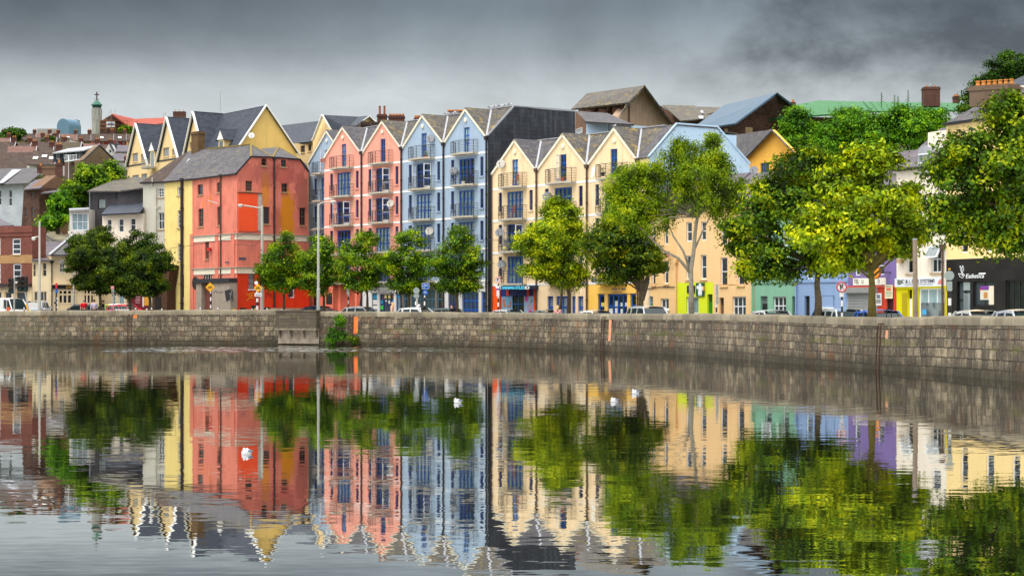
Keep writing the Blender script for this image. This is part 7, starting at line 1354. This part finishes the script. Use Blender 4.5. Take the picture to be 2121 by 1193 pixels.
car_at('silver saloon parked before the tanning shop', 1058, 638, 'saloon', (176, 174, 172), QH(1050), s=28.0); car_at('dark grey hatchback behind the pinkish woman', 1140, 641, 'hatch', (98, 106, 110), QH(1140), s=29.2); car_at('white car roof just showing before the amber shop', 1240, 648, 'hatch', (226, 228, 226), QH(1240), s=30.6, hcar=1.25); car_at('silver estate car right of the twin trunked tree', 1347, 640, 'suv', (196, 200, 204), QH(1340), s=31.5)
car_at('white car with only its roof showing before the mint house', 1604, 650, 'hatch', (236, 236, 238), QH(1600), s=38.5, hcar=1.3); car_at('silver off-roader facing the picture before the blue house', 1732, 637, 'wagon', (188, 196, 196), QH(1720)+math.pi, s=39); car_at('bright blue hatchback behind the mossy yellow trunk', 1826, 641, 'hatch', (34, 96, 196), QH(1800), s=44.5); car_at('white saloon parked before the black salon front', 2034, 638, 'saloon', (226, 224, 222), QH(1900), s=49, group='cars parked along the quay')
car_at('silver car cut off by the right picture edge', 2124, 643, 'hatch', (186, 190, 200), QH(1950), s=51)
# ---------------------------------------------------------------- people: one skinned body with clothes over it
def skinmesh(nodes, edges, name, mat, parent, sub=2):
    bm = bmesh.new(); vs = [bm.verts.new(p) for p, r in nodes]
    for a, b in edges: bm.edges.new((vs[a], vs[b]))
    me = bpy.data.meshes.new('skel'); bm.to_mesh(me); bm.free(); ob = bpy.data.objects.new('skel', me); COL.objects.link(ob); md = ob.modifiers.new('s', 'SKIN'); md.use_smooth_shade = True
    if not me.skin_vertices: me.attributes.new  # created with the modifier below
    with bpy.context.temp_override(object=ob, active_object=ob): pass
    lay = me.skin_vertices[0] if me.skin_vertices else None
    if lay is None:
        bm = bmesh.new(); bm.from_mesh(me); bm.verts.layers.skin.verify(); bm.to_mesh(me); bm.free(); lay = me.skin_vertices[0]
    for i, (p, r) in enumerate(nodes): lay.data[i].radius = (r, r) if not hasattr(r, '__len__') else r; lay.data[i].use_root = (i == 0)
    ob.modifiers.new('b', 'SUBSURF').levels = sub; bpy.context.view_layer.update()
    e = ob.evaluated_get(bpy.context.evaluated_depsgraph_get()); m2 = bpy.data.meshes.new_from_object(e); m = MB(); m.mesh([v.co.copy() for v in m2.vertices], [tuple(p.vertices) for p in m2.polygons]); bpy.data.objects.remove(ob); bpy.data.meshes.remove(m2)
    return part(m, name, mat, parent, smooth=True)
SKIN = surf('skin', (214, 160, 132), .7, .06)
def person(label, px, s, facing, shirt, trousers, hair, stride=.0, sleeve=1.0, hair_long=False, height=1.74, bag=None, sleeves_long=True, bald=False):
    g = P(px, YH, s); g.z = RZ(g.x); t = thing('person', label, 'person', g); f = Vector((math.cos(facing), math.sin(facing), 0)); l = Vector((-f.y, f.x, 0)); up = Vector((0, 0, 1)); k = height/1.74
    q = lambda x, y, z: g+(f*x+l*y+up*z)*k
    hip, kn, an = .93, .50, .08
    nodes = [(q(0, 0, .98), .13), (q(0, 0, 1.18), .125), (q(.0, 0, 1.38), .135), (q(.01, 0, 1.50), .06), (q(.02, 0, 1.565), .058), (q(.03, 0, 1.66), .092)]; ed = [(0, 1), (1, 2), (2, 3), (3, 4), (4, 5)]
    for sd_, fw in ((1, stride), (-1, -stride)):
        b = len(nodes); nodes += [(q(0, .095*sd_, .90), .095), (q(fw*.5+.03, .1*sd_, kn), .062), (q(fw-.02*(fw < 0), .1*sd_, an+(.06 if fw < 0 else 0)), .042), (q(fw+.17, .11*sd_, .045), .038)]; ed += [(0, b), (b, b+1), (b+1, b+2), (b+2, b+3)]
    arms = []
    for sd_ in (1, -1):
        b = len(nodes); sw_ = -stride*sd_*.7; nodes += [(q(0, .2*sd_, 1.42), .06), (q(sw_*.4-.02, .25*sd_, 1.15), .045), (q(sw_+.06, .26*sd_, .92), .034), (q(sw_+.09, .26*sd_, .84), .03)]; ed += [(2, b), (b, b+1), (b+1, b+2), (b+2, b+3)]; arms.append((b, sd_, sw_))
    skinmesh(nodes, ed, 'body', SKIN, t)
    m = MB(); hd = q(.035, 0, 1.64)      # face and fingers
    m.ball(q(.125, 0, 1.635), .016*k, nu=6, nv=4)
    for sd_ in (1, -1): m.ball(q(.03, .085*sd_, 1.64), .02*k, nu=6, nv=4)
    for b, sd_, sw_ in arms:
        for i in range(4): m.tube([q(sw_+.075+.018*i, .26*sd_, .815), q(sw_+.085+.019*i, .255*sd_, .765), q(sw_+.10+.018*i, .245*sd_, .735+.008*abs(i-1))], [.009, .008, .006], 5)
        m.tube([q(sw_+.13, .255*sd_, .84), q(sw_+.155, .245*sd_, .80)], [.010, .008], 5)
    part(m, 'face_and_fingers', SKIN, t)
    m = MB()
    for sd_ in (1, -1): m.ball(q(.112, .033*sd_, 1.665), .011*k, nu=6, nv=4)
    m.bar(q(.118, -.025, 1.60), q(.118, .025, 1.60), .01); part(m, 'eyes_and_mouth', W_DARK, t)
    sn = [(q(0, 0, .96), .15), (q(0, 0, 1.18), .142), (q(0, 0, 1.38), .15), (q(.005, 0, 1.475), .085)]; se = [(0, 1), (1, 2), (2, 3)]
    for sd_ in (1, -1):
        b = len(sn); sw_ = -stride*sd_*.7; sn += [(q(0, .2*sd_, 1.42), .075), (q(sw_*.4-.02, .25*sd_, 1.15), .06)]; se += [(2, b), (b, b+1)]
        if sleeves_long: sn.append((q(sw_+.06, .26*sd_, .93), .048)); se.append((b+1, b+2))
    skinmesh(sn, se, 'shirt', shirt, t)
    tn = [(q(0, 0, .97), .145)]; te_ = []
    for sd_, fw in ((1, stride), (-1, -stride)):
        b = len(tn); tn += [(q(0, .095*sd_, .88), .108), (q(fw*.5+.03, .1*sd_, kn), .078), (q(fw-.02*(fw < 0), .1*sd_, an+.05+(.06 if fw < 0 else 0)), .062)]; te_ += [(0, b), (b, b+1), (b+1, b+2)]
    skinmesh(tn, te_, 'trousers', trousers, t)
    if not bald:
        m = MB(); c = q(.0, 0, 1.69); m.ball(c, .105*k, .1*k, .09*k, 12, 8)
        if hair_long: m.tube([q(-.06, 0, 1.66), q(-.1, 0, 1.5), q(-.09, 0, 1.36)], [.09, .085, .04], 8)
        part(m, 'hair', hair, t, smooth=True)
    m = MB()
    for sd_, fw in ((1, stride), (-1, -stride)): m.obox(q(fw-.08, .1*sd_-.045, .0+(.06 if fw < 0 else 0)), f*.27*k, l*.095*k, up*.08*k)
    part(m, 'shoes', BLACK, t); return t
cl = lambda n, c: surf(n, c, .9, .1, 6)
KD = cl('black_cloth', (34, 34, 40)); HB = cl('dark_brown_hair', (70, 48, 36)); HGR = cl('grey_hair', (150, 142, 134)); HBL = cl('blond_hair', (222, 180, 130))
person('man in a red shirt walking away along the quay', 173.5, 24.6, math.radians(100), cl('red_cotton', (206, 20, 40)), KD, HGR, .22, sleeves_long=False); person('man in pale lilac shirt and black trousers walking on the quay', 195, 24.7, math.radians(95), cl('lilac_cotton', (196, 182, 204)), KD, HB, .2); person('figure in black standing beside the first round trunk', 214, 23.2, math.radians(200), KD, KD, HB, .05)
person('bald man in a dark jacket and white shirt passing the lime tree', 935.5, 26.9, math.radians(215), cl('charcoal_jacket', (44, 44, 52)), KD, HGR, .15, bald=True, height=1.72); person('fair haired person in a pale peach coat near the white car', 812.5, 26.7, math.radians(160), cl('peach_coat', (244, 196, 164)), cl('blue_jeans', (30, 80, 170)), HBL, .12, hair_long=True, height=1.78); person('woman in pale pink seen from behind by the yellow-green tree', 1155, 29.9, math.radians(80), cl('pink_top', (240, 176, 172)), cl('pink_trousers', (232, 160, 160)), HBL, .1, hair_long=True, height=1.74)
person('person in pale grey hooded coat under the round sign backs', 868, 26.9, math.radians(30), cl('pale_grey_coat', (222, 222, 232)), KD, cl('white_hood', (226, 226, 234)), .12, hair_long=True, height=1.66)
# ---------------------------------------------------------------- street furniture
def base_at(px, s): p = P(px, YH, s); p.z = RZ(p.x)+.12; return p
GREYP = surf('grey_pole', (182, 180, 172), .6, .15); WOODP = surf('weathered_pole', (164, 146, 128), .9, .3, 3, .5, lin((150, 82, 48)))
SIGNY = paint('sign_yellow', (252, 178, 10), .5); SIGNB = paint('sign_blue', (20, 92, 184), .4); SIGNW = paint('sign_white', (238, 238, 238), .4); SIGNR = paint('sign_red', (204, 30, 40), .4); SIGNG = paint('sign_back_grey', (150, 160, 156), .5); INK = paint('sign_ink', (40, 36, 36), .5)
UPV = Vector((0, 0, 1)); FN = Vector((0, -1, 0)); RX = Vector((1, 0, 0))
def pole(t, px, s, ytop, r, mat, y0=None, name='pole'):
    b = base_at(px, s); tp_ = P(px, ytop, s); m = MB(); m.tube([b if y0 is None else P(px, y0, s), tp_], r, 10); return part(m, name, mat, t)
def banded(t, px, s, ytop, r=.055):
    z0, z1 = base_at(px, s).z, P(px, ytop, s).z; k = int((z1-z0)/.3)
    m = MB(); b = base_at(px, s)
    for i in range(k+1): a = z0+i*.3; m.tube([Vector((b.x, b.y, a)), Vector((b.x, b.y, min(z1, a+.3)))], r, 10, i % 2, False)
    part(m, 'pole', [INK, SIGNW], t)
def disc(t, c, r, mat, name, o=0.0, th=.02, n=20): m = MB(); m.lathe(c+FN*o, [(0, 0), (r, 0), (r, th), (0, th)], n, FN); return part(m, name, mat, t)
def ring(t, c, r, w, mat, name, o): m = MB(); m.tube([c+FN*o+RX*r*math.cos(math.pi*k/12)+UPV*r*math.sin(math.pi*k/12) for k in range(25)], w, 6); return part(m, name, mat, t)
def bicycle(t, c, k, mat, o):
    m = MB(); q = lambda x, z: c+FN*o+RX*x*k+UPV*z*k
    for s in (-1, 1): m.tube([q(s*.55+.34*math.cos(math.pi*i/8), -.2+.34*math.sin(math.pi*i/8)) for i in range(17)], .05*k, 5)
    for a, b in (((-.55, -.2), (-.2, .35)), ((-.2, .35), (.35, .35)), ((.35, .35), (-.02, -.2)), ((-.02, -.2), (-.55, -.2)), ((-.02, -.2), (-.25, .45)), ((.55, -.2), (.32, .5)), ((.32, .5), (.5, .55)), ((-.38, .47), (-.12, .47))): m.tube([q(*a), q(*b)], .045*k, 5)
    return part(m, 'bicycle_symbol', mat, t)
def diamond(t, px, py, s, r, o=.07):
    c = P(px, py, s)+FN*o; m = MB(); m.prism([c+RX*r, c+UPV*r*1.03, c-RX*r, c-UPV*r*1.03], FN*.02); part(m, 'diamond_plate', SIGNY, t); bicycle(t, c, r*.62, INK, .03)
def noparking(t, px, py, s, r, o=.07, red=SIGNR):
    c = P(px, py, s)+FN*o; disc(t, c, r, SIGNW, 'disc', 0); ring(t, c, r*.9, r*.13, red, 'red_ring', .02); m = MB(); m.tube([c+FN*.025+RX*-.18*r+UPV*-.5*r, c+FN*.025+RX*-.18*r+UPV*.5*r, c+FN*.025+RX*.15*r+UPV*.5*r, c+FN*.025+RX*.3*r+UPV*.28*r, c+FN*.025+RX*.15*r+UPV*.05*r, c+FN*.025+RX*-.18*r+UPV*.05*r], .055*r/.3*.6, 6); part(m, 'letter_p', INK, t); m = MB(); m.bar(c+FN*.03+(RX*-.6+UPV*.6)*r, c+FN*.03+(RX*.6-UPV*.6)*r, .09*r); part(m, 'slash', red, t)
def plate(t, px0, py0, px1, py1, s, mat, name='plate', o=.07): a = P(px0, py1, s)+FN*o; m = MB(); m.obox(a, RX*(px1-px0)/s, FN*.02, UPV*(py1-py0)/s); return part(m, name, mat, t)
def sign(label, px, s, cat='road sign'): return thing('road_sign', label, cat, base_at(px, s))
t = sign('yellow diamond cycle sign in front of the cement porch', 435.5, 26); banded(t, 436.5, 26, 604); diamond(t, 435.5, 595, 26, .37)
t = sign('yellow diamond cycle sign with white disc behind it, on a striped pole', 534, 26); banded(t, 533, 26, 596, .09); diamond(t, 534.7, 596.5, 26, .34, .16); c = P(531, 586, 26)+FN*.1; disc(t, c, .14, SIGNW, 'disc'); p_ = plate(t, 528, 607, 542, 614, 26, SIGNW, 'small_plate', .12); m = MB(); m.obox(P(529.5, 611.5, 26)+FN*.145, RX*.42, FN*.004, UPV*.05); part(m, 'lettering', INK, p_)
t = sign('no parking disc between the first pink columns', 720, 25.6); banded(t, 721.5, 25.6, 580); noparking(t, 720, 573.5, 25.6, .24); plate(t, 718, 588, 723.5, 594, 25.6, SIGNW); plate(t, 718, 594.2, 723.5, 598, 25.6, SIGNB, 'blue_plate'); plate(t, 718, 598.2, 723.5, 610, 25.6, SIGNW)
t = sign('no parking disc beside the tanning shop', 1031, 27.8); banded(t, 1032, 27.8, 588); noparking(t, 1031, 580, 27.8, .22, red=paint('pale_red', (226, 140, 130), .5)); plate(t, 1026.5, 592, 1034, 597.5, 27.8, SIGNW); plate(t, 1028.5, 598, 1034, 601, 27.8, SIGNB, 'blue_plate'); plate(t, 1028.5, 601.3, 1034, 614, 27.8, SIGNW)
t = sign('large no parking disc before the periwinkle house', 1742.5, 42); banded(t, 1744, 42, 606, .05); noparking(t, 1742.5, 594.5, 42, .26); plate(t, 1738.5, 605, 1746.5, 615, 42, SIGNW)
t = sign('two blue cycle signs, square over round, on one striped pole', 880.5, 26.7); banded(t, 879.5, 26.7, 612); p_ = plate(t, 874, 586, 889, 598.5, 26.7, SIGNB, 'square_plate'); m = MB(); a = P(874, 598.5, 26.7)+FN*.095; w, h = 15/26.7, 12.5/26.7
for x0, y0, x1, y1 in ((0, 0, w, .02), (0, h-.02, w, h), (0, 0, .02, h), (w-.02, 0, w, h), (w*.3, 0, w*.3+.02, h), (w*.05, h*.45, w*.25, h*.5)): m.obox(a+RX*x0+UPV*y0, RX*(x1-x0), FN*.004, UPV*(y1-y0))
part(m, 'white_lines', SIGNW, p_); bicycle(t, P(883, 591, 26.7)+FN*.09, .14, SIGNW, .01); c = P(881, 605.5, 26.7)+FN*.07; disc(t, c, .21, SIGNB, 'round_plate'); bicycle(t, c, .13, SIGNW, .03)
t = sign('grey back of a round sign left of the blue cycle signs', 862.5, 26.7); banded(t, 861, 26.7, 620); m = MB(); b = base_at(863.5, 26.7); m.tube([b, P(863.5, 596, 26.7)], .09, 8); part(m, 'pole', GREYP, t); c = P(862.5, 602, 26.7)+FN*.12; disc(t, c, .25, SIGNG, 'sign_back'); plate(t, 857, 609, 868, 616.5, 26.7, SIGNG, 'plate_back', .11)
t = sign('grey sign backs on a striped pole before the lime shop', 1484.5, 34.5); banded(t, 1484, 34.5, 625, .05); plate(t, 1482, 590, 1487.5, 612, 34.5, SIGNG, 'plate_back'); plate(t, 1483, 613, 1488, 630, 34.5, SIGNG, 'plate_back')
t = sign('grey round sign back with a yellow tip before the chartreuse shop', 1966, 50); banded(t, 1967, 50, 600, .07); disc(t, P(1965, 571, 50)+FN*.12, .20, SIGNG, 'sign_back'); c = P(1965, 571, 50); m = MB(); m.lathe(c+FN*.09, [(0, 0), (.19, 0), (.19, .02), (0, .02)], 20, FN+RX*.25); plate(t, 1960, 583, 1971, 602, 50, SIGNG, 'plate_back', .1); m = MB(); m.tube([P(1966.5, 559, 50), P(1966.5, 556, 50)], .05, 8); part(m, 'yellow_cap', SIGNY, t); m = MB(); m.bar(P(1959.5, 602, 50), base_at(1959.5, 50), .075); part(m, 'yellow_post', paint('post_yellow', (206, 186, 20), .5), t)
t = sign('small red banner sign over a blue plate on a black post by the pub', 117, 24.5); pole(t, 116.5, 24.5, 590, .07, INK); plate(t, 115.5, 586, 119, 598, 24.5, SIGNR, 'red_flag', .08); plate(t, 115, 599, 120, 606.5, 24.5, SIGNB, 'blue_plate', .08); m = MB()
for k in range(3): m.obox(P(118, 616+k*9, 24.5)+FN*.08, RX*.08, FN*.02, UPV*-.18)
part(m, 'white_bands', SIGNW, t); m = MB(); m.ball(P(115, 627, 24.5), .12, nu=10, nv=6); part(m, 'lantern', INK, t)
t = sign('reddish notice on a thin pole between the round trees', 233.5, 24.5); pole(t, 235, 24.5, 592, .04, GREYP); plate(t, 230, 592.5, 236.5, 599, 24.5, paint('faded_red', (220, 150, 146), .5), 'notice'); plate(t, 231, 600, 237, 605, 24.5, SIGNG, 'plate_back')
# traffic lights
def signal(label, px, s, heads, tilt=0.0, foot=SIGNY):
    t = thing('traffic_light', label, 'traffic light', base_at(px, s)); m = MB(); b = base_at(px+tilt, s); m.tube([b, P(px, heads[0][1]-16, s)], .07, 8); part(m, 'pole', GREYP, t)
    for hx, hy, sd_ in heads:
        m = MB(); c = P(hx, hy, s); m.obox(c+RX*-.2-UPV*.62+FN*-.1, RX*.4, FN*.22, UPV*1.24); hd = part(m, 'signal_head', BLACK, t)
        for k, mt in enumerate((paint('dark_red_lens', (70, 18, 16), .3), paint('dark_amber_lens', (76, 50, 12), .3), paint('dark_green_lens', (16, 74, 66), .3))):
            q_ = c+UPV*(.4-.4*k)+FN*.13; m = MB(); m.lathe(q_, [(.0, 0), (.13, 0), (.13, .02), (0, .02)], 12, FN); part(m, 'lens', mt, hd); m = MB()
            m.mesh([q_+RX*.16*math.cos(a*.45-.25)+UPV*.16*math.sin(a*.45-.25)+FN*o for o in (0, .3) for a in range(9)], [(a, a+1, a+10, a+9) for a in range(8)]); part(m, 'visor', BLACK, hd)
    if foot is not None: m = MB(); m.tube([b, b+UPV*.35, b+UPV*.42], [.19, .19, .12], 10); part(m, 'foot_collar', foot, t)
    return t
signal('traffic light on an upright pole with yellow foot at the far left', 29.5, 25.5, [(23.5, 592.5, 1)]); t = signal('pair of traffic light heads on a leaning pole', 47.5, 25.5, [(42, 588.5, 1), (52.5, 588.5, 1)], 14, None); m = MB(); a, b = base_at(61.5, 25.5), P(47.5, 590, 25.5); m.tube([a.lerp(b, .08), a.lerp(b, .45)], .085, 8); part(m, 'yellow_sleeve', SIGNY, t)
# lamp posts
def lamp(label, px, s, ytop, r, arm=None, head=None, mat=GREYP, rust=False):
    t = thing('lamp_post', label, 'lamp post', base_at(px, s)); b = base_at(px, s); tp_ = P(px, ytop, s); m = MB(); m.tube([b, b.lerp(tp_, .28), b.lerp(tp_, .285), tp_], [r*1.25, r*1.2, r*.95, r*.7], 10); part(m, 'pole', mat, t)
    if arm: m = MB(); m.tube([P(x, y, s) for x, y in arm], r*.45, 8); part(m, 'arm', mat, t)
    if head:
        c = P(*head[:2], s); w = head[2]/s; m = MB(); m.ball(c, w, .2, .13, 14, 8); hd = part(m, 'lamp_head', DISH_L, t, smooth=True); m = MB(); m.ball(c-UPV*.07, w*.7, .15, .1, 12, 6); part(m, 'lamp_glass', SIGNW, hd)
    return t
lamp('slender lamp post before the red brick building', 82, 25.6, 458, .105, [(82, 492), (76, 490), (72, 492)], (70, 494, 5)); lamp('lamp post whose white head floats over the pub roof', 152.5, 22.4, 482, .08, None, (149, 489, 5))
lamp('tall pale lamp post in front of the pink houses with an arm to the right', 659.5, 26.4, 421, .115, [(660, 428), (664, 421), (674, 419.5), (684, 419)], (690, 418.5, 7)); lamp('grey lamp post leaning on the coral building view with arm to the left', 543, 24.8, 425, .135, [(543, 432), (525, 429), (505, 426)], (498, 426, 6))
t = thing('utility_pole', 'rust stained wooden pole before the chartreuse shop', 'pole', base_at(1896, 47)); m = MB(); m.tube([base_at(1897, 47), P(1895, 498, 47)], [.12, .1], 10); part(m, 'pole', WOODP, t); m = MB(); m.lathe(P(1895, 498, 47), [(.11, 0), (.12, .06), (.03, .09)], 10); part(m, 'cap', LEAD, t)
# cables
for lab, pts in (('thin overhead cable sagging from the yellow house to the lamp post', ((350, 515, 22), (400, 508, 22.3), (450, 500, 23), (500, 488, 24), (543, 476, 24.8))), ('cable looping from the coral wall to the lamp post', ((485, 507, 21.8), (506, 506, 22), (522, 511, 23), (535, 503, 24), (543, 488, 24.8))), ('long overhead cable across the blue and cream house fronts', ((1000, 497, 25.4), (1040, 498.5, 25.6), (1075, 498, 25.8)))):
    m = MB(); m.tube([P(*p) for p in pts], .02, 5); solo(m, 'overhead_cable', BLACK, lab, 'cable')
# bollards, bins, benches near the left steps
def bollard(px, s, y, lab, mt=SIGNW):
    b = base_at(px, s); h = max(.7, P(px, y, s).z-b.z); t = thing('bollard', lab, 'bollard', b, 'bollards along the left pavement'); m = MB(); m.tube([b, b+UPV*(h-.14)], .05, 8); part(m, 'post', INK, t); m = MB(); m.tube([b+UPV*(h-.139), b+UPV*h], [.06, .045], 8); part(m, 'white_top', mt, t)
for i, (x, y) in enumerate(((50, 637), (91, 638), (281, 637.5), (304, 639), (314, 637.5), (335, 639), (415, 637), (451, 637), (522, 639), (553, 638), (584, 640))): bollard(x, 25.6, y, 'thin dark bollard with a white top along the left pavement')
t = thing('keep_left_bollard', 'small yellow and blue traffic bollard before the cement porch', 'bollard', base_at(485.5, 26)); m = MB(); b = base_at(485.5, 26); m.obox(b-RX*.13, RX*.26, FN*.2, UPV*.6); part(m, 'blue_base', SIGNB, t); m = MB(); m.obox(b-RX*.14+UPV*.601, RX*.28, FN*.2, UPV*.28); part(m, 'yellow_top', SIGNY, t)
def bin_(lab, px, s, y0, w, h):
    b = P(px, YH, s); b.z = 1.95; t = thing('black_bin', lab, 'bin', b, 'black bins by the red wall'); m = MB(); m.prism([b-RX*w/2, b+RX*w/2, b+RX*w*.55+UPV*h, b-RX*w*.55+UPV*h], FN*.5); part(m, 'body', BLACK, t); m = MB(); m.obox(b-RX*w*.58+UPV*(h+.002)+FN*-.02, RX*w*1.16, FN*.56, UPV*.06); part(m, 'lid', BLACK, t); m = MB(); m.obox(b+RX*.05+UPV*h*.3+FN*.505, RX*.16, FN*.01, UPV*.3); part(m, 'sticker', SIGNW, t); m = MB(); m.obox(b+RX*.1+UPV*h*.7+FN*.505, RX*.16, FN*.012, UPV*.14); part(m, 'yellow_tag', SIGNY, t)
bin_('squat black bin at the corner of the red painted wall', 505, 23.6, 630, .48, .75); bin_('taller black bin behind the striped sign pole', 526.5, 23.4, 624, .36, .95); bin_('black bin right of the grey lamp post', 554, 23.2, 627, .44, .8)
# railing of the cafe under the round trees
t = thing('cafe_barrier', 'low white barrier with cafe furniture under the round trees', 'barrier', base_at(252, 24.3)); m = MB(); a = base_at(220, 24.3)
for k in range(5): m.obox(base_at(238+k*6, 24.3)+UPV*.12, RX*.22, FN*.03, UPV*.75)
part(m, 'white_panel', W_WHITE, t); m = MB(); m.bar(base_at(216, 24.3)+UPV*1.05, base_at(268, 24.3)+UPV*1.05, .04)
for x in range(216, 269, 6): m.bar(base_at(x, 24.3), base_at(x, 24.3)+UPV*1.05, .035)
part(m, 'frame', STEEL, t)
t = thing('road_works_sign', 'orange and white striped roadworks board by the white van', 'sign', base_at(15, 25)); m = MB(); m.obox(base_at(14, 25)+UPV*.2, RX*.26, FN*.04, UPV*.8); part(m, 'orange_board', paint('roadwork_orange', (240, 96, 50), .5), t); m = MB(); m.bar(base_at(14, 25), P(13.6, 619, 25), .07); part(m, 'post', GREYP, t)
t = thing('hoop_railing', 'two thin iron posts with a rail behind the blue car', 'railing', base_at(1841, 48.5)); m = MB(); a, b = base_at(1836.5, 48.5), base_at(1846.5, 48.5); m.bar(a, P(1836.5, 641, 48.5), .03); m.bar(b, P(1846.5, 641, 48.5), .03); m.bar(P(1836.5, 641, 48.5), P(1846.5, 641, 48.5), .03); part(m, 'frame', BLACK, t)
# ---------------------------------------------------------------- gulls
GW = surf('gull_white', (190, 190, 192), .7, .03, 8); GG = surf('gull_grey', (104, 112, 126), .7, .06, 8); GO = paint('gull_bill', (226, 140, 60), .5)
def gull(label, base, face, k=1.0, group=None, swim=True):
    """one body skinned from beak-less head to tail; face +1 looks right, -1 left"""
    b = Vector(base); t = thing('gull', label, 'gull', b, group); q = lambda x, z, y=0.0: b+RX*x*face*k+UPV*z*k+Vector((0, 1, 0))*y*k
    z0 = -.03 if swim else .09
    m = MB(); m.tube([q(-.24, .13+z0), q(-.17, .115+z0), q(-.08, .10+z0), q(.02, .095+z0), (q(.09, .11+z0)), q(.125, .15+z0), q(.135, .20+z0), q(.145, .235+z0), q(.165, .25+z0), q(.185, .245+z0)], [.01, .045, .075, .088, .078, .055, .04, .042, .036, .01], 10); part(m, 'body', GW, t, smooth=True)
    m = MB()
    for s in (-1, 1): m.tube([q(.06, .13+z0, .062*s), q(-.06, .145+z0, .07*s), q(-.18, .165+z0, .04*s), q(-.31, .20+z0, .012*s)], [.02, .045, .028, .006], 8)
    part(m, 'folded_wings', GG, t, smooth=True); m = MB(); m.tube([q(.18, .243+z0), q(.225, .232+z0)], [.013, .004], 6); part(m, 'bill', GO, t); m = MB(); m.ball(q(.165, .258+z0, -.03), .007*k, nu=6, nv=4); part(m, 'eye', BLACK, t)
    if not swim:
        m = MB()
        for s in (-1, 1): m.tube([q(.0, .12, .03*s), q(.005, 0, .03*s)], .008, 5)
        part(m, 'legs', GO, t)
    return t
def on_water(px, py): s = (py-YH)/H; p = P(px, YH, s); p.z = 0; return p
gw = 'gulls swimming on the river'
gull('swimming gull on the red reflection at the left', on_water(511, 940), -1, 0.35, gw); gull('swimming gull with ripple rings in the middle of the river', on_water(948, 834), -1, 0.46, gw); gull('lower of two gulls swimming together right of centre', on_water(1272, 832), -1, 0.42, gw); gull('upper of two gulls swimming together right of centre', on_water(1316, 815), -1, 0.49, gw)
for i, (x, y) in enumerate(((966, 222.5), (976, 222.8), (983, 223.1), (995, 224), (1003, 224), (1010, 224), (1026, 224.5))): gull('gull perched along the tallest blue ridge', FT.pt(FT.u(962+i*7), 20.03, -2.7), -1 if i % 3 else 1, .8, 'gulls perched on the highest ridge', False)
for i, x in enumerate((878, 886, 894, 900)): gull('gull perched on the ridge of the first blue house', FT.pt(FT.u(872+i*7), 20.03, -2.7), -1 if i % 2 else 1, .8, 'gulls perched on the lower blue ridge', False)
gull('single gull on the ridge of the right cream gable', FC.px(1273.3, 264)+Vector((0, .4, .02)), 1, .7, None, False); gull('single gull on the brown chimney at the right', P3(cK, 1130, 304, 17.4)+Vector((0, .6, .0)), -1, .9, None, False)
